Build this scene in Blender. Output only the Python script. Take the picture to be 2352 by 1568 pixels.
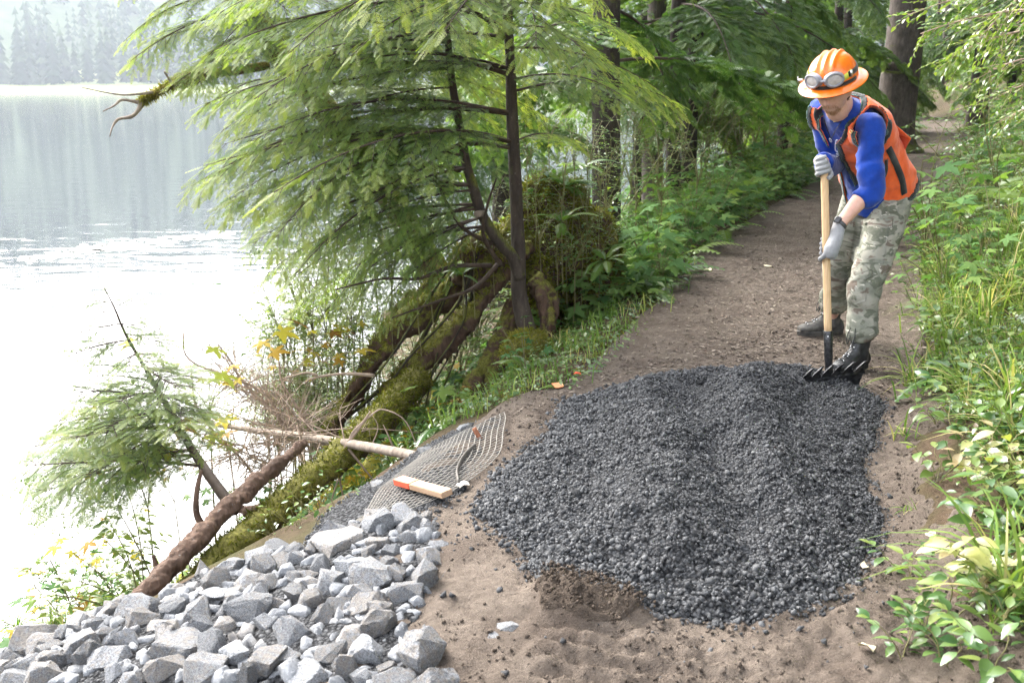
import bpy, bmesh, math, random
import numpy as np
from mathutils import Vector, Matrix
from mathutils.bvhtree import BVHTree

for _o in list(bpy.data.objects):
    bpy.data.objects.remove(_o, do_unlink=True)
SC = bpy.context.scene
COL = SC.collection
R = math.radians

# ------------------------------------------------------------------ camera
CAM_P = np.array([0.0, 0.0, 1.55])
PITCH = R(14.56)
cam_d = bpy.data.cameras.new('camera')
cam = bpy.data.objects.new('camera', cam_d)
COL.objects.link(cam)
cam.location = CAM_P
cam.rotation_euler = (R(90) - PITCH, 0, 0)
cam_d.sensor_width = 36
cam_d.lens = 35
cam_d.clip_start = 0.05
cam_d.clip_end = 5000
cam_d.dof.use_dof = True
cam_d.dof.focus_distance = 5.0
cam_d.dof.aperture_fstop = 4.5
SC.camera = cam

# ------------------------------------------------------------------ sky, sun, exposure
SUN_AZ, SUN_EL = R(-40), R(37)          # left of straight ahead, over the lake
W = bpy.data.worlds.new('World')
SC.world = W
W.use_nodes = True
_nt = W.node_tree
for _n in list(_nt.nodes):
    _nt.nodes.remove(_n)
_sky = _nt.nodes.new('ShaderNodeTexSky')
_sky.sky_type = 'NISHITA'
_sky.sun_disc = False
_sky.sun_elevation = SUN_EL
_sky.sun_rotation = SUN_AZ
_sky.air_density = 1.0
_sky.dust_density = 4.0
_sky.ozone_density = 1.0
_hs = _nt.nodes.new('ShaderNodeHueSaturation')     # bright overcast: the blue is mostly washed out
_hs.inputs['Saturation'].default_value = 0.30
_bg = _nt.nodes.new('ShaderNodeBackground')
_bg.inputs['Strength'].default_value = 0.15
_wo = _nt.nodes.new('ShaderNodeOutputWorld')
_nt.links.new(_sky.outputs[0], _hs.inputs['Color'])
_nt.links.new(_hs.outputs[0], _bg.inputs['Color'])
_nt.links.new(_bg.outputs[0], _wo.inputs['Surface'])

sun_d = bpy.data.lights.new('sun', 'SUN')
sun_d.energy = 1.5
sun_d.angle = R(58)
sun_d.color = (1.0, 0.97, 0.92)
sun = bpy.data.objects.new('sun', sun_d)
COL.objects.link(sun)
_sd = Vector((math.sin(SUN_AZ) * math.cos(SUN_EL), math.cos(SUN_AZ) * math.cos(SUN_EL), math.sin(SUN_EL)))
sun.rotation_euler = _sd.to_track_quat('Z', 'Y').to_euler()
sun.location = (0, 0, 40)

SC.view_settings.view_transform = 'Standard'
SC.view_settings.look = 'None'
SC.view_settings.gamma = 1
SC.view_settings.use_curve_mapping = False
SC.view_settings.exposure = 2.85
SC.render.engine = 'CYCLES'
SC.cycles.use_adaptive_sampling = True
SC.cycles.adaptive_threshold = 0.02
SC.cycles.use_denoising = True
SC.cycles.denoiser = 'OPENIMAGEDENOISE'
SC.cycles.denoising_input_passes = 'RGB_ALBEDO_NORMAL'
SC.cycles.denoising_prefilter = 'NONE'
SC.cycles.denoising_quality = 'HIGH'
SC.cycles.max_bounces = 6
SC.cycles.diffuse_bounces = 4
SC.cycles.glossy_bounces = 3
SC.cycles.transmission_bounces = 4
SC.cycles.volume_bounces = 1
SC.cycles.sample_clamp_indirect = 6
SC.cycles.caustics_reflective = False
SC.cycles.caustics_refractive = False
# ================================================================== helpers
rng = np.random.default_rng(7)
PXF = 2352 * 35 / 36.0

def ray(px, py):
    """direction of the sight line that the survey pixel (2352 wide survey of the place) stands for"""
    cx, cy = (px - 1176) / PXF, -(py - 784) / PXF
    cp, sp = math.cos(PITCH), math.sin(PITCH)
    return np.array([cx, cp + sp * cy, -sp + cp * cy])

def at(px, py, Y):
    d = ray(px, py)
    return CAM_P + d * (Y / d[1])

def on_z(px, py, z=0.0):
    d = ray(px, py)
    return CAM_P + d * ((z - CAM_P[2]) / d[2])

def _hash(i, j, k, s):
    h = (i * 374761393 + j * 668265263 + k * 1274126177 + s * 974634777) & 0xffffffff
    h = ((h ^ (h >> 13)) * 1274126177) & 0xffffffff
    h = h ^ (h >> 16)
    return (h & 0xffff) / 65535.0

def vnoise(P, s=0):
    P = np.asarray(P, dtype=np.float64)
    I = np.floor(P).astype(np.int64)
    F = P - I
    F = F * F * (3 - 2 * F)
    out = 0
    for a in (0, 1):
        for b in (0, 1):
            for c in (0, 1):
                w = (F[..., 0] if a else 1 - F[..., 0]) * (F[..., 1] if b else 1 - F[..., 1]) * (F[..., 2] if c else 1 - F[..., 2])
                out = out + w * _hash(I[..., 0] + a, I[..., 1] + b, I[..., 2] + c, s)
    return out * 2 - 1

def fbm(P, o=4, s=0, g=0.5):
    P = np.asarray(P, dtype=np.float64)
    out, a, t = 0, 1.0, 0
    for k in range(o):
        out = out + a * vnoise(P * (2.0 ** k) + k * 17.3, s + k)
        t += a
        a *= g
    return out / t

def fbm2(x, y, sc, o=4, s=0, g=0.5):
    return fbm(np.stack([x * sc, y * sc, np.zeros_like(x) + s * 3.7], -1), o, s, g)

def norm(v):
    v = np.asarray(v, dtype=float)
    return v / np.maximum(np.linalg.norm(v, axis=-1, keepdims=True), 1e-9)

def frames(D, Nn):
    """(n,3,3) matrices: x along D, z near Nn"""
    X = norm(D)
    Y = norm(np.cross(Nn, X))
    Z = np.cross(X, Y)
    return np.stack([X, Y, Z], -1)

class MB:
    def __init__(s):
        s.V, s.T, s.Q, s.tm, s.qm, s.tn, s.n = [], [], [], [], [], [], 0
    def add(s, V, T=None, Q=None, m=0, t=0.5):
        V = np.asarray(V, dtype=float).reshape(-1, 3)
        s.V.append(V)
        s.tn.append(np.zeros(len(V)) + t)
        if T is not None and len(T):
            T = np.asarray(T, dtype=np.int64) + s.n
            s.T.append(T); s.tm.append(np.zeros(len(T), dtype=np.int32) + m)
        if Q is not None and len(Q):
            Q = np.asarray(Q, dtype=np.int64) + s.n
            s.Q.append(Q); s.qm.append(np.zeros(len(Q), dtype=np.int32) + m)
        s.n += len(V)
        return s
    def many(s, tmpl, Rm, P, m=0, t=0.5):
        V, T, Q = tmpl
        k, n = len(P), len(V)
        if k == 0:
            return s
        W_ = np.einsum('kij,nj->kni', Rm, V) + np.asarray(P)[:, None, :]
        off = (np.arange(k) * n)[:, None, None]
        T2 = (np.asarray(T)[None] + off).reshape(-1, 3) if T is not None and len(T) else None
        Q2 = (np.asarray(Q)[None] + off).reshape(-1, 4) if Q is not None and len(Q) else None
        tt = np.repeat(np.zeros(k) + t, n)
        return s.add(W_.reshape(-1, 3), T2, Q2, m, tt)
    def tube(s, pts, rad, n=8, m=0, t=0.5, cap=True, wob=0.0, seed=0, flat=1.0):
        pts = np.asarray(pts, dtype=float)
        rad = np.zeros(len(pts)) + rad
        tan = norm(np.gradient(pts, axis=0))
        ref = np.array([0, 0, 1.0]) if abs(tan[0][2]) < 0.8 else np.array([1.0, 0, 0])
        u = norm(np.cross(tan[0], ref))
        rings = []
        a = np.arange(n) * 2 * math.pi / n
        for i in range(len(pts)):
            u = norm(u - tan[i] * np.dot(u, tan[i]))
            v = np.cross(tan[i], u)
            rr = rad[i] * np.ones(n)
            ring = pts[i] + (np.cos(a) * rr)[:, None] * u + (np.sin(a) * rr * flat)[:, None] * v
            rings.append(ring)
        V = np.array(rings)
        if wob:
            c = pts[:, None, :]
            f = 1 + wob * fbm(V * (0.35 / max(rad.max(), 1e-4)) * [1, 1, 0.5] + seed, 3, seed)[..., None]
            V = c + (V - c) * f
        V = V.reshape(-1, 3)
        k = len(pts)
        i = np.arange(k - 1)[:, None] * n
        j = np.arange(n)[None]
        j2 = (j + 1) % n
        Q = np.stack([i + j, i + j2, i + n + j2, i + n + j], -1).reshape(-1, 4)
        if cap:
            V = np.vstack([V, pts[0], pts[-1]])
            T = [[k * n, (b + 1) % n, b] for b in range(n)] + [[k * n + 1, (k - 1) * n + b, (k - 1) * n + (b + 1) % n] for b in range(n)]
        else:
            T = None
        return s.add(V, T, Q, m, t)
    def box(s, c, h, Rm=None, m=0, t=0.5):
        V = np.array([[x, y, z] for x in (-1, 1) for y in (-1, 1) for z in (-1, 1)], dtype=float) * np.asarray(h)
        if Rm is not None:
            V = V @ np.asarray(Rm).T
        Q = [[0, 1, 3, 2], [4, 6, 7, 5], [0, 4, 5, 1], [2, 3, 7, 6], [0, 2, 6, 4], [1, 5, 7, 3]]
        return s.add(V + np.asarray(c), None, Q, m, t)
    def arrays(s):
        V = np.vstack(s.V)
        T = np.vstack(s.T) if s.T else np.zeros((0, 3), dtype=np.int64)
        Q = np.vstack(s.Q) if s.Q else np.zeros((0, 4), dtype=np.int64)
        return V, T, Q
    def mesh(s, name, mats, smooth=False):
        V, T, Q = s.arrays()
        me = bpy.data.meshes.new(name)
        me.vertices.add(len(V))
        me.vertices.foreach_set('co', V.astype(np.float32).ravel())
        nl = len(T) * 3 + len(Q) * 4
        me.loops.add(nl)
        me.loops.foreach_set('vertex_index', np.concatenate([T.ravel(), Q.ravel()]).astype(np.int32))
        me.polygons.add(len(T) + len(Q))
        st = np.concatenate([np.arange(len(T)) * 3, len(T) * 3 + np.arange(len(Q)) * 4]).astype(np.int32)
        me.polygons.foreach_set('loop_start', st)
        mi = np.concatenate(([*s.tm] if s.tm else []) + ([*s.qm] if s.qm else [])).astype(np.int32)
        me.polygons.foreach_set('material_index', mi)
        if smooth:
            me.polygons.foreach_set('use_smooth', np.ones(len(T) + len(Q), dtype=bool))
        for m in (mats if isinstance(mats, (list, tuple)) else [mats]):
            me.materials.append(m)
        at_ = me.attributes.new('tint', 'FLOAT', 'POINT')
        at_.data.foreach_set('value', np.concatenate(s.tn).astype(np.float32))
        me.update(calc_edges=True)
        me.validate()
        return me
    def build(s, name, mats, parent=None, smooth=False, **kw):
        return obj(name, s.mesh(name, mats, smooth), parent, **kw)

def obj(name, data, parent=None, loc=None, label=None, cat=None, group=None, kind=None):
    o = bpy.data.objects.new(name, data)
    COL.objects.link(o)
    if loc is not None:
        o.location = loc
    if parent is not None:
        o.parent = parent
    return tag(o, label, cat, group, kind)

def tag(o, label=None, cat=None, group=None, kind=None):
    if label: o['label'] = label
    if cat: o['category'] = cat
    if group: o['group'] = group
    if kind: o['kind'] = kind
    return o

def empty(name, loc, label, cat, group=None):
    o = bpy.data.objects.new(name, None)
    COL.objects.link(o)
    o.location = loc
    o.empty_display_size = 0.1
    return tag(o, label, cat, group)

def place(o, Rm, P, scale=1.0):
    M = np.eye(4)
    M[:3, :3] = np.asarray(Rm) * scale
    M[:3, 3] = P
    o.matrix_local = Matrix(M.tolist())
    return o

def rotz(a):
    c, s = math.cos(a), math.sin(a)
    return np.array([[c, -s, 0], [s, c, 0], [0, 0, 1.0]])

def rand_rot(r):
    q = r.normal(size=4)
    q /= np.linalg.norm(q)
    w, x, y, z = q
    return np.array([[1 - 2 * (y * y + z * z), 2 * (x * y - z * w), 2 * (x * z + y * w)],
                     [2 * (x * y + z * w), 1 - 2 * (x * x + z * z), 2 * (y * z - x * w)],
                     [2 * (x * z - y * w), 2 * (y * z + x * w), 1 - 2 * (x * x + y * y)]])

def curve(P, n=24):
    """Catmull-Rom through points (columns may hold radii too)"""
    P = np.asarray(P, dtype=float)
    Q = np.vstack([2 * P[0] - P[1], P, 2 * P[-1] - P[-2]])
    out = []
    segs = len(P) - 1
    for t in np.linspace(0, segs, n):
        i = min(int(t), segs - 1)
        f = t - i
        a, b, c, d = Q[i:i + 4]
        out.append(0.5 * ((2 * b) + (c - a) * f + (2 * a - 5 * b + 4 * c - d) * f * f + (3 * b - a - 3 * c + d) * f ** 3))
    return np.array(out)

def poly_sd(x, y, poly):
    """signed distance to a polygon, positive inside"""
    P = np.asarray(poly, dtype=float)[:, :2]
    d = np.full(np.shape(x), 1e9)
    ins = np.zeros(np.shape(x), dtype=bool)
    for i in range(len(P)):
        a, b = P[i], P[(i + 1) % len(P)]
        e = b - a
        wx, wy = x - a[0], y - a[1]
        t = np.clip((wx * e[0] + wy * e[1]) / max(e @ e, 1e-12), 0, 1)
        d = np.minimum(d, np.hypot(wx - e[0] * t, wy - e[1] * t))
        c = ((a[1] > y) != (b[1] > y))
        xx = a[0] + (y - a[1]) * (e[0] / (e[1] if abs(e[1]) > 1e-12 else 1e-12))
        ins ^= c & (x < xx)
    return np.where(ins, d, -d)

# ------------------------------------------------------------------ material helpers
class G:
    def __init__(s, name):
        s.m = bpy.data.materials.new(name)
        s.m.use_nodes = True
        s.nt = s.m.node_tree
        for n in list(s.nt.nodes):
            s.nt.nodes.remove(n)
        s.out = s.nt.nodes.new('ShaderNodeOutputMaterial')
    def n(s, t, _o=0, **kw):
        nd = s.nt.nodes.new('ShaderNode' + t)
        for k, v in kw.items():
            k2 = k.replace('_', ' ')
            if k2 in nd.inputs or k in nd.inputs:
                i = nd.inputs[k2 if k2 in nd.inputs else k]
                if isinstance(v, bpy.types.NodeSocket):
                    s.nt.links.new(v, i)
                elif isinstance(v, (tuple, list)) and i.type == 'RGBA' and len(v) == 3:
                    i.default_value = (*v, 1)
                else:
                    i.default_value = v
            else:
                setattr(nd, k, v)
        return nd
    def pos(s):
        return s.n('TexCoord').outputs['Object']
    def noise(s, scale, detail=4, rough=0.55, vec=None, dist=0.0):
        return s.n('TexNoise', Vector=vec if vec is not None else s.pos(), Scale=scale, Detail=detail, Roughness=rough, Distortion=dist).outputs[0]
    def vor(s, scale, vec=None, out=0, feature='F1'):
        return s.n('TexVoronoi', Vector=vec if vec is not None else s.pos(), Scale=scale, feature=feature).outputs[out]
    def ramp(s, fac, *stops, interp='LINEAR'):
        nd = s.n('ValToRGB', Fac=fac)
        cr = nd.color_ramp
        cr.interpolation = interp
        while len(cr.elements) < len(stops):
            cr.elements.new(0.5)
        for e, (p, c) in zip(cr.elements, stops):
            e.position = p
            e.color = (*c, 1) if len(c) == 3 else c
        return nd.outputs[0]
    def mix(s, fac, a, b, mode='MIX'):
        nd = s.nt.nodes.new('ShaderNodeMix')
        nd.data_type = 'RGBA'
        nd.blend_type = mode
        for i, v in ((0, fac), (6, a), (7, b)):
            if isinstance(v, bpy.types.NodeSocket):
                s.nt.links.new(v, nd.inputs[i])
            elif i == 0:
                nd.inputs[i].default_value = v
            else:
                nd.inputs[i].default_value = (*v, 1) if len(v) == 3 else v
        return nd.outputs[2]
    def math(s, op, a, b=0.0, clamp=False):
        nd = s.nt.nodes.new('ShaderNodeMath')
        nd.operation = op
        nd.use_clamp = clamp
        for i, v in ((0, a), (1, b)):
            if isinstance(v, bpy.types.NodeSocket):
                s.nt.links.new(v, nd.inputs[i])
            else:
                nd.inputs[i].default_value = v
        return nd.outputs[0]
    def mapr(s, v, a, b, c=0.0, d=1.0):
        return s.n('MapRange', Value=v, From_Min=a, From_Max=b, To_Min=c, To_Max=d).outputs[0]
    def bump(s, h, strength=0.5, dist=0.01):
        return s.n('Bump', Height=h, Strength=strength, Distance=dist).outputs[0]
    def pri(s, col, rough=0.8, bump=None, spec=0.3, metal=0.0, **kw):
        p = s.n('BsdfPrincipled', Base_Color=col, Roughness=rough, Metallic=metal)
        p.inputs['Specular IOR Level'].default_value = spec
        if bump is not None:
            s.nt.links.new(bump, p.inputs['Normal'])
        for k, v in kw.items():
            p.inputs[k.replace('_', ' ')].default_value = v
        return p.outputs[0]
    def fin(s, shader):
        s.nt.links.new(shader, s.out.inputs['Surface'])
        return s.m

def leaf_mat(name, stops, trans=0.4, gloss=0.12, rough=0.4, vein=0.0, spots=0.0, tr_col=(1.15, 1.25, 0.5)):
    """leaf: diffuse and translucent, colour picked per leaf by its own tint"""
    g = G(name)
    t = g.n('Attribute', attribute_name='tint').outputs['Fac']
    oi = g.n('ObjectInfo').outputs['Random']
    t2 = g.math('ADD', g.math('ADD', t, 0.10), g.math('MULTIPLY', g.math('SUBTRACT', oi, 0.5), 0.22))
    c = g.ramp(t2, *stops)
    nz = g.noise(9.0, 2)
    c = g.mix(g.mapr(nz, 0.3, 0.7, 0.0, 0.15), c, (0.4, 0.45, 0.2), 'MULTIPLY') if vein == 0 else c
    if spots:
        sp = g.noise(60.0, 3)
        c = g.mix(g.mapr(sp, 0.62, 0.68), c, (0.07, 0.035, 0.02))
    d = g.n('BsdfDiffuse', Color=c).outputs[0]
    tc = g.mix(1.0, c, tr_col, 'MULTIPLY')
    tr = g.n('BsdfTranslucent', Color=tc).outputs[0]
    mx = g.n('MixShader', Fac=trans)
    g.nt.links.new(d, mx.inputs[1]); g.nt.links.new(tr, mx.inputs[2])
    gl = g.n('BsdfGlossy', Color=(1, 1, 1), Roughness=rough).outputs[0]
    fr = g.n('LayerWeight', Blend=0.35).outputs['Fresnel']
    mx2 = g.n('MixShader', Fac=g.math('MULTIPLY', fr, gloss * 3, True))
    g.nt.links.new(mx.outputs[0], mx2.inputs[1]); g.nt.links.new(gl, mx2.inputs[2])
    return g.fin(mx2.outputs[0])

M = {}
def make_mats():
    # needles and leaves
    M['needle'] = leaf_mat('hemlock_needles', [(0.0, (0.06, 0.115, 0.038)), (0.4, (0.12, 0.20, 0.056)), (0.75, (0.215, 0.29, 0.078)), (1.0, (0.30, 0.34, 0.09))], 0.58, 0.01, tr_col=(1.35, 1.4, 0.6))
    M['needle_far'] = leaf_mat('conifer_needles', [(0.0, (0.04, 0.085, 0.03)), (0.5, (0.075, 0.14, 0.045)), (1.0, (0.16, 0.23, 0.06))], 0.38, 0.012)
    M['needle_hill'] = leaf_mat('far_needles', [(0.0, (0.012, 0.026, 0.014)), (0.6, (0.028, 0.05, 0.026)), (1.0, (0.06, 0.085, 0.04))], 0.1, 0.0)
    M['broad'] = leaf_mat('broad_leaf', [(0.0, (0.045, 0.105, 0.038)), (0.5, (0.085, 0.16, 0.048)), (0.85, (0.14, 0.21, 0.052)), (1.0, (0.21, 0.265, 0.068))], 0.38, 0.02, 0.3)
    M['palm'] = leaf_mat('lobed_leaf', [(0.0, (0.05, 0.115, 0.042)), (0.5, (0.095, 0.18, 0.058)), (1.0, (0.18, 0.26, 0.07))], 0.38, 0.02, 0.35)
    M['yellow'] = leaf_mat('autumn_leaf', [(0.0, (0.20, 0.085, 0.03)), (0.25, (0.38, 0.24, 0.04)), (0.6, (0.48, 0.40, 0.05)), (1.0, (0.36, 0.42, 0.08))], 0.5, 0.02, tr_col=(1.1, 1.0, 0.5))
    M['spotted'] = leaf_mat('spotted_leaf', [(0.0, (0.22, 0.22, 0.09)), (0.5, (0.34, 0.36, 0.12)), (1.0, (0.30, 0.22, 0.12))], 0.4, 0.02, spots=1)
    M['fern'] = leaf_mat('fern_leaf', [(0.0, (0.045, 0.11, 0.03)), (0.5, (0.085, 0.17, 0.04)), (1.0, (0.20, 0.28, 0.06))], 0.42, 0.03)
    M['grass'] = leaf_mat('grass_blade', [(0.0, (0.05, 0.11, 0.025)), (0.5, (0.12, 0.20, 0.045)), (0.85, (0.22, 0.28, 0.08)), (1.0, (0.42, 0.36, 0.18))], 0.4, 0.02, 0.35)
    M['moss'] = leaf_mat('moss_tuft', [(0.0, (0.05, 0.055, 0.012)), (0.5, (0.12, 0.125, 0.022)), (1.0, (0.22, 0.20, 0.045))], 0.3, 0.0)
    M['brownleaf'] = leaf_mat('dead_leaf', [(0.0, (0.12, 0.06, 0.03)), (0.5, (0.26, 0.15, 0.08)), (1.0, (0.42, 0.32, 0.19))], 0.2, 0.05, tr_col=(1, 0.8, 0.6))
    # bark
    def bark(name, a, b, moss=0.0, sc=1.0, mossc=(0.10, 0.11, 0.02), stretch=0.25):
        g = G(name)
        mp = g.n('Mapping', Vector=g.pos(), Scale=(sc, sc, sc * stretch)).outputs[0]
        n1 = g.noise(28, 6, 0.65, mp, 0.6)
        n2 = g.noise(6, 3, 0.5)
        v = g.vor(38, mp, 0)
        c = g.ramp(n1, (0.3, a), (0.7, b))
        c = g.mix(g.mapr(n2, 0.35, 0.75, 0, 0.55), c, tuple(x * 0.45 for x in a))
        li = g.noise(55, 4, 0.6)
        c = g.mix(g.mapr(li, 0.66, 0.74, 0, 0.7), c, (0.30, 0.30, 0.27))
        if moss:
            nz = g.n('NewGeometry').outputs['Normal']
            up = g.n('SeparateXYZ', Vector=nz).outputs[2]
            mm = g.math('ADD', g.math('MULTIPLY', up, 0.35), g.noise(5, 5, 0.65))
            mf = g.noise(90, 4, 0.7)
            mc = g.ramp(mf, (0.3, tuple(x * 0.35 for x in mossc)), (0.55, mossc), (0.8, tuple(min(1, x * 2.0) for x in mossc)))
            c = g.mix(g.mapr(mm, 0.72 - moss * 0.4, 0.86 - moss * 0.4), c, mc)
        h = g.math('ADD', g.math('MULTIPLY', n1, 0.7), g.math('MULTIPLY', v, 0.5))
        return g.fin(g.pri(c, 0.85, g.bump(h, 0.9, 0.012), 0.2))
    M['bark_hem'] = bark('hemlock_bark', (0.035, 0.026, 0.021), (0.085, 0.066, 0.052), 0.28)
    M['bark_red'] = bark('rotten_bark', (0.04, 0.024, 0.017), (0.13, 0.08, 0.054), 0.42, mossc=(0.13, 0.125, 0.025))
    M['bark_moss'] = bark('mossy_bark', (0.06, 0.04, 0.028), (0.13, 0.09, 0.06), 0.85, mossc=(0.135, 0.125, 0.028))
    M['bark_spruce'] = bark('spruce_bark', (0.06, 0.047, 0.04), (0.16, 0.132, 0.113), 0.2, 0.8)
    M['bark_dark'] = bark('dark_bark', (0.025, 0.02, 0.016), (0.07, 0.055, 0.044), 0.35)
    M['bark_pale'] = bark('pale_dead_wood', (0.20, 0.155, 0.12), (0.40, 0.33, 0.27), 0.0, 1.0)
    M['bark_gold'] = bark('golden_moss_bark', (0.10, 0.07, 0.04), (0.2, 0.14, 0.08), 0.8, mossc=(0.36, 0.28, 0.08))
    M['bark_log'] = bark('bare_log', (0.06, 0.038, 0.027), (0.19, 0.12, 0.085), 0, 1.2)
    def flat(name, c, rough=0.7, spec=0.3, var=0.0, sc=30, bmp=0.0, bd=0.003, **kw):
        g = G(name)
        if var:
            n1 = g.noise(sc, 5, 0.6)
            col = g.ramp(n1, (0.3, tuple(x * (1 - var) for x in c)), (0.7, tuple(min(1, x * (1 + var)) for x in c)))
        else:
            col = (*c, 1)
        b = g.bump(g.noise(sc * 3, 4), bmp, bd) if bmp else None
        return g.fin(g.pri(col, rough, b, spec, **kw))
    M['flat'] = flat
    M['twig'] = flat('twig_wood', (0.30, 0.225, 0.17), 0.8, 0.2, 0.4, 20)
    M['twig_dark'] = flat('branch_wood', (0.055, 0.038, 0.028), 0.8, 0.2, 0.4, 20)
    M['stem'] = flat('plant_stem', (0.14, 0.13, 0.05), 0.6, 0.3, 0.3, 20)
    # soil and path
    def soil(name, a, b, dark, fleck, fl=0.5):
        g = G(name)
        n1 = g.noise(3.0, 6, 0.6)
        n2 = g.noise(38, 6, 0.65)
        n3 = g.noise(170, 4, 0.7)
        c = g.ramp(n2, (0.28, a), (0.72, b))
        c = g.mix(g.mapr(n1, 0.42, 0.66, 0, 0.75), c, dark)
        c = g.mix(g.mapr(n3, 0.60, 0.70, 0, fl), c, fleck)
        vv = g.vor(95, None, 0)
        c = g.mix(g.mapr(vv, 0.0, 0.16, 0.55, 0.0), c, fleck)
        h = g.math('ADD', g.math('MULTIPLY', n2, 0.6), g.math('MULTIPLY', n3, 0.35))
        return g.fin(g.pri(c, 0.95, g.bump(h, 1.0, 0.024), 0.1))
    M['path'] = soil('trodden_soil', (0.088, 0.070, 0.056), (0.168, 0.136, 0.110), (0.076, 0.058, 0.046), (0.27, 0.225, 0.19), 0.45)
    M['floor'] = soil('forest_soil', (0.045, 0.030, 0.020), (0.11, 0.078, 0.05), (0.05, 0.055, 0.018), (0.18, 0.13, 0.08), 0.4)
    M['crumb'] = soil('soil_crumb', (0.085, 0.067, 0.053), (0.16, 0.128, 0.103), (0.075, 0.058, 0.046), (0.24, 0.2, 0.165), 0.4)
    M['darksoil'] = soil('moist_soil', (0.07, 0.054, 0.042), (0.135, 0.107, 0.084), (0.06, 0.046, 0.036), (0.2, 0.165, 0.13), 0.4)
    M['meadow'] = flat('marsh_grass', (0.22, 0.25, 0.11), 0.9, 0.1, 0.3, 0.2)
    M['hill'] = flat('hill_floor', (0.05, 0.075, 0.035), 0.95, 0.1, 0.3, 0.1)
    # stone
    def stone(name, a, b, spots, sc=1.0, warm=(0.30, 0.255, 0.21)):
        g = G(name)
        oi = g.n('ObjectInfo').outputs['Random']
        off = g.n('CombineXYZ', X=g.math('MULTIPLY', oi, 31.0), Y=g.math('MULTIPLY', oi, 17.0), Z=oi).outputs[0]
        v = g.n('VectorMath', operation='ADD')
        g.nt.links.new(g.pos(), v.inputs[0]); g.nt.links.new(off, v.inputs[1])
        v = v.outputs[0]
        n1 = g.noise(14 * sc, 6, 0.65, v)
        n2 = g.noise(95 * sc, 4, 0.7, v)
        n3 = g.noise(5 * sc, 3, 0.5, v)
        c = g.ramp(n1, (0.3, a), (0.7, b))
        o2 = g.math('FRACT', g.math('MULTIPLY', oi, 7.31))
        c = g.mix(g.mapr(g.math('ADD', n3, g.math('MULTIPLY', o2, 0.25)), 0.56, 0.78, 0, 0.85), c, warm)
        t = g.n('Attribute', attribute_name='tint').outputs['Fac']
        br = g.math('ADD', 0.62, g.math('MULTIPLY', oi, 0.72))
        cb = g.n('CombineXYZ', X=br, Y=br, Z=br).outputs[0]
        c = g.mix(1.0, c, cb, 'MULTIPLY')
        c = g.mix(g.mapr(n1, 0.52, 0.40, 0, 0.5), c, tuple(x * 0.5 for x in a))
        c = g.mix(g.mapr(n2, 0.58, 0.66, 0, 0.8), c, spots)
        c = g.mix(g.mapr(n2, 0.40, 0.33, 0, 0.6), c, tuple(x * 0.4 for x in a))
        h = g.math('ADD', n1, g.math('MULTIPLY', n2, 0.5))
        return g.fin(g.pri(c, 0.85, g.bump(h, 0.9, 0.010 / sc), 0.25))
    M['rock'] = stone('riprap_stone', (0.125, 0.130, 0.140), (0.31, 0.316, 0.328), (0.48, 0.48, 0.475), 1.0, (0.25, 0.22, 0.19))
    def gravel(name, lo, hi):
        g = G(name)
        t = g.n('Attribute', attribute_name='tint').outputs['Fac']
        oi = g.n('ObjectInfo').outputs['Random']
        c = g.ramp(g.math('ADD', t, g.math('MULTIPLY', g.math('SUBTRACT', oi, 0.5), 0.6)), (0.0, lo), (1.0, hi))
        n = g.noise(140, 4, 0.7)
        c = g.mix(g.mapr(n, 0.3, 0.7, 0.0, 0.55), c, tuple(x * 0.45 for x in lo))
        c = g.mix(g.mapr(n, 0.64, 0.7, 0, 0.6), c, (0.30, 0.32, 0.34))
        return g.fin(g.pri(c, 0.92, g.bump(n, 0.7, 0.004), 0.12))
    M['gravel'] = gravel('crushed_gravel', (0.040, 0.0405, 0.042), (0.138, 0.139, 0.142))
    g = G('gravel_bed'); v1 = g.vor(75); v2 = g.vor(75, None, 1); n = g.noise(220, 4, .7)
    cc = g.ramp(g.n('SeparateColor', Color=v2).outputs[0], (0.0, (0.030, 0.0305, 0.032)), (1.0, (0.125, 0.126, 0.13)))
    cc = g.mix(g.mapr(v1, .35, .75, 0, .9), cc, (0.008, 0.008, 0.009))
    M['gravel_bed'] = g.fin(g.pri(cc, .95, g.bump(g.math('ADD', g.math('MULTIPLY', v1, -1.0), g.math('MULTIPLY', n, .4)), 1.0, .02), .1))
    M['chip'] = gravel('litter_chip', (0.09, 0.07, 0.055), (0.33, 0.275, 0.225))
make_mats()
# ================================================================== terrain
_yd = np.linspace(-6, 95, 2021)
def _sm(v, k=41):
    p = np.pad(v, k // 2, mode='edge')
    return np.convolve(p, np.ones(k) / k, 'valid')
_YS = [-6, 0, 2, 2.6, 4.2, 5.06, 5.76, 9.8, 15.2, 20, 27, 36, 45, 60, 95]
_cd = _sm(np.interp(_yd, _YS, [.2, .25, .36, .45, .79, 1.2, 1.52, 3.0, 5.5, 8.0, 11.6, 15.4, 18.3, 22, 30]), 31)
_wd = _sm(np.interp(_yd, _YS, [.8, .75, .68, .68, .83, .87, .87, 1.0, 1.05, 1.0, .95, .95, .95, .95, .95]), 21)
def path_c(y): return np.interp(y, _yd, _cd) + np.maximum(np.asarray(y) - 95, 0) * 0.42
def path_w(y): return np.interp(y, _yd, _wd)
WATER = -2.2
_LX = [-50, 0, .25, .7, 1.15, 2.2, 3.1, 4, 8, 30]
_LZ = [0, 0, -.05, -.24, -.62, -1.55, -2.15, -2.7, -3.6, -4.2]
_RX = [-50, 0, .15, .5, 1, 2, 4, 8, 20, 60, 300, 1500]
_RZ = [0, 0, .04, .2, .5, 1.05, 2.1, 3.6, 8, 22, 90, 200]
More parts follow.
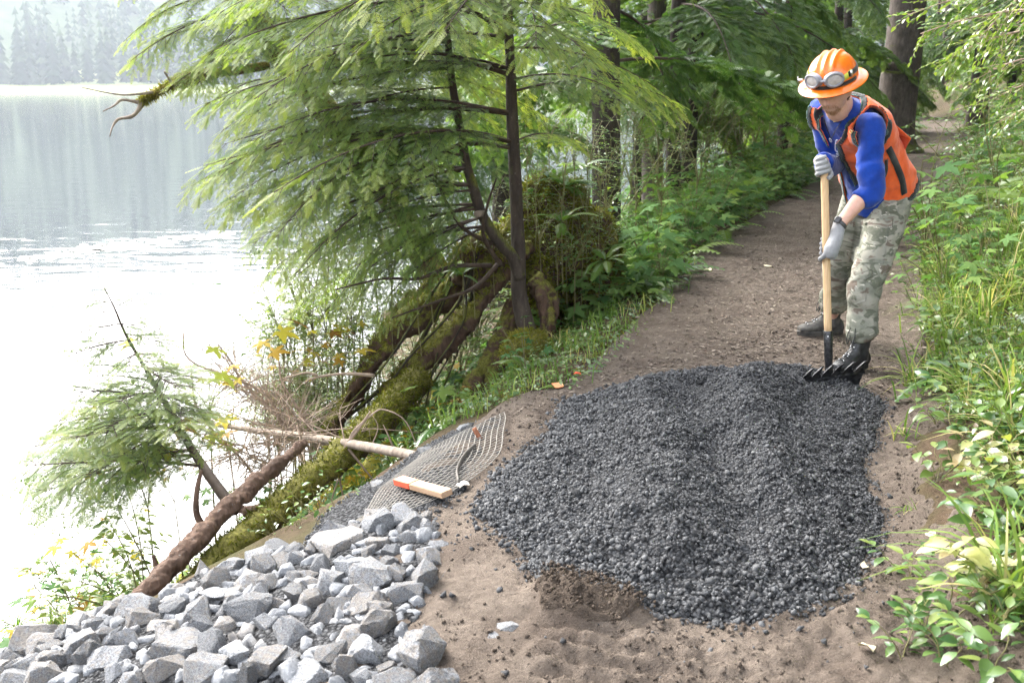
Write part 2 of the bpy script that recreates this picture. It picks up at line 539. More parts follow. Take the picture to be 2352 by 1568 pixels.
def H(x, y):
    x = np.asarray(x, dtype=float); y = np.asarray(y, dtype=float)
    c, w = path_c(y), path_w(y)
    k = 1 + 1.3 * np.clip((y - 9.5) / 7, 0, 1) + 0.75 * np.clip((4.3 - y) / 1.3, 0, 1)
    sl = (-(x - c) - w) / k
    sr = (x - c) - w
    z = np.interp(sl, _LX, _LZ) + np.interp(sr, _RX, _RZ)
    far = np.hypot(x, y)
    hump = fbm2(x, y, 0.006, 3, 5) * np.clip((far - 540) / 200, 0, 1) * 34
    zf = np.interp(far, [440, 462, 500, 525, 620, 900, 1500], [-4.2, -2.35, 0.1, 1.0, 42, 150, 230]) + hump
    return np.where(sl > 3, np.maximum(z, zf), z)
def H1(x, y): return float(H(np.array([x]), np.array([y]))[0])
def hit(px, py, lo=1.2, hi=60):
    d = ray(px, py)
    t = np.geomspace(lo, hi, 900)
    P = CAM_P + d * t[:, None]
    b = P[:, 2] < H(P[:, 0], P[:, 1])
    i = int(np.argmax(b)) if b.any() else 899
    p = P[i]
    return np.array([p[0], p[1], H1(p[0], p[1])])
def hits(L): return np.array([hit(*q) for q in L])

def grid_faces(nr, nc):
    i = np.arange(nr - 1)[:, None] * nc + np.arange(nc - 1)[None]
    return np.stack([i, i + 1, i + nc + 1, i + nc], -1).reshape(-1, 4)

def axis_coords(lo, mid0, mid1, hi, step, g=1.09):
    c = list(np.arange(mid0, mid1, step))
    s, v, up = step, mid1, []
    while v < hi:
        up.append(v); s *= g; v += s
    up.append(hi)
    s, v, dn = step, mid0 - step, []
    while v > lo:
        dn.append(v); s *= g; v -= s
    dn.append(lo)
    return np.array(dn[::-1] + c + up)

gx = axis_coords(-1150, -5, 8, 1150, 0.115)
gy = axis_coords(-60, 0.8, 16, 1250, 0.115)
X, Y = np.meshgrid(gx, gy)
c_, w_ = path_c(Y), path_w(Y)
dpath = w_ - np.abs(X - c_)
Z = H(X, Y)
near = np.clip(1 - np.hypot(X, Y) / 80, 0, 1)
Z = Z + near * np.where((X < 0.4) & (Y < 5.2), 0.2, 1.0) * (fbm2(X, Y, 1.6, 4, 2) * 0.09 + fbm2(X, Y, 7, 3, 3) * 0.035) * np.clip(-dpath / 0.4 + 0.4, 0, 1)
Z = np.where((dpath > -0.12) & (Y < 90), Z - 0.09 * np.clip((dpath + 0.12) / 0.1, 0, 1), Z)
far = np.hypot(X, Y)
b = MB()
V = np.stack([X, Y, Z], -1).reshape(-1, 3)
Q = grid_faces(*X.shape)
fc = far.reshape(-1)[Q[:, 0]]
lz = V[Q[:, 0], 2]
left = V[Q[:, 0], 0] < path_c(V[Q[:, 0], 1])
mi = np.where((fc > 430) & left, np.where(fc < 512, 1, 2), 0)
for m_ in (0, 1, 2):
    b.add(V if m_ == 0 else np.zeros((0, 3)), None, None)
b.Q = [Q]; b.qm = [mi.astype(np.int32)]
b.build('ground', [M['floor'], M['meadow'], M['hill']], smooth=True, kind='structure')

# trodden path: its own sheet, edges dipping under the bank soil
PILE_PX = [(1430, 885), (1600, 865), (1830, 850), (1950, 880), (2035, 930), (2010, 1000), (1990, 1070), (2020, 1200), (1965, 1340), (1890, 1392),
           (1750, 1442), (1640, 1432), (1480, 1412), (1330, 1362), (1215, 1332), (1208, 1280), (1130, 1225), (1103, 1150), (1180, 1070), (1270, 1000), (1300, 930)]
PILE = np.array([on_z(*p) for p in PILE_PX])
MOUND = np.array([on_z(*p) for p in [(1232, 1368), (1260, 1335), (1340, 1345), (1440, 1372), (1480, 1415), (1420, 1442), (1320, 1436), (1250, 1410)]])
def path_disp(x, y):
    z = fbm2(x, y, 2.2, 3, 11) * 0.026 + fbm2(x, y, 11, 4, 12, 0.65) * 0.022
    cl = fbm2(x, y, 34, 3, 13, 0.6)
    lump = np.clip(fbm2(x, y, 0.9, 2, 14) + 0.25, 0, 1)
    nearw = np.clip((5.2 - y) / 1.5, 0.35, 1)
    z = z + np.maximum(cl, -0.25) * 0.034 * lump * nearw
    # tyre-tread bars pressed in near the bottom of the picture
    for (cx, cy, w, l) in TREADS:
        u, v = x - cx, y - cy
        m = np.exp(-(u / w) ** 6 - (v / l) ** 6)
        z = z + m * (0.020 * np.sin((v + 0.35 * u) * 2 * math.pi / 0.085) - 0.012)
    d = poly_sd(x, y, MOUND)
    z = z + np.clip((d + 0.04) / 0.16, 0, 1) ** 0.8 * 0.055
    return z
TREADS = [tuple(on_z(1350, 1515)[:2]) + (.13, .20), tuple(on_z(1560, 1545)[:2]) + (.12, .14)]
yr = [0.9]
while yr[-1] < 8.5: yr.append(yr[-1] + 0.016)
s_ = 0.016
while yr[-1] < 88: s_ *= 1.035; yr.append(yr[-1] + s_)
yr = np.array(yr)
nc = 122
u = np.linspace(-1, 1, nc)
YY = np.repeat(yr[:, None], nc, 1)
cc, ww = path_c(YY), path_w(YY)
marg_l = np.where(YY < 5.0, 0.5, 0.22)
marg_r = np.where(YY < 5.2, 0.42, 0.24)
XX = cc + np.where(u[None] < 0, u[None] * (ww + marg_l), u[None] * (ww + marg_r))
ZZ = H(XX, YY)
over = np.abs(XX - cc) - ww
edge_lim = np.where(u[None] < 0, marg_l, marg_r)
fall = np.clip((over - edge_lim + 0.16) / 0.16, 0, 1)
ZZ = ZZ + path_disp(XX, YY) + 0.012 - fall * 0.14
b = MB()
b.add(np.stack([XX, YY, ZZ], -1).reshape(-1, 3), None, grid_faces(*XX.shape))
b.build('path', [M['path']], smooth=True, kind='structure')
def PZ(x, y):
    x = np.asarray(x, dtype=float); y = np.asarray(y, dtype=float)
    return H(x, y) + path_disp(x, y) + 0.012

# lake
g = G('lake_water')
mp = g.n('Mapping', Vector=g.pos(), Scale=(1.0, 2.6, 1.0)).outputs[0]
h1 = g.noise(0.55, 3, 0.5, mp, 0.3)
h2 = g.noise(3.4, 2, 0.5, mp)
ripp = g.math('ADD', h1, g.math('MULTIPLY', h2, 0.10))
bp = g.bump(ripp, 0.08, 0.2)
p_ = g.n('BsdfPrincipled', Base_Color=(0.014, 0.020, 0.023), Roughness=0.05, IOR=1.33, Normal=bp)
M['water'] = g.fin(p_.outputs[0])
lx = axis_coords(-900, -40, 30, 900, 3.0, 1.2); ly = axis_coords(-60, 0, 60, 1000, 3.0, 1.2)
LXg, LYg = np.meshgrid(lx, ly)
b = MB(); b.add(np.stack([LXg, LYg, np.full_like(LXg, WATER)], -1).reshape(-1, 3), None, grid_faces(*LXg.shape))
b.build('lake', [M['water']], smooth=True, kind='structure')

# pale flecks drifting on the lake
b = MB()
r = np.random.default_rng(5)
for i in range(260):
    t = r.random()
    px = 60 + t * 470
    py = 600 - 62 * t ** 0.7 + r.normal() * 5
    p = on_z(px, py, WATER + 0.006)
    a = r.random() * 6.28; s = 0.03 + 0.10 * r.random() ** 2
    k = 5; an = a + np.arange(k) * 2 * math.pi / k
    b.add(np.stack([p[0] + np.cos(an) * s * 1.8, p[1] + np.sin(an) * s, np.full(k, p[2])], -1), [[0, 1, 2], [0, 2, 3], [0, 3, 4]])
b.build('floating_debris', [M['flat']('pale_fleck', (0.75, 0.75, 0.70), 0.6)], kind='stuff', label='line of pale flecks drifting on the lake surface', cat='debris')

# ------------------------------------------------------------------ far forest across the water
def cone_tree(r, tiers=9, sides=7):
    mb = MB()
    mb.tube([[0, 0, 0], [0, 0, 0.9]], [0.018, 0.006], 5, 0, 0.1)
    for k in range(tiers):
        t = k / tiers
        z0 = 0.05 + 0.93 * t
        z1 = z0 + 0.17 * (1 - 0.45 * t)
        rr = (0.16 * (1 - t) ** 0.8 + 0.012)
        n = sides * 2
        a = np.arange(n) * 2 * math.pi / n + r.random() * 6
        rad = rr * np.where(np.arange(n) % 2 == 0, 1.0, 0.42) * (0.75 + 0.5 * r.random(n))
        V = np.vstack([np.stack([np.cos(a) * rad, np.sin(a) * rad, z0 + 0.02 * r.normal(size=n) - 0.03 * (rad > rr * .6)], -1), [[0, 0, min(z1, 1.0)]]])
        mb.add(V, [[j, (j + 1) % n, n] for j in range(n)], None, 0, 0.2 + 0.6 * r.random())
    return mb
ft = [cone_tree(np.random.default_rng(20 + i)) for i in range(4)]
ft_me = [m_.mesh('far_conifer', [M['needle_hill']]) for m_ in ft]
r = np.random.default_rng(3)
n_front = 0
for i in range(64):
    az = R(-31 + 27 * (i + 0.5 + r.normal() * 0.35) / 64)
    d = 508 + 14 * r.random()
    x, y = d * math.sin(az), d * math.cos(az)
    o = obj('far_conifer', ft_me[i % 4], label='pale hazy conifer at the foot of the hill across the lake', cat='tree', group='conifers along the far shore')
    h = 17 + 14 * r.random()
    place(o, rotz(r.random() * 6), (x, y, H1(x, y) - 0.3), h)
b = MB()
N_ = 2000
az = R(-44) + R(78) * r.random(N_)
dd = 526 + 430 * r.random(N_) ** 1.3
xx, yy = dd * np.sin(az), dd * np.cos(az)
zz = H(xx, yy) - 0.5
hh = 15 + 13 * r.random(N_)
low = [cone_tree(np.random.default_rng(40 + i), 5, 4).arrays() for i in range(3)]
for v in range(3):
    s = np.arange(N_) % 3 == v
    a = r.random(s.sum()) * 6
    Rm = np.array([rotz(q) for q in a]) * hh[s][:, None, None]
    b.many(low[v], Rm, np.stack([xx, yy, zz], -1)[s], 0, 0.1 + 0.8 * r.random(s.sum()))
b.build('hillside_forest', [M['needle_hill']], kind='stuff', label='hazy conifer forest covering the far hillside', cat='forest')

# ------------------------------------------------------------------ haze over the lake basin
HAZE = 0.00027
if HAZE > 0:
    b = MB(); b.box((0, 560, 130), (1240, 700, 136))
    g = G('lake_haze')
    pv = g.nt.nodes.new('ShaderNodeVolumePrincipled')
    pv.inputs['Color'].default_value = (0.82, 0.89, 1.0, 1)
    pv.inputs['Density'].default_value = HAZE
    pv.inputs['Anisotropy'].default_value = 0.4
    g.nt.links.new(pv.outputs[0], g.out.inputs['Volume'])
    b.build('haze', [g.m], kind='stuff', label='pale haze hanging over the lake and the hill', cat='haze')
# ================================================================== gravel heap
def hull_stone(r, n=14, squash=(1, 0.8, 0.65), bevel=0.0, seg=1):
    bm = bmesh.new()
    for _ in range(n):
        v = r.normal(size=3); v /= np.linalg.norm(v)
        v *= (0.85 + 0.3 * r.random())
        bm.verts.new((np.sign(v) * np.abs(v) ** 0.8) * squash)
    bmesh.ops.convex_hull(bm, input=bm.verts)
    bmesh.ops.delete(bm, geom=[v for v in bm.verts if not v.link_faces], context='VERTS')
    bmesh.ops.dissolve_limit(bm, angle_limit=R(16), verts=bm.verts, edges=bm.edges)
    if bevel:
        bmesh.ops.bevel(bm, geom=bm.edges[:], offset=bevel, segments=seg, profile=0.6, affect='EDGES')
    bmesh.ops.triangulate(bm, faces=bm.faces[:])
    V = np.array([v.co[:] for v in bm.verts]); T = np.array([[v.index for v in f.verts] for f in bm.faces])
    bm.verts.index_update()
    T = np.array([[v.index for v in f.verts] for f in bm.faces])
    bm.free()
    V = V - V.mean(0)
    return V / np.abs(V).max(), T, None

def pile_h(x, y):
    """height of the gravel heap over the path sheet"""
    wob = fbm2(x, y, 5, 3, 31) * 0.035
    d = poly_sd(x, y, PILE) + wob
    base = 0.115 * np.clip(d / 0.42, 0, 1) ** 0.7 + 0.05 * np.clip((d - .3) / .6, 0, 1)
    # raked ridges that run from the back left to the front right
    q = np.array(on_z(1700, 880)[:2]); e = np.array(on_z(1790, 1250)[:2]) - q; e /= np.linalg.norm(e)
    a = (x - q[0]) * e[1] - (y - q[1]) * e[0]           # across the ridges, + to the right seen from above
    a = a + fbm2(x, y, 1.6, 2, 33) * 0.10
    rid = 0.055 * np.exp(-((a + .02) / .12) ** 2) + 0.045 * np.exp(-((a - .46) / .10) ** 2) + 0.045 * np.exp(-((a + .62) / .14) ** 2) - 0.05 * np.exp(-((a - .22) / .10) ** 2) - 0.04 * np.exp(-((a + .33) / .11) ** 2)
    rid = rid * .9
    core = np.clip((d - 0.1) / 0.25, 0, 1)
    lump = fbm2(x, y, 3.0, 3, 34) * 0.05 + fbm2(x, y, 9, 3, 35) * 0.02
    return np.where(d > 0, base + core * (rid + lump), d * 0.6), d

x0, x1, y0, y1 = PILE[:, 0].min() - .1, PILE[:, 0].max() + .1, PILE[:, 1].min() - .1, PILE[:, 1].max() + .1
px_ = np.arange(x0, x1, 0.014); py_ = np.arange(y0, y1, 0.014)
XX, YY = np.meshgrid(px_, py_)
ph, pd = pile_h(XX, YY)
fine = (fbm2(XX, YY, 45, 2, 36) * 0.012 + fbm2(XX, YY, 20, 2, 37) * .010) * np.clip(pd / .1, 0, 1)
ZZ = PZ(XX, YY) + ph + fine
b = MB()
Q = grid_faces(*XX.shape)
keep = (pd.reshape(-1)[Q] > -0.03).any(1)
t_ = 0.1 + 0.1 * fbm2(XX, YY, 30, 2, 38)
b.add(np.stack([XX, YY, ZZ], -1).reshape(-1, 3), None, Q[keep], 0, t_.reshape(-1))
PC = np.array([PILE[:, 0].mean(), PILE[:, 1].mean(), 0.0])
pile = empty('gravel_heap', (0, 0, 0), 'wide heap of dark grey crushed gravel spread over the trail', 'gravel heap')
b.build('gravel_bed', [M['gravel_bed']], pile, smooth=True)
def on_pile(x, y):
    h, d = pile_h(x, y)
    return PZ(x, y) + np.maximum(h, 0), d
r = np.random.default_rng(17)
gst = [hull_stone(r, 11) for _ in range(8)]
gme = []
for V, T, _ in gst:
    mb = MB(); mb.add(V, T, None, 0, r.random()); gme.append(mb.mesh('gravel_stone', [M['gravel']]))
# coarse stones rolled out to the left flank and the front of the heap: one object each
cand = []
edge_pts = hits([(1115, 1150), (1180, 1090), (1150, 1215), (1240, 1300)])
while len(cand) < 290:
    x, y = x0 + (x1 - x0) * r.random(), y0 + (y1 - y0) * r.random()
    d = float(poly_sd(np.array([x]), np.array([y]), PILE)[0])
    lft = (x - path_c(y)) < -0.05 - 0.25 * r.random()
    wgt = 0.0
    if -0.05 < d < 0.34 and lft: wgt = 1.0
    elif -0.05 < d < 0.20 and y < 3.0: wgt = 0.8
    elif -0.06 < d < 0.12: wgt = 0.35
    elif d > 0.12: wgt = 0.025
    if r.random() > wgt: continue
    cand.append((x, y, d))
for i, (x, y, d) in enumerate(cand):
    z, _ = on_pile(np.array([x]), np.array([y]))
    s = 0.010 + 0.011 * r.random() ** 1.4
    o = obj('stone', gme[i % 8], pile)
    place(o, rand_rot(r) @ np.diag([1, .9, .8]), (x, y, z[0] + s * 0.35), s)
# all the smaller stones as one part
b = MB()
N_ = 52000
xx, yy = x0 + (x1 - x0) * r.random(N_), y0 + (y1 - y0) * r.random(N_)
z, d = on_pile(xx, yy)
k = (d > -0.02 - 0.05 * r.random(N_) ** 3)
xx, yy, z, d = xx[k], yy[k], z[k], d[k]
n = len(xx)
coarse = np.clip(1 - d / 0.4, 0, 1) * ((xx - path_c(yy) < 0.1) | (yy < 3.1))
s = (0.0028 + 0.0048 * r.random(n) ** 2) * (1 + 1.2 * coarse * r.random(n)) + np.where(r.random(n) < 0.035, 0.007, 0)
tmp = [hull_stone(r, 8) for _ in range(6)]
fz = (fbm2(xx, yy, 45, 2, 36) * 0.012 + fbm2(xx, yy, 20, 2, 37) * .010) * np.clip(d / .1, 0, 1)
for v in range(6):
    q = np.arange(n) % 6 == v
    Rm = np.array([rand_rot(r) for _ in range(40)])[r.integers(0, 40, q.sum())] * s[q][:, None, None]
    b.many(tmp[v], Rm, np.stack([xx, yy, z + fz + s * 0.3], -1)[q], 0, r.random(q.sum()) * 1.1 + np.where(r.random(q.sum()) < .06, .7, 0))
b.build('fine_gravel', [M['gravel']], pile, kind='stuff')

# gravel crumbs and small stones strewn over the soil round the heap
b = MB()
N_ = 1500
for i in range(N_):
    if r.random() < 0.5:
        p = on_z(980 + 300 * r.random(), 980 + 300 * r.random())
    else:
        p = on_z(980 + 1100 * r.random(), 1150 + 420 * r.random())
    d = float(poly_sd(np.array([p[0]]), np.array([p[1]]), PILE)[0])
    if d > -0.01 or r.random() > 0.08 + 0.9 * math.exp(d / 0.10): continue
    s = 0.004 + 0.011 * r.random() ** 3
    b.many(tmp[i % 6], rand_rot(r)[None] * s, np.array([[p[0], p[1], float(PZ(p[0], p[1])) + s * .3]]), 0, 0.2 + .8 * r.random())
b.build('stray_gravel', [M['gravel']], kind='stuff', label='stray gravel crumbs strewn on the soil around the heap', cat='gravel')

# ================================================================== soil mound at the heap's front edge
mx0, mx1, my0, my1 = MOUND[:, 0].min() - .1, MOUND[:, 0].max() + .1, MOUND[:, 1].min() - .1, MOUND[:, 1].max() + .1
XX, YY = np.meshgrid(np.arange(mx0, mx1, .007), np.arange(my0, my1, .007))
dd = poly_sd(XX, YY, MOUND) + fbm2(XX, YY, 12, 3, 41) * 0.03
hh = np.where(dd > 0, 0.012 + (fbm2(XX, YY, 22, 4, 42, .7) * 0.03 + np.maximum(fbm2(XX, YY, 60, 2, 43), 0) * .02) * np.clip(dd / .04, 0, 1), dd * 0.8)
b = MB(); Q = grid_faces(*XX.shape)
b.add(np.stack([XX, YY, PZ(XX, YY) + hh], -1).reshape(-1, 3), None, Q[(dd.reshape(-1)[Q] > -0.02).any(1)])
mm = 2600
mxr, myr = mx0 + (mx1 - mx0) * r.random(mm), my0 + (my1 - my0) * r.random(mm)
md = poly_sd(mxr, myr, MOUND) + fbm2(mxr, myr, 12, 3, 41) * .03
mk_ = md > -.05 * r.random(mm) ** 2
mxr, myr = mxr[mk_], myr[mk_]
sz_ = .003 + .008 * r.random(len(mxr)) ** 2.5
b.many(tmp[0], np.array([rand_rot(r) for _ in range(60)])[r.integers(0, 60, len(mxr))] * sz_[:, None, None], np.stack([mxr, myr, PZ(mxr, myr) + .02 + .012 * r.random(len(mxr))], -1))
sm = b.build('soil_mound', [M['darksoil']], smooth=True, kind='stuff', label='small mound of moist brown soil against the front of the gravel', cat='soil')

# soil clods over the near soil, and wood chip litter over the trail behind
b = MB()
n = 8500
xs, ys, ss = [], [], []
while len(xs) < n:
    y = 2.0 + 4.0 * r.random() ** 1.4
    x = path_c(y) + (r.random() * 2 - 1) * (path_w(y) + 0.3)
    if poly_sd(np.array([x]), np.array([y]), PILE)[0] > 0.0: continue
    if fbm2(np.array([x]), np.array([y]), 2.2, 2, 44)[0] + 0.45 < r.random() * 0.8: continue
    xs.append(x); ys.append(y); ss.append(0.002 + 0.008 * r.random() ** 4)
xs, ys, ss = np.array(xs), np.array(ys), np.array(ss)
zc = PZ(xs, ys)
for v in range(6):
    q = np.arange(n) % 6 == v
    Rm = np.array([rand_rot(r) for _ in range(40)])[r.integers(0, 40, q.sum())] * ss[q][:, None, None]
    b.many(tmp[v], Rm, np.stack([xs, ys, zc + ss * .2], -1)[q], 0, r.random(q.sum()) * .8)
b.build('soil_crumbs', [M['crumb']], kind='stuff', label='crumbs of brown soil lying over the bare ground', cat='soil')
b = MB()
n = 15000
y = 4.6 + 13 * r.random(n) ** 1.5
x = path_c(y) + np.clip(r.normal(size=n) * 0.55, -1.15, 1.15) * path_w(y)
k = poly_sd(x, y, PILE) < -0.03
x, y = x[k], y[k]; n = len(x)
z = PZ(x, y)
L = (0.006 + 0.015 * r.random(n) ** 2); a = r.random(n) * 6.28
chip = (np.array([[-1, -.35, 0], [.2, -.5, .12], [1, .1, .05], [-.1, .45, .16]]), None, np.array([[0, 1, 2, 3]]))
D = np.stack([np.cos(a), np.sin(a), r.normal(size=n) * .18], -1)
Nn = np.stack([r.normal(size=n) * .3, r.normal(size=n) * .3, np.ones(n)], -1)
Rm = frames(D, Nn) * L[:, None, None]
b.many(chip, Rm, np.stack([x, y, z + .004], -1), 0, r.random(n) ** 1.3)
b.build('trail_litter', [M['chip']], kind='stuff', label='wood chips and dead leaf litter strewn over the trail', cat='litter')

# ================================================================== riprap
RIP_PX = [(-60, 1640), (60, 1500), (180, 1452), (320, 1400), (470, 1322), (560, 1300), (700, 1262), (735, 1232), (880, 1196), (1000, 1178), (1012, 1250), (1008, 1340), (975, 1430), (955, 1490), (1000, 1568), (1010, 1640)]
RIP = hits(RIP_PX)
rr_ = np.random.default_rng(8)
def rock_mesh(i, n=16, squash=(1, .8, .62)):
    V, T, _ = hull_stone(np.random.default_rng(100 + i), n, squash, 0.045, 2)
    mb = MB(); mb.add(V, T, None, 0, 0.5)
    me = mb.mesh('rock', [M['rock']])
    bm = bmesh.new(); bm.from_mesh(me)
    bmesh.ops.subdivide_edges(bm, edges=[e for e in bm.edges if e.calc_length() > 0.3], cuts=2, use_grid_fill=True)
    bmesh.ops.triangulate(bm, faces=bm.faces[:])
    P = np.array([v.co[:] for v in bm.verts])
    P = P * (1 + 0.14 * fbm(P * 1.9 + i, 2, i))[:, None] * (1 + 0.10 * fbm(P * 6 + i, 3, i + 5))[:, None]
    for v, p in zip(bm.verts, P): v.co = p
    bm.to_mesh(me); bm.free()
    me.polygons.foreach_set('use_smooth', np.ones(len(me.polygons), dtype=bool))
    me.set_sharp_from_angle(angle=R(27))
    return me
rock_me = [rock_mesh(i, 13 + (i * 5) % 8, [(1, .85, .74), (1, .78, .82), (1, .92, .62), (1, .7, .66)][i % 4]) for i in range(14)]
rocks = []      # (x, y, z, size)
riprap = empty('riprap_bank', (0, 0, 0), 'bank of angular pale grey rocks piled along the trail shoulder', 'rock pile')
placed = []
def rock_at(p, s, k, Rm, parent=riprap, lift=0.30, **kw):
    o = obj('rock', rock_me[k], parent, **kw)
    z = p[2] + lift * s
    place(o, Rm, (p[0], p[1], z), s)
    placed.append((p[0], p[1], s))
    return o
# rocks with a look of their own: things that could be lifted off the bank
named = [
    (88, 1505, .115, 4, 'large grey slanting block at the outer lower end of the rock bank', 0.45),
    (780, 1268, .092, 2, 'long flat-topped grey rock at the upper rim of the rock bank', 0.3),
    (846, 1352, .085, 6, 'pale broad rock in the middle of the rock bank beside a brownish one', 0.35),
    (584, 1425, .075, 1, 'pale rounded upright rock in the middle of the rock bank', 0.5),
    (972, 1535, .085, 5, 'speckled tall rock at the soil edge, lowest of the rock bank', 0.4),
    (415, 1508, .085, 2, 'grey rock with a flat slanting top face in the lower rock bank', 0.35),
    (978, 1352, .08, 8, 'brownish rounded rock at the soil edge of the rock bank', 0.3),
    (1000, 1265, .05, 10, 'small white flat rock on the soil beside the rock bank', 0.25),
]
for px, py, s, k, lab, lf in named:
    rock_at(hit(px, py), s, k, rotz(rr_.random() * 6) @ rand_rot(rr_) if lf > .4 else rotz(rr_.random() * 6), None, lf, label=lab, cat='rock')
bx0, bx1, by0, by1 = RIP[:, 0].min(), RIP[:, 0].max(), RIP[:, 1].min(), RIP[:, 1].max()
small = MB(); rock_lo = [hull_stone(np.random.default_rng(700 + i), 14, (1, .85, .7), .06, 1) for i in range(8)]
for layer, (smin, smax, sep, lift, target) in enumerate([(.056, .084, .64, .24, 135), (.042, .058, .52, .52, 160), (.024, .042, .50, .5, 520)]):
    cnt = 0
    for _ in range(16000):
        if cnt >= target: break
        x, y = bx0 + (bx1 - bx0) * rr_.random(), by0 + (by1 - by0) * rr_.random()
        d = poly_sd(np.array([x]), np.array([y]), RIP)[0]
        if d < 0.02: continue
        s = smin + (smax - smin) * rr_.random()
        if any((x - a) ** 2 + (y - c) ** 2 < (sep * (s + q)) ** 2 for a, c, q in placed): continue
        k = int(rr_.integers(0, 14))
        sq = rotz(rr_.random() * 6.28)
        ti = rand_rot(rr_)
        ax = frames(np.array([[1, rr_.normal() * .35, rr_.normal() * .35]]), np.array([[rr_.normal() * .35, rr_.normal() * .35, 1]]))[0]
        Rr = sq @ (ax if rr_.random() < .65 else ti)
        if layer < 2: rock_at((x, y, H1(x, y)), s, k, Rr, riprap, lift)
        else:
            placed.append((x, y, s)); small.many(rock_lo[k % 8], Rr[None] * s * 1.05, np.array([[x, y, H1(x, y) + lift * s]]), 0, .5)
        cnt += 1
small.build('small_rocks', [M['rock']], riprap, smooth=False, kind='stuff')
# two pale flat stones bedded in the soil in front, and the stones on the net's outer rim
for px, py, s, k, lab in [(1125, 1472, .042, 2, 'small flat pale stone bedded in the soil, the left of a pair'), (1166, 1448, .036, 6, 'small pale stone bedded in the soil, the right of a pair'),
                          (870, 1118, .055, 3, 'pale rock lying on the outer rim of the netting'), (980, 1040, .065, 7, 'dark grey flat rock beside the end of the fallen pole'),
                          (1070, 985, .05, 9, 'grey rock half buried at the upper end of the netting')]:
    p = hit(px, py)
    rock_at(p, s, k, rotz(rr_.random() * 6) @ np.diag([1, 1, .6]), None, .1, label=lab, cat='rock')
# grit between the rocks and under the netting
NET_PX = [(1150, 962), (1095, 1050), (1062, 1130), (1010, 1178), (880, 1200), (730, 1245), (690, 1262), (735, 1195), (840, 1120), (950, 1045), (1060, 985)]
NETP = hits(NET_PX)
b = MB()
reg = [(RIP, 7000, .004, .018), (NETP, 5200, .003, .010)]
for poly, cnt, sa, sb in reg:
    X0, X1, Y0, Y1 = poly[:, 0].min(), poly[:, 0].max(), poly[:, 1].min(), poly[:, 1].max()
    xx, yy = X0 + (X1 - X0) * r.random(cnt * 2), Y0 + (Y1 - Y0) * r.random(cnt * 2)
    k = poly_sd(xx, yy, poly) > -.02
    xx, yy = xx[k][:cnt], yy[k][:cnt]
    s = sa + (sb - sa) * r.random(len(xx)) ** 2.5
    zz = H(xx, yy) + .01
    for v in range(6):
        q = np.arange(len(xx)) % 6 == v
        Rm = np.array([rand_rot(r) for _ in range(30)])[r.integers(0, 30, q.sum())] * s[q][:, None, None]
        b.many(tmp[v], Rm, np.stack([xx, yy, zz + s * .2], -1)[q], 0, .3 + .9 * r.random(q.sum()))
b.build('bank_grit', [M['gravel']], kind='stuff', label='grey grit filling the bank under the netting and between rocks', cat='gravel')
# bed sheet of grit under the net
X0, X1, Y0, Y1 = NETP[:, 0].min() - .1, NETP[:, 0].max() + .1, NETP[:, 1].min() - .1, NETP[:, 1].max() + .1
XX, YY = np.meshgrid(np.arange(X0, X1, .02), np.arange(Y0, Y1, .02))
dd = poly_sd(XX, YY, NETP) + fbm2(XX, YY, 7, 3, 51) * .05
b = MB(); Q = grid_faces(*XX.shape)
b.add(np.stack([XX, YY, H(XX, YY) + .016 + fbm2(XX, YY, 20, 3, 52) * .012 - np.clip(.03 - dd, 0, .1)], -1).reshape(-1, 3), None, Q[(dd.reshape(-1)[Q] > -.04).all(1)], 0, .45)
b.build('gravel_bed', [M['gravel_bed']], smooth=True, kind='stuff', label='layer of grey gravel under the plastic netting', cat='gravel')

X0, X1, Y0, Y1 = RIP[:, 0].min() - .1, RIP[:, 0].max() + .1, RIP[:, 1].min() - .1, RIP[:, 1].max() + .1
XX, YY = np.meshgrid(np.arange(X0, X1, .025), np.arange(Y0, Y1, .025))
dd = poly_sd(XX, YY, RIP) + fbm2(XX, YY, 7, 3, 53) * .05
b = MB(); Q = grid_faces(*XX.shape)
b.add(np.stack([XX, YY, H(XX, YY) + .024 + fbm2(XX, YY, 20, 3, 54) * .014 - np.clip(.03 - dd, 0, .1)], -1).reshape(-1, 3), None, Q[(dd.reshape(-1)[Q] > -.04).all(1)], 0, -.1)
b.build('gravel_bed', [M['gravel_bed']], smooth=True, kind='stuff', label='dark grit filling the hollows of the rock bank', cat='gravel')
# ================================================================== plastic netting
cA, cB, cC, cD = hit(1150, 962), hit(1045, 1150), hit(790, 1235), hit(960, 1062)   # up the path edge, then down the outer rim
def net_pt(u, v):
    """u along the trail (0 near .. 1 far), v across (0 outer .. 1 at the shoulder)"""
    near_ = cC * (1 - v)[..., None] + cB * v[..., None]
    far_ = cD * (1 - v)[..., None] + cA * v[..., None]
    P = near_ * (1 - u)[..., None] + far_ * u[..., None]
    bow = np.sin(u * math.pi) * v * 0.10 - 0.05 * np.sin(v * math.pi) * (1 - u)
    P[..., 0] += bow + 0.012 * np.sin(9 * u + 5 * v)
    P[..., 1] += 0.02 * np.sin(7 * v)
    P[..., 2] = H(P[..., 0], P[..., 1]) + 0.026 + 0.016 * fbm2(P[..., 0], P[..., 1], 5, 3, 61)
    return P
b = MB()
nu, nv = 30, 20
for i in range(nu):
    v = np.linspace(0, 1, 30); u = np.full(30, i / (nu - 1)) + .012 * np.sin(v * 6)
    b.tube(net_pt(u, v), 0.0018, 4, 0, .5, cap=False)
for j in range(nv):
    u = np.linspace(0, 1, 46); v = np.full(46, j / (nv - 1)) + .01 * np.sin(u * 8)
    b.tube(net_pt(u, v), .0021, 4, 0, .5, cap=False)
b.build('plastic_netting', [flat_net := M['flat']('net_plastic', (0.27, 0.25, 0.22), 0.8, .3, .2, 30)], smooth=True, label='pale plastic grid netting stretched over the gravel bank edge', cat='netting')
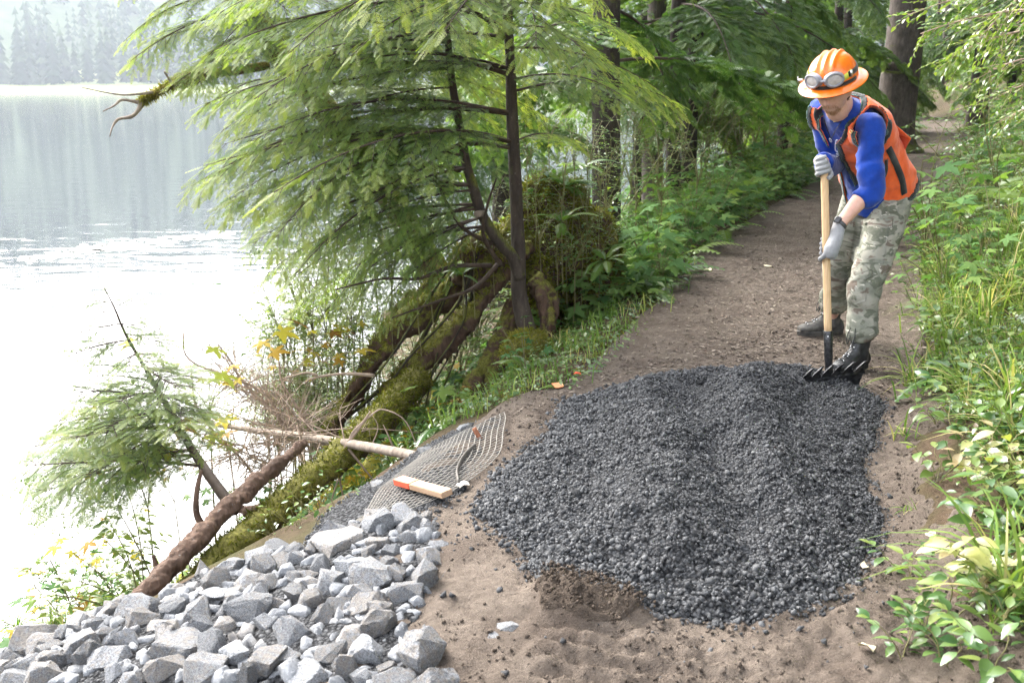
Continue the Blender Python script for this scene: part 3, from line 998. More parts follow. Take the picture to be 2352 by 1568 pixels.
b = MB()
P = np.array([hit(*q) for q in [(1092, 1040), (1074, 1058), (1058, 1080), (1050, 1105), (1054, 1128)]]); P[:, 2] += .03
P = curve(P, 20)
for k in range(2): pass
b.tube(P, .006, 6, 0, .5, flat=3.2)
b.build('edge_strip', [M['flat']('dark_strip', (0.09, 0.08, 0.07), 0.6, .3, .3)], smooth=True, label='dark curved edging strip at the upper edge of the netting', cat='strip')

# ================================================================== plank, stake, tape
p0, p1 = hit(917, 1133), hit(1028, 1166)
ax = norm(p1 - p0); Ln = np.linalg.norm(p1 - p0)
Rm = frames(ax[None], np.array([[0.1, -.25, 1.0]]))[0]
plank = empty('wooden_board', (0, 0, 0), 'short sawn board with one red painted end lying across the netting', 'board')
cen = (p0 + p1) / 2 + np.array([0, 0, .055])
def bev_box(name, half, mat, parent, Rm, c, bv=.002):
    bm = bmesh.new(); bmesh.ops.create_cube(bm, size=2)
    for v in bm.verts: v.co = Vector((v.co.x * half[0], v.co.y * half[1], v.co.z * half[2]))
    bmesh.ops.bevel(bm, geom=bm.edges[:], offset=bv, segments=2, affect='EDGES')
    me = bpy.data.meshes.new(name); bm.to_mesh(me); bm.free(); me.materials.append(mat)
    return place(obj(name, me, parent), Rm, c)
g = G('sawn_wood')
mp = g.n('Mapping', Vector=g.pos(), Scale=(3.0, 40, 40)).outputs[0]
n1 = g.noise(2.2, 5, .6, mp, .5)
wc = g.ramp(n1, (.3, (.30, .19, .115)), (.7, (.46, .32, .215)))
M['sawn'] = g.fin(g.pri(wc, .75, g.bump(n1, .3, .003), .2))
M['redpaint'] = M['flat']('red_paint', (.62, .10, .05), .6, .3, .25, 60)
body = bev_box('board', (Ln * .5 * .66, .026, .012), M['sawn'], plank, Rm, cen + ax * Ln * .165)
bev_box('painted_end', (Ln * .5 * .33, .026, .012), M['redpaint'], plank, Rm, cen - ax * Ln * .34)
# the painted side and pale worn top
bev_box('worn_top', (Ln * .5 * .328, .0255, .0008), M['flat']('worn_red', (.46, .24, .15), .8, .2, .4, 50), plank, Rm, cen - ax * Ln * .34 + Rm[:, 2] * .0125, .0003)
p = hit(1100, 1020)
b = MB(); b.box((0, 0, 0), (.010, .007, .045)); me = b.mesh('stake', [M['redwood'] if 'redwood' in M else M['flat']('red_wood', (.22, .09, .05), .8, .2, .4, 40)])
place(obj('marker_stake', me, label='short reddish splinter of wood stuck in the soil above the netting', cat='stake'), frames(np.array([[.9, .1, .5]]), np.array([[-.5, 0, .9]]))[0], p + [0, 0, .035])
def scrap(px, py, s, col, lab, name, cat, seed):
    r2 = np.random.default_rng(seed)
    p = hit(px, py)
    n = 7
    a = np.arange(n) * 2 * math.pi / n
    rad = s * (.5 + .6 * r2.random(n))
    V = np.vstack([[[0, 0, .02]], np.stack([np.cos(a) * rad * 1.7, np.sin(a) * rad, .008 + .02 * r2.random(n)], -1)])
    V2 = V - [0, 0, .003]
    b = MB(); b.add(V, [[0, 1 + i, 1 + (i + 1) % n] for i in range(n)]); b.add(V2, [[0, 1 + (i + 1) % n, 1 + i] for i in range(n)])
    place(obj(name, b.mesh(name, [M['flat'](name + '_surface', col, .6, .3, .2, 60)]), label=lab, cat=cat), rotz(r2.random() * 6), p + [0, 0, .012])
scrap(1283, 897, .034, (.75, .28, .13), 'orange scrap of flagging tape on the soil behind the gravel', 'flagging_tape', 'tape', 1)
scrap(1325, 868, .02, (.80, .10, .04), 'bright red scrap of tape under the weeds by the trail edge', 'flagging_tape', 'tape', 2)
scrap(1062, 1128, .028, (.72, .66, .58), 'torn pale scrap at the corner of the netting', 'paper_scrap', 'scrap', 3)
for i, (px, py, s, lab) in enumerate([(2137, 1250, .02, 'pale dead leaf on bare soil right of the gravel'), (1985, 1300 + 20, .016, 'small pale leaf on the soil off the gravel corner'), (1990, 1505, .02, 'yellowish leaf on the soil by the lower right plants'), (1625, 628, .03, 'pale leaf lying on the trail behind the gravel'), (1285 + 480, 470 + 150, .03, 'pale leaf in the middle of the trail')]):
    scrap(px, py, s, (.60, .52, .36), lab, 'fallen_leaf', 'leaf', 10 + i)
# ================================================================== conifers
def frond_tmpl(q):
    """flat feathery spray of a hemlock twig, unit length along +x"""
    V, T = [], []
    def tri(a, b_, c):
        k = len(V); V.extend([a, b_, c]); T.append([k, k + 1, k + 2])
    def needle(p, d, L, w):
        d = np.array([d[0], d[1], 0.0]); s = np.array([-d[1], d[0], 0.0]) * w
        tri(p - s, p + s, p + d * L + np.array([0, 0, -0.02]))
    if q == 2:
        nt = 6
        for sd in (-1, 1):
            for i in range(nt):
                t = (i + 0.35 + 0.25 * sd * .5) / nt
                L = 0.25 * (1 - t) ** 0.8 + 0.06
                a = R(36) * sd
                d = np.array([math.cos(a), math.sin(a), 0.0])
                p0 = np.array([t, 0, -.06 * t * t])
                k = 3
                for j in range(k):
                    f = (j + .6) / k
                    p = p0 + d * L * f + [0, 0, -.10 * L * f * f]
                    for s2 in (-1, 1):
                        an = a + s2 * R(58)
                        needle(p, (math.cos(an), math.sin(an)), 0.095 * (1 - .35 * f), 0.016)
                needle(p0 + d * L * .9, d, .10, .013)
                s3 = np.array([-d[1], d[0], 0]) * .006
                tri(p0 - s3, p0 + s3, p0 + d * L)
        for j in range(9):
            for s2 in (-1, 1):
                an = s2 * R(55)
                needle(np.array([.08 + j * .105, 0, -.06 * (.08 + j * .1) ** 2]), (math.cos(an), math.sin(an)), .095, .016)
        needle(np.array([.92, 0, -.05]), (1, 0), .14, .02)
    else:
        nt = 7 if q == 1 else 3
        for sd in (-1, 1):
            for i in range(nt):
                t = (i + .4) / nt
                L = (0.52 if q == 1 else .6) * (1 - t) ** .8 + .12
                a = R(46) * sd
                d = np.array([math.cos(a), math.sin(a), 0]); s3 = np.array([-d[1], d[0], 0])
                p0 = np.array([t, 0, 0])
                w = .055 if q == 1 else .11
                tri(p0, p0 + d * L * .45 + s3 * w, p0 + d * L + [0, 0, -.07])
                if q == 1:
                    tri(p0, p0 + d * L - np.array([0, 0, .07]), p0 + d * L * .5 - s3 * w)
        tri(np.array([.6, -.06, 0.]), np.array([.6, .06, 0.]), np.array([1.08, 0, -.06]))
    return np.array(V), np.array(T), None
FR = {q: frond_tmpl(q) for q in (0, 1, 2)}

def make_branch(L, seed, q, wood, leafm, gap=0.078, fl=0.112, bare=0.10, droop=0.20, dens=1.0, wide=1.0):
    r = np.random.default_rng(seed)
    mb = MB()
    t = np.linspace(0, 1, 14)
    ay = .05 * L * np.sin(t * 3 + r.random() * 6) * t
    az = L * (0.10 * t - (0.10 + droop) * t ** 2.2)
    ax = L * t * (1 - .06 * t)
    A = np.stack([ax, ay, az], -1)
    mb.tube(A, .0075 * L ** .8 * (1 - t) ** .8 + .0016, 5, 0, .3, cap=False)
    def pt(f): return np.array([np.interp(f, t, A[:, k]) for k in range(3)])
    P, D, NN, S, TN = [], [], [], [], []
    n = int(L / gap)
    for i in range(n):
        f = bare + (1 - bare) * (i + r.random() * .5) / n
        p = pt(f); ta = norm(pt(min(f + .03, 1)) - pt(f - .03))
        for sd in (-1, 1):
            if r.random() > dens: continue
            ll = (L * .42 * (1 - f) ** .75 + .10) * (.65 + .5 * r.random()) * wide * min(1, .35 + f * 2.5)
            an = R(46 + 14 * r.normal() * .5) * sd
            d = np.array([ta[0] * math.cos(an) - ta[1] * math.sin(an), ta[0] * math.sin(an) + ta[1] * math.cos(an), ta[2] + .05 * r.normal()])
            d = norm(d)
            ns = max(2, int(ll / (fl * .55)))
            g_ = np.linspace(0, 1, 5)
            pts = p + d * (g_ * ll)[:, None] + np.array([0, 0, -1.0]) * (.22 * ll * g_ ** 2)[:, None]
            if q >= 1: mb.tube(pts, .0028 * (1 - .7 * g_), 3, 0, .3, cap=False)
            for j in range(ns):
                gj = (j + .6) / ns
                pp = np.array([np.interp(gj, g_, pts[:, k]) for k in range(3)])
                for s2 in (-1, 1):
                    a2 = R(30) * s2 + .2 * r.normal()
                    dd = np.array([d[0] * math.cos(a2) - d[1] * math.sin(a2), d[0] * math.sin(a2) + d[1] * math.cos(a2), d[2] - .06 - .12 * gj + .09 * r.normal()])
                    P.append(pp); D.append(dd); S.append(fl * (.65 + .55 * r.random()) * (1.1 - .35 * gj))
                    NN.append([.28 * r.normal(), .28 * r.normal(), 1])
                    TN.append(.30 + .38 * gj * f + .22 * f + .16 * r.normal())
            P.append(pts[-1]); D.append(d + [0, 0, -.3]); S.append(fl * .9); NN.append([.2 * r.normal(), .2 * r.normal(), 1]); TN.append(.55 + .35 * f)
    P.append(A[-1]); D.append(A[-1] - A[-2]); S.append(fl * 1.1); NN.append([0, 0, 1]); TN.append(.85)
    Rm = frames(np.array(D), np.array(NN)) * np.array(S)[:, None, None]
    mb.many(FR[q], Rm, np.array(P), 1, np.clip(np.array(TN), 0.02, 1))
    return mb.mesh('branch', [wood, leafm])
BR_N = [make_branch(2.2, 1, 2, M['twig_dark'], M['needle'], dens=.85), make_branch(2.0, 2, 2, M['twig_dark'], M['needle'], droop=.26, dens=.85),
        make_branch(1.3, 3, 2, M['twig_dark'], M['needle']), make_branch(2.4, 4, 2, M['twig_dark'], M['needle'], dens=.75, droop=.12)]
BR_NL = [2.2, 2.0, 1.3, 2.4]
BR_M = [make_branch(3.0, 11 + i, 1, M['twig_dark'], M['needle_far'], gap=.14, fl=.22, droop=.3, bare=.14, dens=.8) for i in range(3)]
BR_F = [make_branch(3.2, 31 + i, 0, M['twig_dark'], M['needle_far'], gap=.20, fl=.42, droop=.38, bare=.12) for i in range(3)]

def branch_to(parent, base, p0, p1, k, tiltz=(0, 0, 1), droop_comp=.12):
    """hang near branch variant k so that it runs from p0 to about p1"""
    p0, p1 = np.asarray(p0, float), np.asarray(p1, float)
    D = p1 - p0
    Ld = np.linalg.norm(D)
    D = D / Ld + np.array([0, 0, droop_comp])
    Rm = frames(D[None], np.array([tiltz], float))[0]
    o = obj('branch', BR_N[k], parent)
    return place(o, Rm, p0 - base, Ld / BR_NL[k])

rt = np.random.default_rng(77)
# ---- the twin-stemmed hemlock over the bank
HB = at(1214, 778, 6.8)
hem = empty('hemlock_tree', HB, 'twin-stemmed hemlock leaning out over the lake with wide feathery branches', 'tree')
tr = [at(1226, 800, 6.85), at(1212, 760, 6.82), at(1193, 680, 6.8), at(1191, 590, 6.8), at(1187, 500, 6.8), at(1183, 400, 6.78), at(1178, 300, 6.76), at(1172, 150, 6.74), at(1164, 0, 6.7), at(1150, -260, 6.65), at(1130, -700, 6.6)]
trunkP = curve([np.append(p, q) for p, q in zip(tr, [.085, .068, .055, .050, .045, .042, .040, .037, .034, .028, .01])], 60)
b = MB(); b.tube(trunkP[:, :3] - HB, trunkP[:, 3], 12, 0, .5, wob=.22, seed=3)
b.build('trunk', [M['bark_hem']], hem, smooth=True)
st = [at(1194, 640, 6.78), at(1178, 590, 6.76), at(1140, 548, 6.72), at(1108, 495, 6.68), at(1090, 440, 6.66), at(1070, 370, 6.64), at(1054, 280, 6.62), at(1040, 200, 6.6), at(1030, 110, 6.58), at(1020, -60, 6.55)]
stemP = curve([np.append(p, q) for p, q in zip(st, [.045, .042, .040, .038, .034, .031, .028, .025, .020, .012])], 50)
b = MB(); b.tube(stemP[:, :3] - HB, stemP[:, 3], 10, 0, .5, wob=.22, seed=4)
sj = at(1099, 492, 6.60)
b.build('second_stem', [M['bark_hem']], hem, smooth=True)
b = MB(); b.tube([sj - HB + np.array([.03, .06, 0]), sj - HB + np.array([-.012, -.03, .004])], [.022, .021], 10, 0); b.build('cut_stub', [M['bark_pale']], hem, smooth=False)
def on_trunk(py): 
    k = np.argmin([abs((784 - PXF * ((p - CAM_P) @ np.array([0, math.sin(PITCH), math.cos(PITCH)])) / ((p - CAM_P) @ np.array([0, math.cos(PITCH), -math.sin(PITCH)]))) - py) for p in trunkP[:, :3]])
    return trunkP[k, :3]
def on_stem(py):
    k = np.argmin([abs((784 - PXF * ((p - CAM_P) @ np.array([0, math.sin(PITCH), math.cos(PITCH)])) / ((p - CAM_P) @ np.array([0, math.cos(PITCH), -math.sin(PITCH)]))) - py) for p in stemP[:, :3]])
    return stemP[k, :3]
# (origin 't'runk or 's'tem, start y, end px, end py, end depth, variant)
BL = [('t', -330, 700, -180, 5.7, 0), ('t', -260, 560, -60, 6.2, 3), ('t', -180, 880, -70, 5.2, 1), ('t', -120, 470, 30, 6.4, 3), ('t', -60, 640, 70, 5.7, 0),
      ('t', 20, 800, 40, 5.6, 1), ('t', 20, 440, 120, 6.2, 3), ('t', 90, 560, 170, 5.6, 0), ('t', 165, 700, 150, 5.9, 3), ('t', 165, 430, 235, 6.3, 3),
      ('t', 255, 560, 265, 5.7, 0), ('t', 255, 470, 330, 6.4, 3), ('t', 335, 640, 330, 5.3, 1), ('t', 335, 420, 375, 5.9, 3), ('s', 250, 400, 430, 6.0, 3),
      ('s', 300, 520, 420, 5.6, 0), ('s', 310, 600, 500, 5.4, 0), ('s', 390, 470, 470, 6.1, 3), ('s', 390, 660, 560, 5.5, 1), ('s', 430, 560, 540, 6.0, 0),
      ('s', 440, 720, 540, 5.9, 1), ('s', 200, 700, 300, 5.9, 0), ('s', 150, 480, 300, 6.7, 3), ('s', 100, 600, 150, 6.9, 3), ('t', -40, 1010, 20, 5.4, 2), ('s', 350, 700, 400, 5.6, 1), ('t', -220, 430, 50, 7.0, 3), ('t', 60, 700, -10, 7.4, 0), ('s', 480, 620, 620, 6.3, 1), ('s', 500, 680, 700, 6.6, 1), ('s', 500, 760, 690, 6.4, 1), ('s', 520, 640, 680, 7.0, 0), ('s', 470, 580, 590, 6.4, 0), ('s', 520, 820, 720, 6.7, 2),
      ('s', 470, 720, 640, 6.8, 1), ('s', 420, 540, 470, 7.0, 0),
      # to the right and behind
      ('t', -100, 1420, -20, 6.4, 1), ('t', 10, 1520, 90, 7.2, 0), ('t', 60, 1380, 110, 5.9, 2), ('t', 120, 1560, 190, 7.0, 0), ('t', 180, 1440, 190, 6.2, 2),
      ('t', 215, 1575, 200, 6.9, 2),  ('t', -200, 1330, -60, 5.6, 2), ('t', -30, 1250, 80, 5.6, 2), ('t', -260, 1480, -120, 6.9, 1), ('t', 320, 1330, 310, 7.4, 2)]
for i, (w_, sy, ex, ey, eY, k) in enumerate(BL):
    p0 = on_trunk(sy) if w_ == 't' else on_stem(sy)
    branch_to(hem, HB, p0, at(ex, ey, eY), k, (.12 * rt.normal(), -.25 + .15 * rt.normal(), 1))
# bare lower limbs
b = MB()
for pts in [[(1165, 258), (1100, 248), (1000, 250), (880, 258)], [(1168, 338), (1090, 330), (1040, 338), (960, 392), (850, 445), (770, 480)], [(1056, 392), (1010, 384), (930, 412), (860, 430)],
            [(1048, 305), (1010, 312), (940, 352), (870, 385)], [(1165, 170), (1100, 150), (1010, 124), (900, 110)], [(1128, 610), (1040, 612), (960, 640), (880, 640), (770, 665)], [(1150, 75), (1110, 40), (1040, 5), (990, -20)],
            [(1150, 600), (1090, 660), (1010, 690), (900, 730)], [(1130, 560), (1060, 520), (1010, 430), (985, 330)], [(1150, 610), (1110, 540), (1120, 470), (1140, 410)]]:
    P = curve([at(x, y, 6.72 - .16 * i) for i, (x, y) in enumerate(pts)], 18) - HB
    b.tube(P, np.linspace(.017, .005, 18), 6, 0, .5, cap=True, wob=.1)
b.build('bare_limbs', [M['twig_dark']], hem, smooth=True)

# ---- mossy-stemmed hemlock further out, behind the twin-stemmed one
B2 = at(1040, 620, 8.6)
h2 = empty('hemlock_tree', B2, 'hemlock with a golden mossy stem behind the twin-stemmed tree', 'tree')
pt2 = [B2 + [0, 0, -.3], at(860, 400, 8.4), at(720, 220, 8.2), at(628, 110, 8.0), at(592, 40, 7.9), at(560, -60, 7.9), at(540, -300, 7.9)]
P2 = curve([np.append(p, q) for p, q in zip(pt2, [.13, .11, .10, .09, .085, .08, .05])], 40)
b = MB(); b.tube(P2[:, :3] - B2, P2[:, 3], 12, 0, .5, wob=.3, seed=9); b.build('trunk', [M['bark_gold']], h2, smooth=True)
for i in range(26):
    p0 = P2[14 + (i * 25) // 26, :3]
    a = -2.6 + 3.6 * rt.random() if i % 3 else rt.random() * 6
    e = p0 + np.array([math.cos(math.pi + a * .7) * .72, -.5 - .5 * rt.random(), -.1 - .35 * rt.random()])
    if i % 4 == 0: e = p0 + np.array([1.2 + rt.random(), -.2, -.2])
    branch_to(h2, B2, p0, e, i % 4, (.15 * rt.normal(), -.3, 1))
# dead mossy limb reaching over the lake
DB = at(440, 180, 7.6)
dl = empty('dead_limb', DB, 'forked dead limb with shaggy moss hanging out over the lake', 'branch')
main_ = curve([at(620, 150, 7.75), at(500, 168, 7.65), at(430, 178, 7.6), at(395, 195, 7.58), at(350, 218, 7.55), at(322, 236, 7.5)], 26)
b = MB(); b.tube(main_ - DB, np.linspace(.034, .024, 26) + .010 * fbm(main_ * 9, 2, 5), 9, 0, .5, wob=.5, seed=5); b.build('limb', [M['bark_gold']], dl, smooth=True)
for pts, r0 in [([(322, 236), (300, 232), (278, 230), (262, 243), (236, 256)], .020), ([(325, 238), (318, 252), (302, 268), (272, 274), (258, 292), (252, 314)], .022),
                ([(352, 212), (320, 216), (280, 218), (235, 211), (188, 201)], .014), ([(395, 195), (386, 178), (378, 165), (390, 170)], .016), ([(420, 180), (425, 168), (428, 172)], .02)]:
    P = curve([at(x, y, 7.5 - .04 * k) for k, (x, y) in enumerate(pts)], 18)
    b = MB(); b.tube(P - DB, np.linspace(r0, .004, 18) * .8 * (1 + .5 * np.abs(fbm(P * 14, 2, 7))), 6, 0, .5, wob=.3, seed=8); b.build('fork', [M['bark_pale']], dl, smooth=True)

def moss_fuzz(parent, pts, nrm, off, name='moss', L=.035, t0=.5, hang=.0, mat='moss', seed=0):
    """shaggy moss: bundles of short hair-thin blades"""
    r = np.random.default_rng(seed)
    n = len(pts)
    D = norm(nrm + .7 * r.normal(size=(n, 3)) + np.array([0, 0, -hang]))
    bl = (np.array([[0, -.12, 0], [0, .12, 0], [.55, .07, .10], [1, 0, -.05], [.5, -.09, .1]]), np.array([[0, 1, 2], [0, 2, 4], [4, 2, 3]]), None)
    Rm = frames(D, r.normal(size=(n, 3)))
    s = L * (.5 + r.random(n))
    b = MB(); b.many(bl, Rm * s[:, None, None], pts - off, 0, np.clip(t0 + .25 * r.normal(size=n), 0, 1))
    return b.build(name, [M[mat]], parent, kind='stuff')
def tube_surf(P, rad, n, seed, up=.2):
    r = np.random.default_rng(seed)
    i = r.integers(0, len(P) - 1, n); f = r.random(n)[:, None]
    c = P[i] * (1 - f) + P[i + 1] * f
    ta = norm(P[i + 1] - P[i])
    v = norm(r.normal(size=(n, 3)) + np.array([0, 0, up]))
    v = norm(v - ta * (v * ta).sum(1, keepdims=True))
    return c + v * (np.asarray(rad)[i] * .9)[:, None], v
p_, n_ = tube_surf(main_[6:], np.linspace(.045, .025, 20), 1500, 1)
moss_fuzz(dl, p_, n_, DB, L=.03, t0=.7, hang=.8, seed=2)

# ---- trees further along the shore and the trail
def conifer(base, r0, height, lowest, n, kind, lab, group=None, lean=(0, 0), bark='bark_dark', sc=(1.0, 1.2), seed=0, flare=1.5, name='conifer'):
    r = np.random.default_rng(900 + seed)
    base = np.asarray(base, float)
    t = empty(name, base, lab, 'tree', group)
    zz = np.array([-.5, 0, .25, .7, 1.6, 3, height * .5, height])
    P = np.stack([lean[0] * zz, lean[1] * zz, zz], -1) + np.stack([.03 * np.sin(zz * 1.3 + seed), .03 * np.cos(zz + seed), zz * 0], -1)
    rad = r0 * np.array([flare * 1.1, flare, 1.18, 1.05, 1, .93, .6, .05])
    C = curve(np.column_stack([P, rad]), 40)
    b = MB(); b.tube(C[:, :3], C[:, 3], 16, 0, .5, wob=.16, seed=seed); b.build('trunk', [M[bark]], t, smooth=True)
    L = BR_M if kind == 'm' else BR_F
    for i in range(n):
        f = (i + r.random()) / n
        z = lowest + (height * .92 - lowest) * f ** 2.2
        s = sc[0] + (sc[1] - sc[0]) * r.random()
        s *= (1 - .7 * (z / height))
        s = max(s, .3)
        a = i * 2.4 + r.normal() * .4
        D = np.array([math.cos(a), math.sin(a), .05 - .25 * (1 - z / height) + .12 * r.normal()])
        Rm = frames(D[None], np.array([[.2 * r.normal(), .2 * r.normal(), 1]]))[0]
        place(obj('branch', L[int(r.integers(0, 3))], t), Rm, np.array([lean[0] * z, lean[1] * z, z]), s)
    return t
def gz(x, y): return H1(x, y)
def tree_px(px, Y, dz=0): 
    x = at(px, 300, Y)[0]
    return (x, Y, gz(x, Y) + dz)
conifer(tree_px(1392, 11.0), .145, 15, 2.4, 12, 'm', 'thick dark trunk with loose peeling bark behind the mossy stump', seed=1, bark='bark_dark')
conifer(tree_px(1549, 14.5), .105, 16, 2.8, 12, 'm', 'dark conifer trunk, the left of the close pair in mid forest', seed=2)
conifer(tree_px(1588, 15.4), .115, 17, 3.0, 12, 'm', 'dark conifer trunk, the right of the close pair in mid forest', seed=3)
conifer((8.75, 23.2, gz(8.75, 23.2)), .40, 26, 6.0, 24, 'm', 'massive grey-barked spruce trunk beside the trail behind the worker', seed=4, bark='bark_spruce', sc=(1.1, 1.5), flare=1.7, name='spruce_tree')
conifer((14.6, 32, gz(14.6, 32)), .30, 24, 3.0, 26, 'm', 'brown trunk with mossy root flare on the right of the trail bend', seed=5, bark='bark_spruce', flare=2.2)
conifer((17.0, 46, gz(17, 46)), .30, 24, 2.0, 24, 'f', 'slim trunk at the far end of the trail', seed=6, bark='bark_spruce')
conifer(tree_px(1690, 19), .10, 15, 2.9, 16, 'm', 'conifer with layered dark sprays behind the bright shrubs', seed=7, sc=(1.0, 1.3))
conifer(tree_px(1800, 22), .13, 17, 3.0, 18, 'm', 'conifer with hanging sprays left of the hard hat', seed=8, sc=(1.0, 1.4))
conifer(tree_px(1905, 30), .14, 18, 3.0, 18, 'm', 'conifer hidden behind the hard hat and the spruce', seed=9, sc=(1.0, 1.3))
conifer(tree_px(1470, 18), .10, 15, 2.4, 16, 'm', 'slender conifer at the lake edge behind the mossy stump', seed=10, sc=(.7, 1.0))
r = np.random.default_rng(61)
k = 0
GRP = 'background conifers closing off the forest'
# shoreline rows beyond, both sides of the trail
spots = []
for y in np.arange(14, 70, 4.2):
    c, w = path_c(y), path_w(y)
    for o_ in (-4.4,):
        spots.append((c - w + o_ * (.7 + .6 * r.random()), y + r.normal() * 1.0))
    for o_ in (3.0, 6.5, 11):
        spots.append((c + w + o_ * (.8 + .5 * r.random()), y + r.normal() * 1.2))
for x, y in [(24, 62), (21, 70), (27, 74), (24, 80), (30, 84), (18, 60), (14, 56), (27, 66), (33, 76), (36, 84), (22, 88), (28, 92)]:
    spots.append((x, y))
for x, y in spots:
    if abs(x - 8.75) < 1.2 and abs(y - 23) < 2.5: continue
    if gz(x, y) < -2.0: continue
    if math.hypot(x - 14.6, y - 32) < 1.5 or abs(x - path_c(y)) < path_w(y) + .6: continue
    lab = ['background conifer with dark drooping sprays on the forested bank', 'distant dark conifer along the forest trail'][0 if y < 35 else 1]
    conifer((x, y, gz(x, y)), .09 + .10 * r.random(), 14 + 8 * r.random(), .9 + 1.6 * r.random(), 20, 'm' if y < 26 else 'f', lab, GRP, (.02 * r.normal(), .02 * r.normal()),
            ['bark_dark', 'bark_spruce', 'bark_hem'][k % 3], (.65, 1.05), 100 + k)
    k += 1
# trees on the bank right of the trail, near: trunks out of the picture, sprays hanging in at the top right
conifer((9.6, 13.5, gz(9.6, 13.5)), .2, 20, 5.2, 18, 'm', 'conifer on the right bank with dark sprays hanging over the trail', seed=31, sc=(1.0, 1.3))
conifer((12.6, 19.5, gz(12.6, 19.5)), .2, 20, 3.0, 24, 'm', 'conifer high on the right bank above the ferns', seed=32, sc=(1.0, 1.3))

for i, (x, y, lo) in enumerate([(15.5, 24, 2.6), (18.5, 28, 2.2), (12.0, 27.5, 3.0) , (20, 36, 2.2), (17.5, 39, 2.0), (13.2, 16.5, 3.2), (10.6, 33, 2.4), (14.5, 50, 2.0)]):
    if abs(x - path_c(y)) < path_w(y) + .7: x = path_c(y) + path_w(y) + 1.6
    conifer((x, y, gz(x, y)), .14 + .05 * r.random(), 18, lo, 30, 'm', 'dark conifer shading the bend of the trail', 'dark conifers around the trail bend', (0, 0), 'bark_dark', (.9, 1.3), 400 + i)
# unseen forest on the right bank, added to keep the sky off the trail
for i, (x, y) in enumerate([(6.4, 4.0), (8.0, 7.6), (8.6, 2.0), (10.5, 5.6), (12.2, 9.5)]):
    conifer((x, y, gz(x, y)), .2 + .08 * r.random(), 20, 4.5, 34, 'f', 'tall unseen conifer of the forest beside the viewpoint, added to block the sky', 'unseen conifers beside the viewpoint', (0, 0), 'bark_spruce', (1.3, 1.7), 300 + i)
# ================================================================== stump, roots, logs
def lump_mesh(parts, voxel, smooth_it, disp=None, name='m'):
    """fuse closed shells into one skin"""
    b = MB()
    for f in parts: f(b)
    me = b.mesh(name, [])
    o = bpy.data.objects.new(name, me); COL.objects.link(o)
    m = o.modifiers.new('r', 'REMESH'); m.mode = 'VOXEL'; m.voxel_size = voxel
    if smooth_it:
        m2 = o.modifiers.new('s', 'SMOOTH'); m2.iterations = smooth_it; m2.factor = .5
    dg = bpy.context.evaluated_depsgraph_get()
    me2 = bpy.data.meshes.new_from_object(o.evaluated_get(dg))
    bpy.data.objects.remove(o); bpy.data.meshes.remove(me)
    n = len(me2.vertices)
    V = np.zeros(n * 3, np.float32); me2.vertices.foreach_get('co', V); V = V.reshape(-1, 3).astype(float)
    Nn = np.zeros(n * 3, np.float32); me2.vertices.foreach_get('normal', Nn); Nn = Nn.reshape(-1, 3).astype(float)
    if disp is not None:
        V = V + disp(V, Nn)
        me2.vertices.foreach_set('co', V.astype(np.float32).ravel()); me2.update()
    me2.polygons.foreach_set('use_smooth', np.ones(len(me2.polygons), dtype=bool))
    if 'tint' not in me2.attributes:
        me2.attributes.new('tint', 'FLOAT', 'POINT')
    me2.name = name
    return me2, V, Nn
def tubef(pts, rad, n=10, flat=1.0):
    C = curve(np.column_stack([np.asarray(pts), np.asarray(rad)]), 4 * len(pts))
    return lambda b: b.tube(C[:, :3], np.maximum(C[:, 3], .004), n, flat=flat)
SB = np.array([.35, 7.6, -.35])
A_ = lambda x, y, Y: at(x, y, Y) - SB
parts = [tubef([A_(1240, 800, 7.6), A_(1245, 640, 7.6), A_(1250, 480, 7.7), A_(1262, 460, 7.8), A_(1258, 430, 7.8)], [.15, .18, .22, .20, .10]),
         tubef([A_(1330, 700, 7.7), A_(1320, 560, 7.8), A_(1300, 420, 7.9)], [.12, .17, .15]),
         tubef([A_(1400, 690, 7.8), A_(1390, 590, 7.9), A_(1350, 500, 7.9)], [.09, .14, .14]),
         tubef([A_(1180, 560, 7.5), A_(1100, 600, 7.3), A_(1050, 590, 7.3)], [.15, .17, .10]),
         tubef([A_(1240, 590, 7.3), A_(1235, 660, 7.25), A_(1250, 730, 7.2)], [.10, .085, .06])]
def rough_disp(sc, a1, a2, st=(1, 1, .35)):
    return lambda V, Nn: Nn * (a1 * fbm(V * sc * np.array(st), 4, 3, .6) + a2 * fbm(V * sc * 5, 3, 9))[:, None]
stump = empty('nurse_stump', SB, 'big rotten stump overgrown with moss, shrubs and hemlock seedlings', 'stump')
me, V, Nn = lump_mesh(parts, .022, 4, rough_disp(5.5, .13, .04), 'stump_body')
me.materials.append(M['bark_red']); obj('stump_body', me, stump)
stumpV, stumpN = V + SB, Nn
rs = np.random.default_rng(4)
sel = rs.integers(0, len(V), 13000)
k = (stumpN[sel, 2] + .5 * fbm(stumpV[sel] * 3, 3, 2) > -.25)
moss_fuzz(stump, V[sel][k], Nn[sel][k], np.zeros(3), L=.05, t0=.35, hang=.5, seed=3)
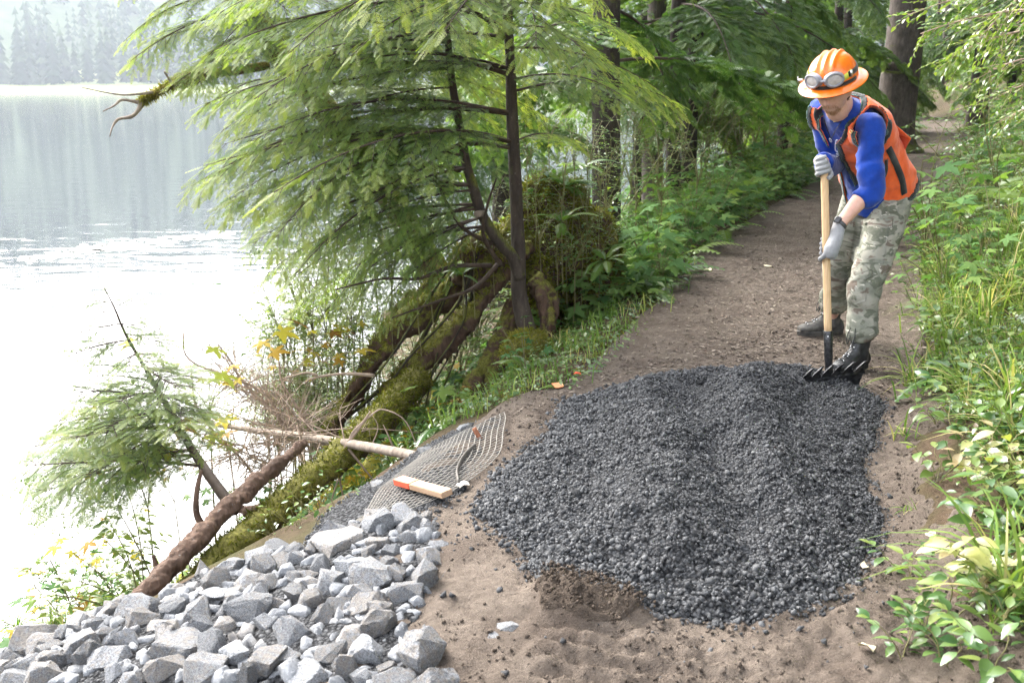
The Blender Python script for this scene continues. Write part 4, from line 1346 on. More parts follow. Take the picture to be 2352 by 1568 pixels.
# the long sloping root, mossy above, red-brown bare wood below
RB = at(780, 940, 7.0)
root = empty('fallen_root', RB, 'thick sloping root with shaggy moss above and bare red-brown wood below', 'root')
A2 = lambda x, y, Y: at(x, y, Y) - RB
parts = [tubef([A2(1215, 560, 7.3), A2(1150, 640, 7.2), A2(1070, 735, 7.1), A2(980, 820, 7.05), A2(900, 905, 7.0), A2(850, 990, 6.95)], [.06, .07, .078, .085, .08, .06]),
         tubef([A2(1120, 600, 7.35), A2(1010, 690, 7.3), A2(900, 770, 7.2), A2(840, 860, 7.1), A2(790, 940, 7.0), A2(750, 1010, 6.95)], [.08, .095, .09, .075, .06, .05]),
         tubef([A2(1010, 640, 7.45), A2(930, 720, 7.4), A2(870, 800, 7.3)], [.075, .085, .06]),
         tubef([A2(890, 800, 7.0), A2(830, 870, 6.92), A2(785, 925, 6.9)], [.035, .032, .025])]
me, V, Nn = lump_mesh(parts, .020, 3, rough_disp(7, .075, .026, (1, 1, 1)), 'root_body')
me.materials.append(M['bark_red']); obj('root_body', me, root)
sel = rs.integers(0, len(V), 6500)
k = (Nn[sel, 2] * .7 - Nn[sel, 0] * .5 + .6 * fbm((V[sel] + RB) * 4, 3, 2) > .28)
moss_fuzz(root, V[sel][k], Nn[sel][k], np.zeros(3), L=.035, t0=.6, hang=.3, seed=5)
b = MB(); rq = np.random.default_rng(44)
for i in range(11):
    x0_, y0_ = 1030 + 190 * rq.random(), 560 + 110 * rq.random(); x1_, y1_ = 760 + 240 * rq.random(), 930 + 90 * rq.random()
    Ys = 7.35 - .3 * rq.random()
    pts = [at(x0_, y0_, Ys), at(x0_ * .65 + x1_ * .35 + rq.normal() * 18, y0_ * .65 + y1_ * .35 + rq.normal() * 16, Ys - .1), at(x0_ * .3 + x1_ * .7 + rq.normal() * 18, y0_ * .3 + y1_ * .7 + rq.normal() * 16, Ys - .25), at(x1_, y1_, Ys - .35)]
    r0 = .008 + .02 * rq.random() ** 1.6
    b.tube(curve(np.array(pts), 20) - RB, r0 * (1 + .25 * rq.normal(size=20) * .3) * np.linspace(1.1, .55, 20), 7, 0, .5, wob=.35, seed=i)
b.build('root_strands', [M['bark_dark']], root, smooth=True)
# two stilt roots below the stump
for i, (pts, rad, lab) in enumerate([
    ([(1150, 770, 7.0), (1120, 830, 6.9), (1080, 895, 6.75), (1045, 960, 6.6)], [.055, .06, .055, .05], 'slanting reddish stilt root under the hemlock, the left of two'),
    ([(1180, 690, 7.1), (1155, 790, 7.0), (1130, 860, 6.85), (1135, 925, 6.7)], [.06, .08, .06, .045], 'dark twisted stilt root under the hemlock, the right of two'),
    ([(1225, 640, 7.0), (1255, 690, 6.95), (1260, 740, 6.9), (1240, 800, 6.85)], [.05, .06, .055, .04], 'red-brown rotten root slab right of the hemlock trunk')]):
    B0 = at(*pts[-1])
    C = [at(*p) - B0 for p in pts]
    me, V, Nn = lump_mesh([tubef(C, rad), tubef([c + [.03, .04, 0] for c in C], [q * .7 for q in rad])], .012, 2, rough_disp(12, .05, .016, (1, 1, .3)), 'stilt_root')
    me.materials.append(M['bark_red'])
    obj('stilt_root', me, None, B0, label=lab, cat='root')
# mossy cushion on the soil edge
B0 = at(1210, 800, 6.55)
me, V, Nn = lump_mesh([tubef([np.array([-.10, 0, -.1]), np.array([0, 0, .0]), np.array([.12, .02, -.06])], [.10, .13, .10])], .015, 3, rough_disp(9, .03, .01), 'moss_cushion')
me.materials.append(M['bark_moss'])
mc = obj('moss_cushion', me, None, B0, label='bright mossy cushion at the foot of the hemlock', cat='moss')
sel = rs.integers(0, len(V), 2500); moss_fuzz(mc, V[sel], Nn[sel], np.zeros(3), L=.03, t0=.75, seed=6)

# mossy log down the bank
LB = at(440, 1350, 3.85)
lp = [at(400, 1400, 3.75), at(440, 1350, 3.85), at(560, 1240, 4.15), at(660, 1155, 4.5), at(760, 1070, 4.9), at(850, 985, 5.5), at(910, 925, 6.2), at(960, 870, 6.8)]
C = curve([np.append(p - LB, q) for p, q in zip(lp, [.045, .055, .066, .072, .080, .088, .095, .10])], 50)
log = empty('mossy_log', LB, 'long rotting log coated in brown-green moss lying down the bank', 'log')
me, V, Nn = lump_mesh([lambda b: b.tube(C[:, :3], C[:, 3], 12)], .016, 2, rough_disp(9, .04, .012, (1, 1, 1)), 'log_body')
me.materials.append(M['bark_moss']); obj('log_body', me, log)
sel = rs.integers(0, len(V), 6500); k = Nn[sel, 2] > -.35
moss_fuzz(log, V[sel][k], Nn[sel][k], np.zeros(3), L=.028, t0=.42, hang=.2, seed=7)
# bare leaning pole below it, with the young hemlock's stem rising from it
lp = [at(255, 1460, 3.55), at(295, 1412, 3.6), at(380, 1315, 3.8), at(450, 1240, 4.0), at(530, 1158, 4.25), at(600, 1098, 4.5), at(700, 1015, 4.9)]
LB = lp[1]
C = curve([np.append(p - LB, q) for p, q in zip(lp, [.046, .044, .043, .043, .042, .038, .022])], 50)
pole = empty('leaning_log', LB, 'bare dark leaning log rising from behind the rocks', 'log')
me, V, Nn = lump_mesh([lambda b: b.tube(C[:, :3], C[:, 3] * (1 + .18 * fbm(C[:, :3] * 6, 3, 3)), 14)], .010, 1, rough_disp(16, .022, .008, (1, 1, 1)), 'log_body')
me.materials.append(M['bark_log']); obj('log_body', me, pole)
for pts, r0 in [([(470, 1215), (452, 1180), (452, 1130), (462, 1080)], .022), ([(370, 1325), (360, 1300), (352, 1275)], .022), ([(560, 1175), (600, 1165), (650, 1140)], .03), ([(540, 1160), (585, 1180), (620, 1150)], .022)]:
    P = curve([at(x, y, 4.5) - LB for x, y in pts], 14)
    b = MB(); b.tube(P, np.linspace(r0, r0 * .4, 14), 8, 0, .5, wob=.2); b.build('stub', [M['bark_log']], pole, smooth=True)
# young hemlock
YB = at(535, 1168, 4.52)
yh = empty('young_hemlock', YB, 'young hemlock with pale green sprays arching out over the water', 'tree')
sp = [at(540, 1172, 4.5), at(490, 1105, 4.75), at(440, 1030, 5.0), at(395, 950, 5.0), at(345, 865, 5.0), at(290, 770, 4.95), at(262, 705, 4.9), at(236, 655, 4.9)]
C = curve([np.append(p - YB, q) for p, q in zip(sp, [.030, .026, .021, .016, .011, .007, .004, .002])], 44)
b = MB(); b.tube(C[:, :3], C[:, 3], 9, 0, .5, wob=.15); b.build('trunk', [M['twig_dark']], yh, smooth=True)
BR_S = [make_branch(.9, 51, 2, M['twig_dark'], M['needle'], gap=.075, fl=.11, droop=.02), make_branch(.5, 52, 2, M['twig_dark'], M['needle'], gap=.065, fl=.09, droop=.0)]
ends = [(40, 1090, 4.7, 1.0), (70, 1160, 4.6, .9), (130, 1080, 4.9, .9), (180, 1120, 4.5, .8), (110, 980, 4.9, .75), (150, 920, 4.7, .65), (230, 1010, 4.5, .7), (120, 1000, 5.3, .7), (160, 700, 4.9, .13), (305, 680, 4.9, .13), (180, 740, 4.9, .2), (340, 735, 4.9, .22), (150, 790, 4.9, .28), (400, 810, 4.8, .35), (460, 890, 4.8, .5), (490, 970, 4.8, .6), (420, 920, 4.6, .5), (370, 970, 4.5, .6), (500, 1040, 4.8, .75), (240, 660, 4.9, .06), (340, 690, 4.9, .16), (140, 840, 4.8, .38), (410, 1000, 4.4, .7), (380, 770, 4.9, .28), (180, 820, 4.9, .36), (380, 860, 4.8, .45), (300, 860, 4.6, .42), (180, 880, 5.0, .55), (230, 860, 4.7, .5),
        (170, 960, 4.8, .6), (260, 950, 4.5, .6), (210, 820, 4.9, .40), (225, 740, 4.9, .25), (330, 780, 4.9, .28), (390, 900, 4.7, .5), (430, 960, 4.7, .6), (330, 1010, 4.5, .7), (300, 1090, 4.5, .9), (60, 1050, 5.1, .8), (210, 700, 4.9, .15), (280, 690, 4.9, .12),
        (360, 1060, 4.6, .8), (250, 900, 5.3, .6), (140, 1030, 4.4, .8), (200, 1180, 4.8, .95), (400, 840, 5.0, .42), (90, 1120, 5.2, .95)]
for i, (ex, ey, eY, f) in enumerate(ends):
    f2 = 1 - f * .78
    k = int(np.clip(f2 * 43, 3, 41))
    p0 = C[k, :3]; e = at(ex, ey, eY) - YB
    D = e - p0; Ld = np.linalg.norm(D)
    v = 0 if Ld > .55 else 1
    Rm = frames((D / Ld + [0, 0, .10])[None], np.array([[.2 * rt.normal(), -.3, 1]]))[0]
    place(obj('branch', BR_S[v], yh), Rm, p0, Ld / (.9 if v == 0 else .5))
# fallen pale pole with its dead twigs
FB = at(965, 1046, 4.55)
fp = [at(975, 1052, 4.5), at(900, 1036, 4.7), at(800, 1018, 5.0), at(700, 1002, 5.4), at(600, 990, 5.7), at(500, 975, 6.0), at(425, 962, 6.2)]
C = curve([np.append(p - FB, q) for p, q in zip(fp, [.026, .026, .024, .022, .018, .014, .009])], 40)
fpole = empty('fallen_pole', FB, 'slender pale dead sapling fallen across the bank, its tip over the water', 'dead tree')
b = MB(); b.tube(C[:, :3], C[:, 3], 10, 0, .5, wob=.12); b.build('trunk', [M['bark_pale']], fpole, smooth=True)
def twig_cluster(name, n, start, end, seed, mat, parent, off, L=.5, spread=.6, up=.0, sub=5, r0=.0045, bias=(0, 0, 0)):
    r = np.random.default_rng(seed)
    b = MB()
    for i in range(n):
        f = r.random()
        p = start + (end - start) * f + r.normal(size=3) * .03
        d = norm(r.normal(size=3) * spread + np.asarray(bias))
        l = L * (.4 + .8 * r.random())
        t = np.linspace(0, 1, 7)[:, None]
        bend = r.normal(size=3) * .3 + [0, 0, -.25]
        P = p + d * l * t + bend * l * t ** 2 * .6
        b.tube(P - off, r0 * (1 - .8 * t[:, 0]), 4, 0, .5, cap=False)
        for k in range(sub):
            g_ = .2 + .75 * r.random()
            q = p + d * l * g_ + bend * l * g_ ** 2 * .6
            d2 = norm(d + r.normal(size=3) * .8 + [0, 0, -.15])
            l2 = l * .45 * r.random() + .05
            P2 = q + d2 * l2 * t[::2] + r.normal(size=3) * .08 * l2 * t[::2] ** 2
            b.tube(P2 - off, r0 * .5 * (1 - .7 * t[::2, 0]), 3, 0, .5, cap=False)
    return b.build(name, [mat], parent, smooth=True)
twig_cluster('twigs', 34, at(800, 1015, 5.0), at(480, 972, 6.0), 3, M['twig'], fpole, FB, .55, .8, bias=(-.3, -.2, -.2))
b = MB()
for pts, r0 in [([(800, 1018), (812, 990), (850, 955), (880, 940), (930, 965), (960, 1030)], .007), ([(798, 1015), (780, 1070), (782, 1110), (800, 1190)], .010), ([(800, 1030), (860, 1105)], .008), ([(800, 1015), (830, 975), (850, 945)], .012), ([(780, 1090), (760, 1160), (770, 1210)], .005), ([(850, 1030), (868, 980), (846, 940)], .004), ([(905, 1032), (892, 1000), (880, 975)], .006)]:
    P = curve([at(x, y, 4.98) - FB for x, y in pts], 18); b.tube(P, np.linspace(r0, r0 * .35, 18), 6, 0)
b.build('side_branch', [M['twig']], fpole, smooth=True)
# grey dead brush above the mossy log
bb = at(620, 1000, 6.0)
brush = empty('dead_brush', bb, 'tangle of grey-brown leafless brush over the mossy log', 'dead shrub')
twig_cluster('twigs', 130, at(760, 1050, 5.9), at(540, 870, 6.4), 5, M['twig'], brush, bb, .55, .7, sub=7, bias=(-.35, -.1, .35), r0=.004)
twig_cluster('twigs', 70, at(700, 1090, 5.6), at(520, 1030, 5.9), 6, M['twig'], brush, bb, .5, .7, sub=7, bias=(-.2, -.1, .05), r0=.004)
b = MB()
for pts, r0 in [([(700, 1060), (640, 960), (560, 880), (530, 830), (500, 790)], .012), ([(690, 1050), (600, 900), (440, 830), (420, 760)], .010), ([(860, 862), (790, 858), (720, 868), (700, 880)], .012), ([(760, 1060), (700, 960), (650, 880), (640, 830)], .011), ([(600, 1120), (560, 1060), (500, 1000), (450, 930), (440, 850)], .010),
                ([(730, 862), (700, 856), (650, 870)], .010)]:
    P = curve([at(x, y, 6.1) - bb for x, y in pts], 20); b.tube(P, np.linspace(r0, r0 * .4, 20), 7, 0, wob=.2)
b.build('main_stems', [M['twig']], brush, smooth=True)
# ================================================================== leaves and plants
def leaf_t(L=1.0, Wd=.5, n=4, fold=.18, curl=.25, peak=.42):
    V, Q = [], []
    for i in range(n + 1):
        t = i / n
        w = Wd * .5 * max(.06, math.sin(math.pi * min(1, t ** (math.log(.5) / math.log(peak)))) ** .8)
        z = -curl * L * t * t
        for sd in (-1, 0, 1):
            V.append([L * t * (1 - .1 * curl * t), sd * w, z + abs(sd) * fold * w * 1.2])
    for i in range(n):
        k = i * 3
        Q += [[k, k + 1, k + 4, k + 3], [k + 1, k + 2, k + 5, k + 4]]
    return np.array(V), None, np.array(Q)
def palm_t(lobes=5, seed=0, droop=.2):
    r = np.random.default_rng(seed)
    angs = np.linspace(-118, 118, lobes)
    lens = {5: [.62, .88, 1.0, .88, .62], 3: [.8, 1, .8], 7: [.5, .75, .92, 1, .92, .75, .5]}[lobes]
    V, T = [[0, 0, .02]], []
    out = []
    half = (angs[1] - angs[0]) / 2
    for a, l in zip(angs, lens):
        for da, f in ((-half, .40), (-half * .62, .66), (-half * .5, .60), (-half * .2, .86), (0, 1.0), (half * .2, .86), (half * .5, .60), (half * .62, .66)):
            rr = l * f * (1 + .06 * r.normal())
            x, y = rr * math.cos(R(a + da)), rr * math.sin(R(a + da))
            out.append([x, y, -droop * rr * rr + .05 * abs(math.sin(R(a + da) * 4)) - .02])
    a = angs[-1] + half
    out.append([.35 * math.cos(R(a)), .35 * math.sin(R(a)), 0])
    V += out
    T = [[0, i, i + 1] for i in range(1, len(out))]
    return np.array(V), np.array(T), None
def fern_t(n=17, droop=.55, wid=.17, lo=False):
    b = MB()
    t = np.linspace(0, 1, 9)
    A = np.stack([t * (1 - .18 * droop * t), 0 * t, .42 * t - droop * t * t * 1.15], -1)
    b.tube(A, .007 * (1 - .8 * t), 3, 0, .6, cap=False)
    for i in range(n):
        f = .14 + .86 * (i + .5) / n
        p = np.array([np.interp(f, t, A[:, k]) for k in range(3)])
        ta = norm(np.array([np.interp(min(f + .03, 1), t, A[:, k]) for k in range(3)]) - np.array([np.interp(f - .03, t, A[:, k]) for k in range(3)]))
        l = wid * (math.sin(math.pi * min(1, f * .93 + .03) ** .8) ** .7) + .015
        for sd in (-1, 1):
            d = norm(np.array([.38 * ta[0], sd * .92, .38 * ta[2] - .14]))
            w = .026
            s = ta * w
            V = [p - s, p + s, p + d * l * .55 + s * .85, p + d * l, p + d * l * .5 - s * .9]
            if lo: b.add([p - s * 1.7, p + s * 1.7, p + d * l], [[0, 1, 2]], None, 0, .5)
            else: b.add(V, [[0, 1, 2], [0, 2, 4], [4, 2, 3]], None, 0, .5)
    V, T, Q = b.arrays()
    return V, T, Q

LEAF = leaf_t(); LEAF_N = leaf_t(1, .34, 4, .12, .35); PALM5 = palm_t(5, 1); PALM3 = palm_t(3, 2); PALM7 = palm_t(7, 3); FERN = fern_t(); SMALL = leaf_t(1, .6, 2, .1, .1)
def plant_salal(seed, h=.26, stems=3, nl=8, ls=.065, mat='broad'):
    r = np.random.default_rng(seed); b = MB()
    P, D, N_, S, T_ = [], [], [], [], []
    for s in range(stems):
        a = r.random() * 6.28; le = .35 + .5 * r.random()
        t = np.linspace(0, 1, 8)
        hh = h * (.7 + .5 * r.random())
        A = np.stack([np.cos(a) * le * hh * t ** 1.3 + .012 * np.sin(t * 9), np.sin(a) * le * hh * t ** 1.3, hh * t * (1 - .25 * t)], -1)
        b.tube(A, .0026 * (1 - .6 * t), 4, 0, .5, cap=False)
        for k in range(nl):
            f = .22 + .78 * (k + r.random() * .4) / nl
            p = np.array([np.interp(f, t, A[:, q]) for q in range(3)])
            an = a + (1 if k % 2 else -1) * (.6 + .8 * r.random())
            D.append([math.cos(an), math.sin(an), .25 * r.normal() + .1]); P.append(p + .012 * np.array([math.cos(an), math.sin(an), 0]))
            N_.append([.35 * r.normal(), .35 * r.normal(), 1]); S.append(ls * (.6 + .6 * r.random())); T_.append(.45 + .28 * r.normal())
        P.append(A[-1]); D.append([math.cos(a), math.sin(a), .5]); N_.append([0, 0, 1]); S.append(ls * .8); T_.append(.85)
    b.many(LEAF, frames(np.array(D), np.array(N_)) * np.array(S)[:, None, None], np.array(P), 1, np.clip(T_, 0, 1))
    return b.mesh('broadleaf_plant', [M['stem'], M[mat]])
def plant_palm(seed, h=.5, n=8, ls=.085, tm=None, mat='palm', spread=.55):
    r = np.random.default_rng(seed); b = MB()
    P, D, N_, S, T_ = [], [], [], [], []
    for s in range(n):
        a = r.random() * 6.28; hh = h * (.45 + .6 * r.random()); le = spread * (.3 + .8 * r.random())
        t = np.linspace(0, 1, 6)
        A = np.stack([np.cos(a) * le * h * t ** 1.5, np.sin(a) * le * h * t ** 1.5, hh * t], -1)
        b.tube(A, .0028 * (1 - .5 * t), 4, 0, .5, cap=False)
        P.append(A[-1]); D.append([math.cos(a), math.sin(a), -.15 + .2 * r.normal()]); N_.append([.3 * r.normal(), .3 * r.normal(), 1]); S.append(ls * (.65 + .7 * r.random())); T_.append(.45 + .25 * r.normal())
        for k in range(2):
            f = .5 + .4 * r.random(); p = np.array([np.interp(f, t, A[:, q]) for q in range(3)])
            a2 = a + r.normal() * 1.4
            P.append(p + .05 * np.array([math.cos(a2), math.sin(a2), .1])); D.append([math.cos(a2), math.sin(a2), -.1]); N_.append([.3 * r.normal(), .3 * r.normal(), 1]); S.append(ls * (.4 + .4 * r.random())); T_.append(.4 + .25 * r.normal())
    if mat == 'yellow': b.tube([[.03, .02, -1.0], [.01, -.02, -.5], [0, 0, .02]], [.006, .005, .004], 5, 0, .4, cap=False)
    b.many(tm or PALM5, frames(np.array(D), np.array(N_)) * np.array(S)[:, None, None], np.array(P), 1, np.clip(T_, 0, 1))
    return b.mesh('lobed_plant', [M['stem'], M[mat]])
def plant_fern(seed, n=9, L=.5):
    r = np.random.default_rng(seed); b = MB()
    a = np.arange(n) * 6.28 / n + r.normal(size=n) * .25
    D = np.stack([np.cos(a), np.sin(a), .25 * r.normal(size=n) + .25], -1)
    N_ = np.stack([.15 * r.normal(size=n), .15 * r.normal(size=n), np.ones(n)], -1)
    b.many(FERN, frames(D, N_) * (L * (.7 + .5 * r.random(n)))[:, None, None], np.zeros((n, 3)), 0, np.clip(.5 + .2 * r.normal(size=n), 0, 1))
    return b.mesh('fern', [M['fern']])
def plant_grass(seed, n=34, L=.36, w=.0034, lean=None):
    r = np.random.default_rng(seed); b = MB()
    for i in range(n):
        a = r.random() * 6.28 if lean is None else lean + r.normal() * .9
        l = L * (.5 + .7 * r.random()); out = .25 + .75 * r.random()
        t = np.linspace(0, 1, 6)
        x = out * l * (t ** 1.5); z = l * (t * (1.05 - .3 * out) - .75 * out * t ** 2.3)
        ww = w * (.7 + .6 * r.random()) * np.array([.7, 1, 1, .8, .5, .05])
        ca, sa = math.cos(a), math.sin(a)
        base = r.normal(size=2) * .02
        L_ = np.stack([base[0] + ca * x - sa * ww, base[1] + sa * x + ca * ww, z], -1); R_ = np.stack([base[0] + ca * x + sa * ww, base[1] + sa * x - ca * ww, z + ww * .4], -1)
        V = np.empty((12, 3)); V[0::2] = L_; V[1::2] = R_
        b.add(V, None, [[2 * k, 2 * k + 1, 2 * k + 3, 2 * k + 2] for k in range(5)], 0, np.clip(.5 + .22 * r.normal() + (.4 if r.random() < .12 else 0), 0, 1))
    return b.mesh('grass_tuft', [M['grass']])
def plant_shrub(seed, h=.9, stems=5, sub=7, ls=.028, mat='broad', arch=.5, tb=.55, leaf=None):
    r = np.random.default_rng(seed); b = MB()
    P, D, N_, S, T_ = [], [], [], [], []
    for s in range(stems):
        a = r.random() * 6.28; t = np.linspace(0, 1, 9); hh = h * (.65 + .5 * r.random()); le = arch * (.3 + .8 * r.random())
        A = np.stack([np.cos(a) * le * h * t ** 1.6 + .02 * np.sin(7 * t), np.sin(a) * le * h * t ** 1.6, hh * (t - .12 * t * t)], -1)
        b.tube(A, .006 * h * (1 - .75 * t) + .001, 4, 0, .4, cap=False)
        for k in range(sub):
            f = .3 + .7 * (k + r.random()) / sub
            p = np.array([np.interp(f, t, A[:, q]) for q in range(3)])
            a2 = a + r.normal() * 1.3; l = h * .32 * (1.2 - .6 * f) * (.6 + .6 * r.random())
            d = np.array([math.cos(a2), math.sin(a2), .15 + .25 * r.normal()])
            tt = np.linspace(0, 1, 4)[:, None]
            B_ = p + d * l * tt - np.array([0, 0, .2 * l]) * tt ** 2
            b.tube(B_, .0018 * (1 - .6 * tt[:, 0]), 3, 0, .4, cap=False)
            for q in range(9):
                g_ = .15 + .85 * (q + .5) / 9
                pp = np.array([np.interp(g_, tt[:, 0], B_[:, w]) for w in range(3)])
                a3 = a2 + (1 if q % 2 else -1) * (.9 + .3 * r.normal())
                P.append(pp); D.append([math.cos(a3), math.sin(a3), .1 + .25 * r.normal()]); N_.append([.35 * r.normal(), .35 * r.normal(), 1]); S.append(ls * (.6 + .7 * r.random())); T_.append(tb + .22 * r.normal())
    b.tube([[.03, .02, -1.1], [.01, -.02, -.5], [0, 0, .02]], [.011 * h, .009 * h, .007 * h], 5, 0, .4, cap=False)
    b.many(leaf or SMALL, frames(np.array(D), np.array(N_)) * np.array(S)[:, None, None], np.array(P), 1, np.clip(T_, 0, 1))
    return b.mesh('shrub', [M['stem'], M[mat]])
def plant_herb(seed, n=26, s=.15, ls=.024, mat='broad'):
    r = np.random.default_rng(seed); b = MB()
    a = r.random(n) * 6.28; rad = s * r.random(n) ** .6
    P = np.stack([np.cos(a) * rad, np.sin(a) * rad, .02 + .10 * r.random(n)], -1)
    D = np.stack([np.cos(a + r.normal(size=n)), np.sin(a + r.normal(size=n)), .2 * r.normal(size=n)], -1)
    N_ = np.stack([.35 * r.normal(size=n), .35 * r.normal(size=n), np.ones(n)], -1)
    b.many(LEAF, frames(D, N_) * (ls * (.6 + .8 * r.random(n)))[:, None, None], P, 1, np.clip(.5 + .25 * r.normal(size=n), 0, 1))
    for p in P[::2]:
        b.tube([p * [.3, .3, 0], p], .0012, 3, 0, .5, cap=False)
    return b.mesh('small_herb', [M['stem'], M[mat]])

PL = {'salal': [plant_salal(i, .25, 3, 7) for i in range(4)], 'palm': [plant_palm(10 + i) for i in range(4)], 'fern': [plant_fern(20 + i) for i in range(3)],
      'grass': [plant_grass(30 + i) for i in range(4)], 'grasst': [plant_grass(35 + i, 14, .13, .003) for i in range(2)], 'shrub': [plant_shrub(40 + i) for i in range(3)],
      'herb': [plant_herb(50 + i) for i in range(4)], 'yellow': [plant_palm(60 + i, .5, 5, .09, PALM5, 'yellow', .8) for i in range(3)], 'spotted': [plant_salal(70 + i, .3, 3, 8, .075, 'spotted') for i in range(2)],
      'yshrub': [plant_shrub(80 + i, 1.1, 6, 8, .04, 'broad', .5, .85) for i in range(2)]}
NAMES = {'salal': 'broadleaf_plant', 'palm': 'lobed_leaf_plant', 'fern': 'fern', 'grass': 'grass_tuft', 'grasst': 'grass_tuft', 'shrub': 'shrub', 'herb': 'small_herb', 'yellow': 'autumn_plant', 'spotted': 'spotted_plant', 'yshrub': 'shrub'}
CATS = {'salal': 'plant', 'palm': 'plant', 'fern': 'fern', 'grass': 'grass tuft', 'grasst': 'grass tuft', 'shrub': 'shrub', 'herb': 'plant', 'yellow': 'plant', 'spotted': 'plant', 'yshrub': 'shrub'}
rp = np.random.default_rng(91)
def slope_n(x, y, e=.15):
    return norm(np.array([H1(x - e, y) - H1(x + e, y), H1(x, y - e) - H1(x, y + e), 2 * e]))
def plant(kind, x, y, s, lab, group=None, z=None, lean=.5, yaw=None, v=None):
    me = PL[kind][int(rp.integers(0, len(PL[kind]))) if v is None else v]
    n = slope_n(x, y) * lean + np.array([0, 0, 1 - lean])
    a = rp.random() * 6.28 if yaw is None else yaw
    Rm = frames(np.array([[math.cos(a), math.sin(a), 0]]), n[None])
    X_ = Rm[0][:, 0]
    zz = H1(x, y) if z is None else z
    return place(obj(NAMES[kind], me, label=lab, cat=CATS[kind], group=group), Rm[0], (x, y, zz - .01), s)

# ------------------------------------------------------------------ right bank: plants one by one near the trail
G_R = 'plants crowding the bank right of the trail'
def right_band(n, y0, y1, s0, s1, kinds, labs, sc, where, pw=1.0):
    for i in range(n):
        y = y0 + (y1 - y0) * rp.random() ** pw
        sr = s0 + (s1 - s0) * rp.random()
        x = path_c(y) + path_w(y) + sr
        k = kinds[int(rp.integers(0, len(kinds)))]
        plant(k, x, y, sc * (.7 + .6 * rp.random()), labs[k].replace('on the bank right of the trail', where), 'plants on the right bank ' + where)
LB_R = {'salal': 'broad-leaved evergreen plant on the bank right of the trail', 'grass': 'tuft of long arching grass on the bank right of the trail', 'fern': 'green fern on the bank right of the trail',
        'herb': 'low small-leaved herb on the bank right of the trail', 'palm': 'maple-like lobed plant on the bank right of the trail', 'shrub': 'twiggy small-leaved shrub on the bank right of the trail', 'spotted': 'pale spotted-leaf plant on the bank right of the trail'}
right_band(72, 1.9, 3.3, .36, 1.2, ['salal', 'salal', 'spotted', 'herb', 'grass'], LB_R, .95, 'in the lower right corner thicket')
right_band(95, 3.1, 5.2, .30, 1.5, ['salal', 'herb', 'grass', 'salal', 'grass', 'herb'], LB_R, 1.0, 'on the bank beside the gravel')
right_band(110, 4.8, 8.0, .08, 2.0, ['grass', 'grass', 'herb', 'palm', 'salal', 'grass'], LB_R, 1.15, 'on the bank beside the worker')
right_band(80, 7.5, 12.5, .05, 2.6, ['palm', 'grass', 'fern', 'herb', 'shrub', 'fern'], LB_R, 1.35, 'up the bank beyond the worker')
# single plants with a look or place of their own
def one(kind, px, py, s, lab, v=None, yaw=None, dz=0.0, lean=.5, group=None):
    p = hit(px, py)
    return plant(kind, p[0], p[1], s, lab, group, p[2] + dz, lean, yaw, v)
one('salal', 2160, 1120, 1.05, 'glossy salal sprig hanging over the bare soil right of the gravel', 0)
one('grasst', 2080, 1010, 1.3, 'small pale grass clump at the right edge of the gravel')
one('grasst', 2090, 1180, .7, 'tiny grass sprout alone on the bare soil right of the gravel')
one('salal', 2080, 1330, .75, 'small yellowish seedling bush on the soil at lower right', 1)
one('salal', 2075, 1525, .75, 'three-leaved sprig at the bottom right corner on bare soil', 2)
one('salal', 2180, 1440, 1.15, 'leafy salal bush in the lower right corner, nearest the lens', 3)
one('spotted', 2280, 1350, 1.1, 'pale plant with brown spotted leaves at the lower right edge', 0)
for i, (px, py, s) in enumerate([(2250, 1500, .9), (2320, 1480, .95), (2180, 1540, .85), (2290, 1560, .95), (2230, 1400, .85), (2330, 1400, .95), (2130, 1470, .7), (2340, 1290, .95), (2260, 1220, 1.2), (2330, 1180, 1.3), (2200, 1060, 1.2), (2280, 1100, 1.3), (2330, 1040, 1.3), (2150, 980, 1.0), (2230, 960, 1.2), (2300, 900, 1.2), (2190, 880, 1.1), (2260, 820, 1.2)]):
    one('salal', px, py, s, 'broad-leaved bush in the thicket at the lower right of the trail', i % 4, group='bushes in the lower right thicket')
for px, py, s in [(2300, 1440, 1.6), (2220, 930, 1.3), (2270, 760, 1.5), (2320, 700, 1.6), (2210, 750, 1.3), (2260, 600, 1.6), (2330, 560, 1.8), (2180, 800, 1.2)]:
    one('grass', px, py, s, 'thick tuft of broad grass blades in the thicket right of the trail', group='grass tufts in the lower right thicket')
one('grass', 2330, 950, 1.5, 'big clump of long strap-like grass beside the gravel on the bank')
one('grass', 2290, 1010, 1.2, 'strap grass clump with dry straw at its foot on the bank')
one('grass', 2300, 1330, 1.2, 'long grass blades arching across the lower right corner')
one('palm', 2110, 720, .8, 'lone lobed leaf plant leaning onto the trail right of the worker')
one('fern', 2300, 270, 1.5, 'arching sword fern high on the bank right of the trail')
one('fern', 2330, 430, 1.4, 'broad fern on the bank above the long grass')
one('grass', 2200, 520, 1.6, 'clump of fine grass drooping onto the trail right of the worker')
one('grass', 2190, 640, 1.5, 'drooping grass clump below the mossy soil bump on the bank')
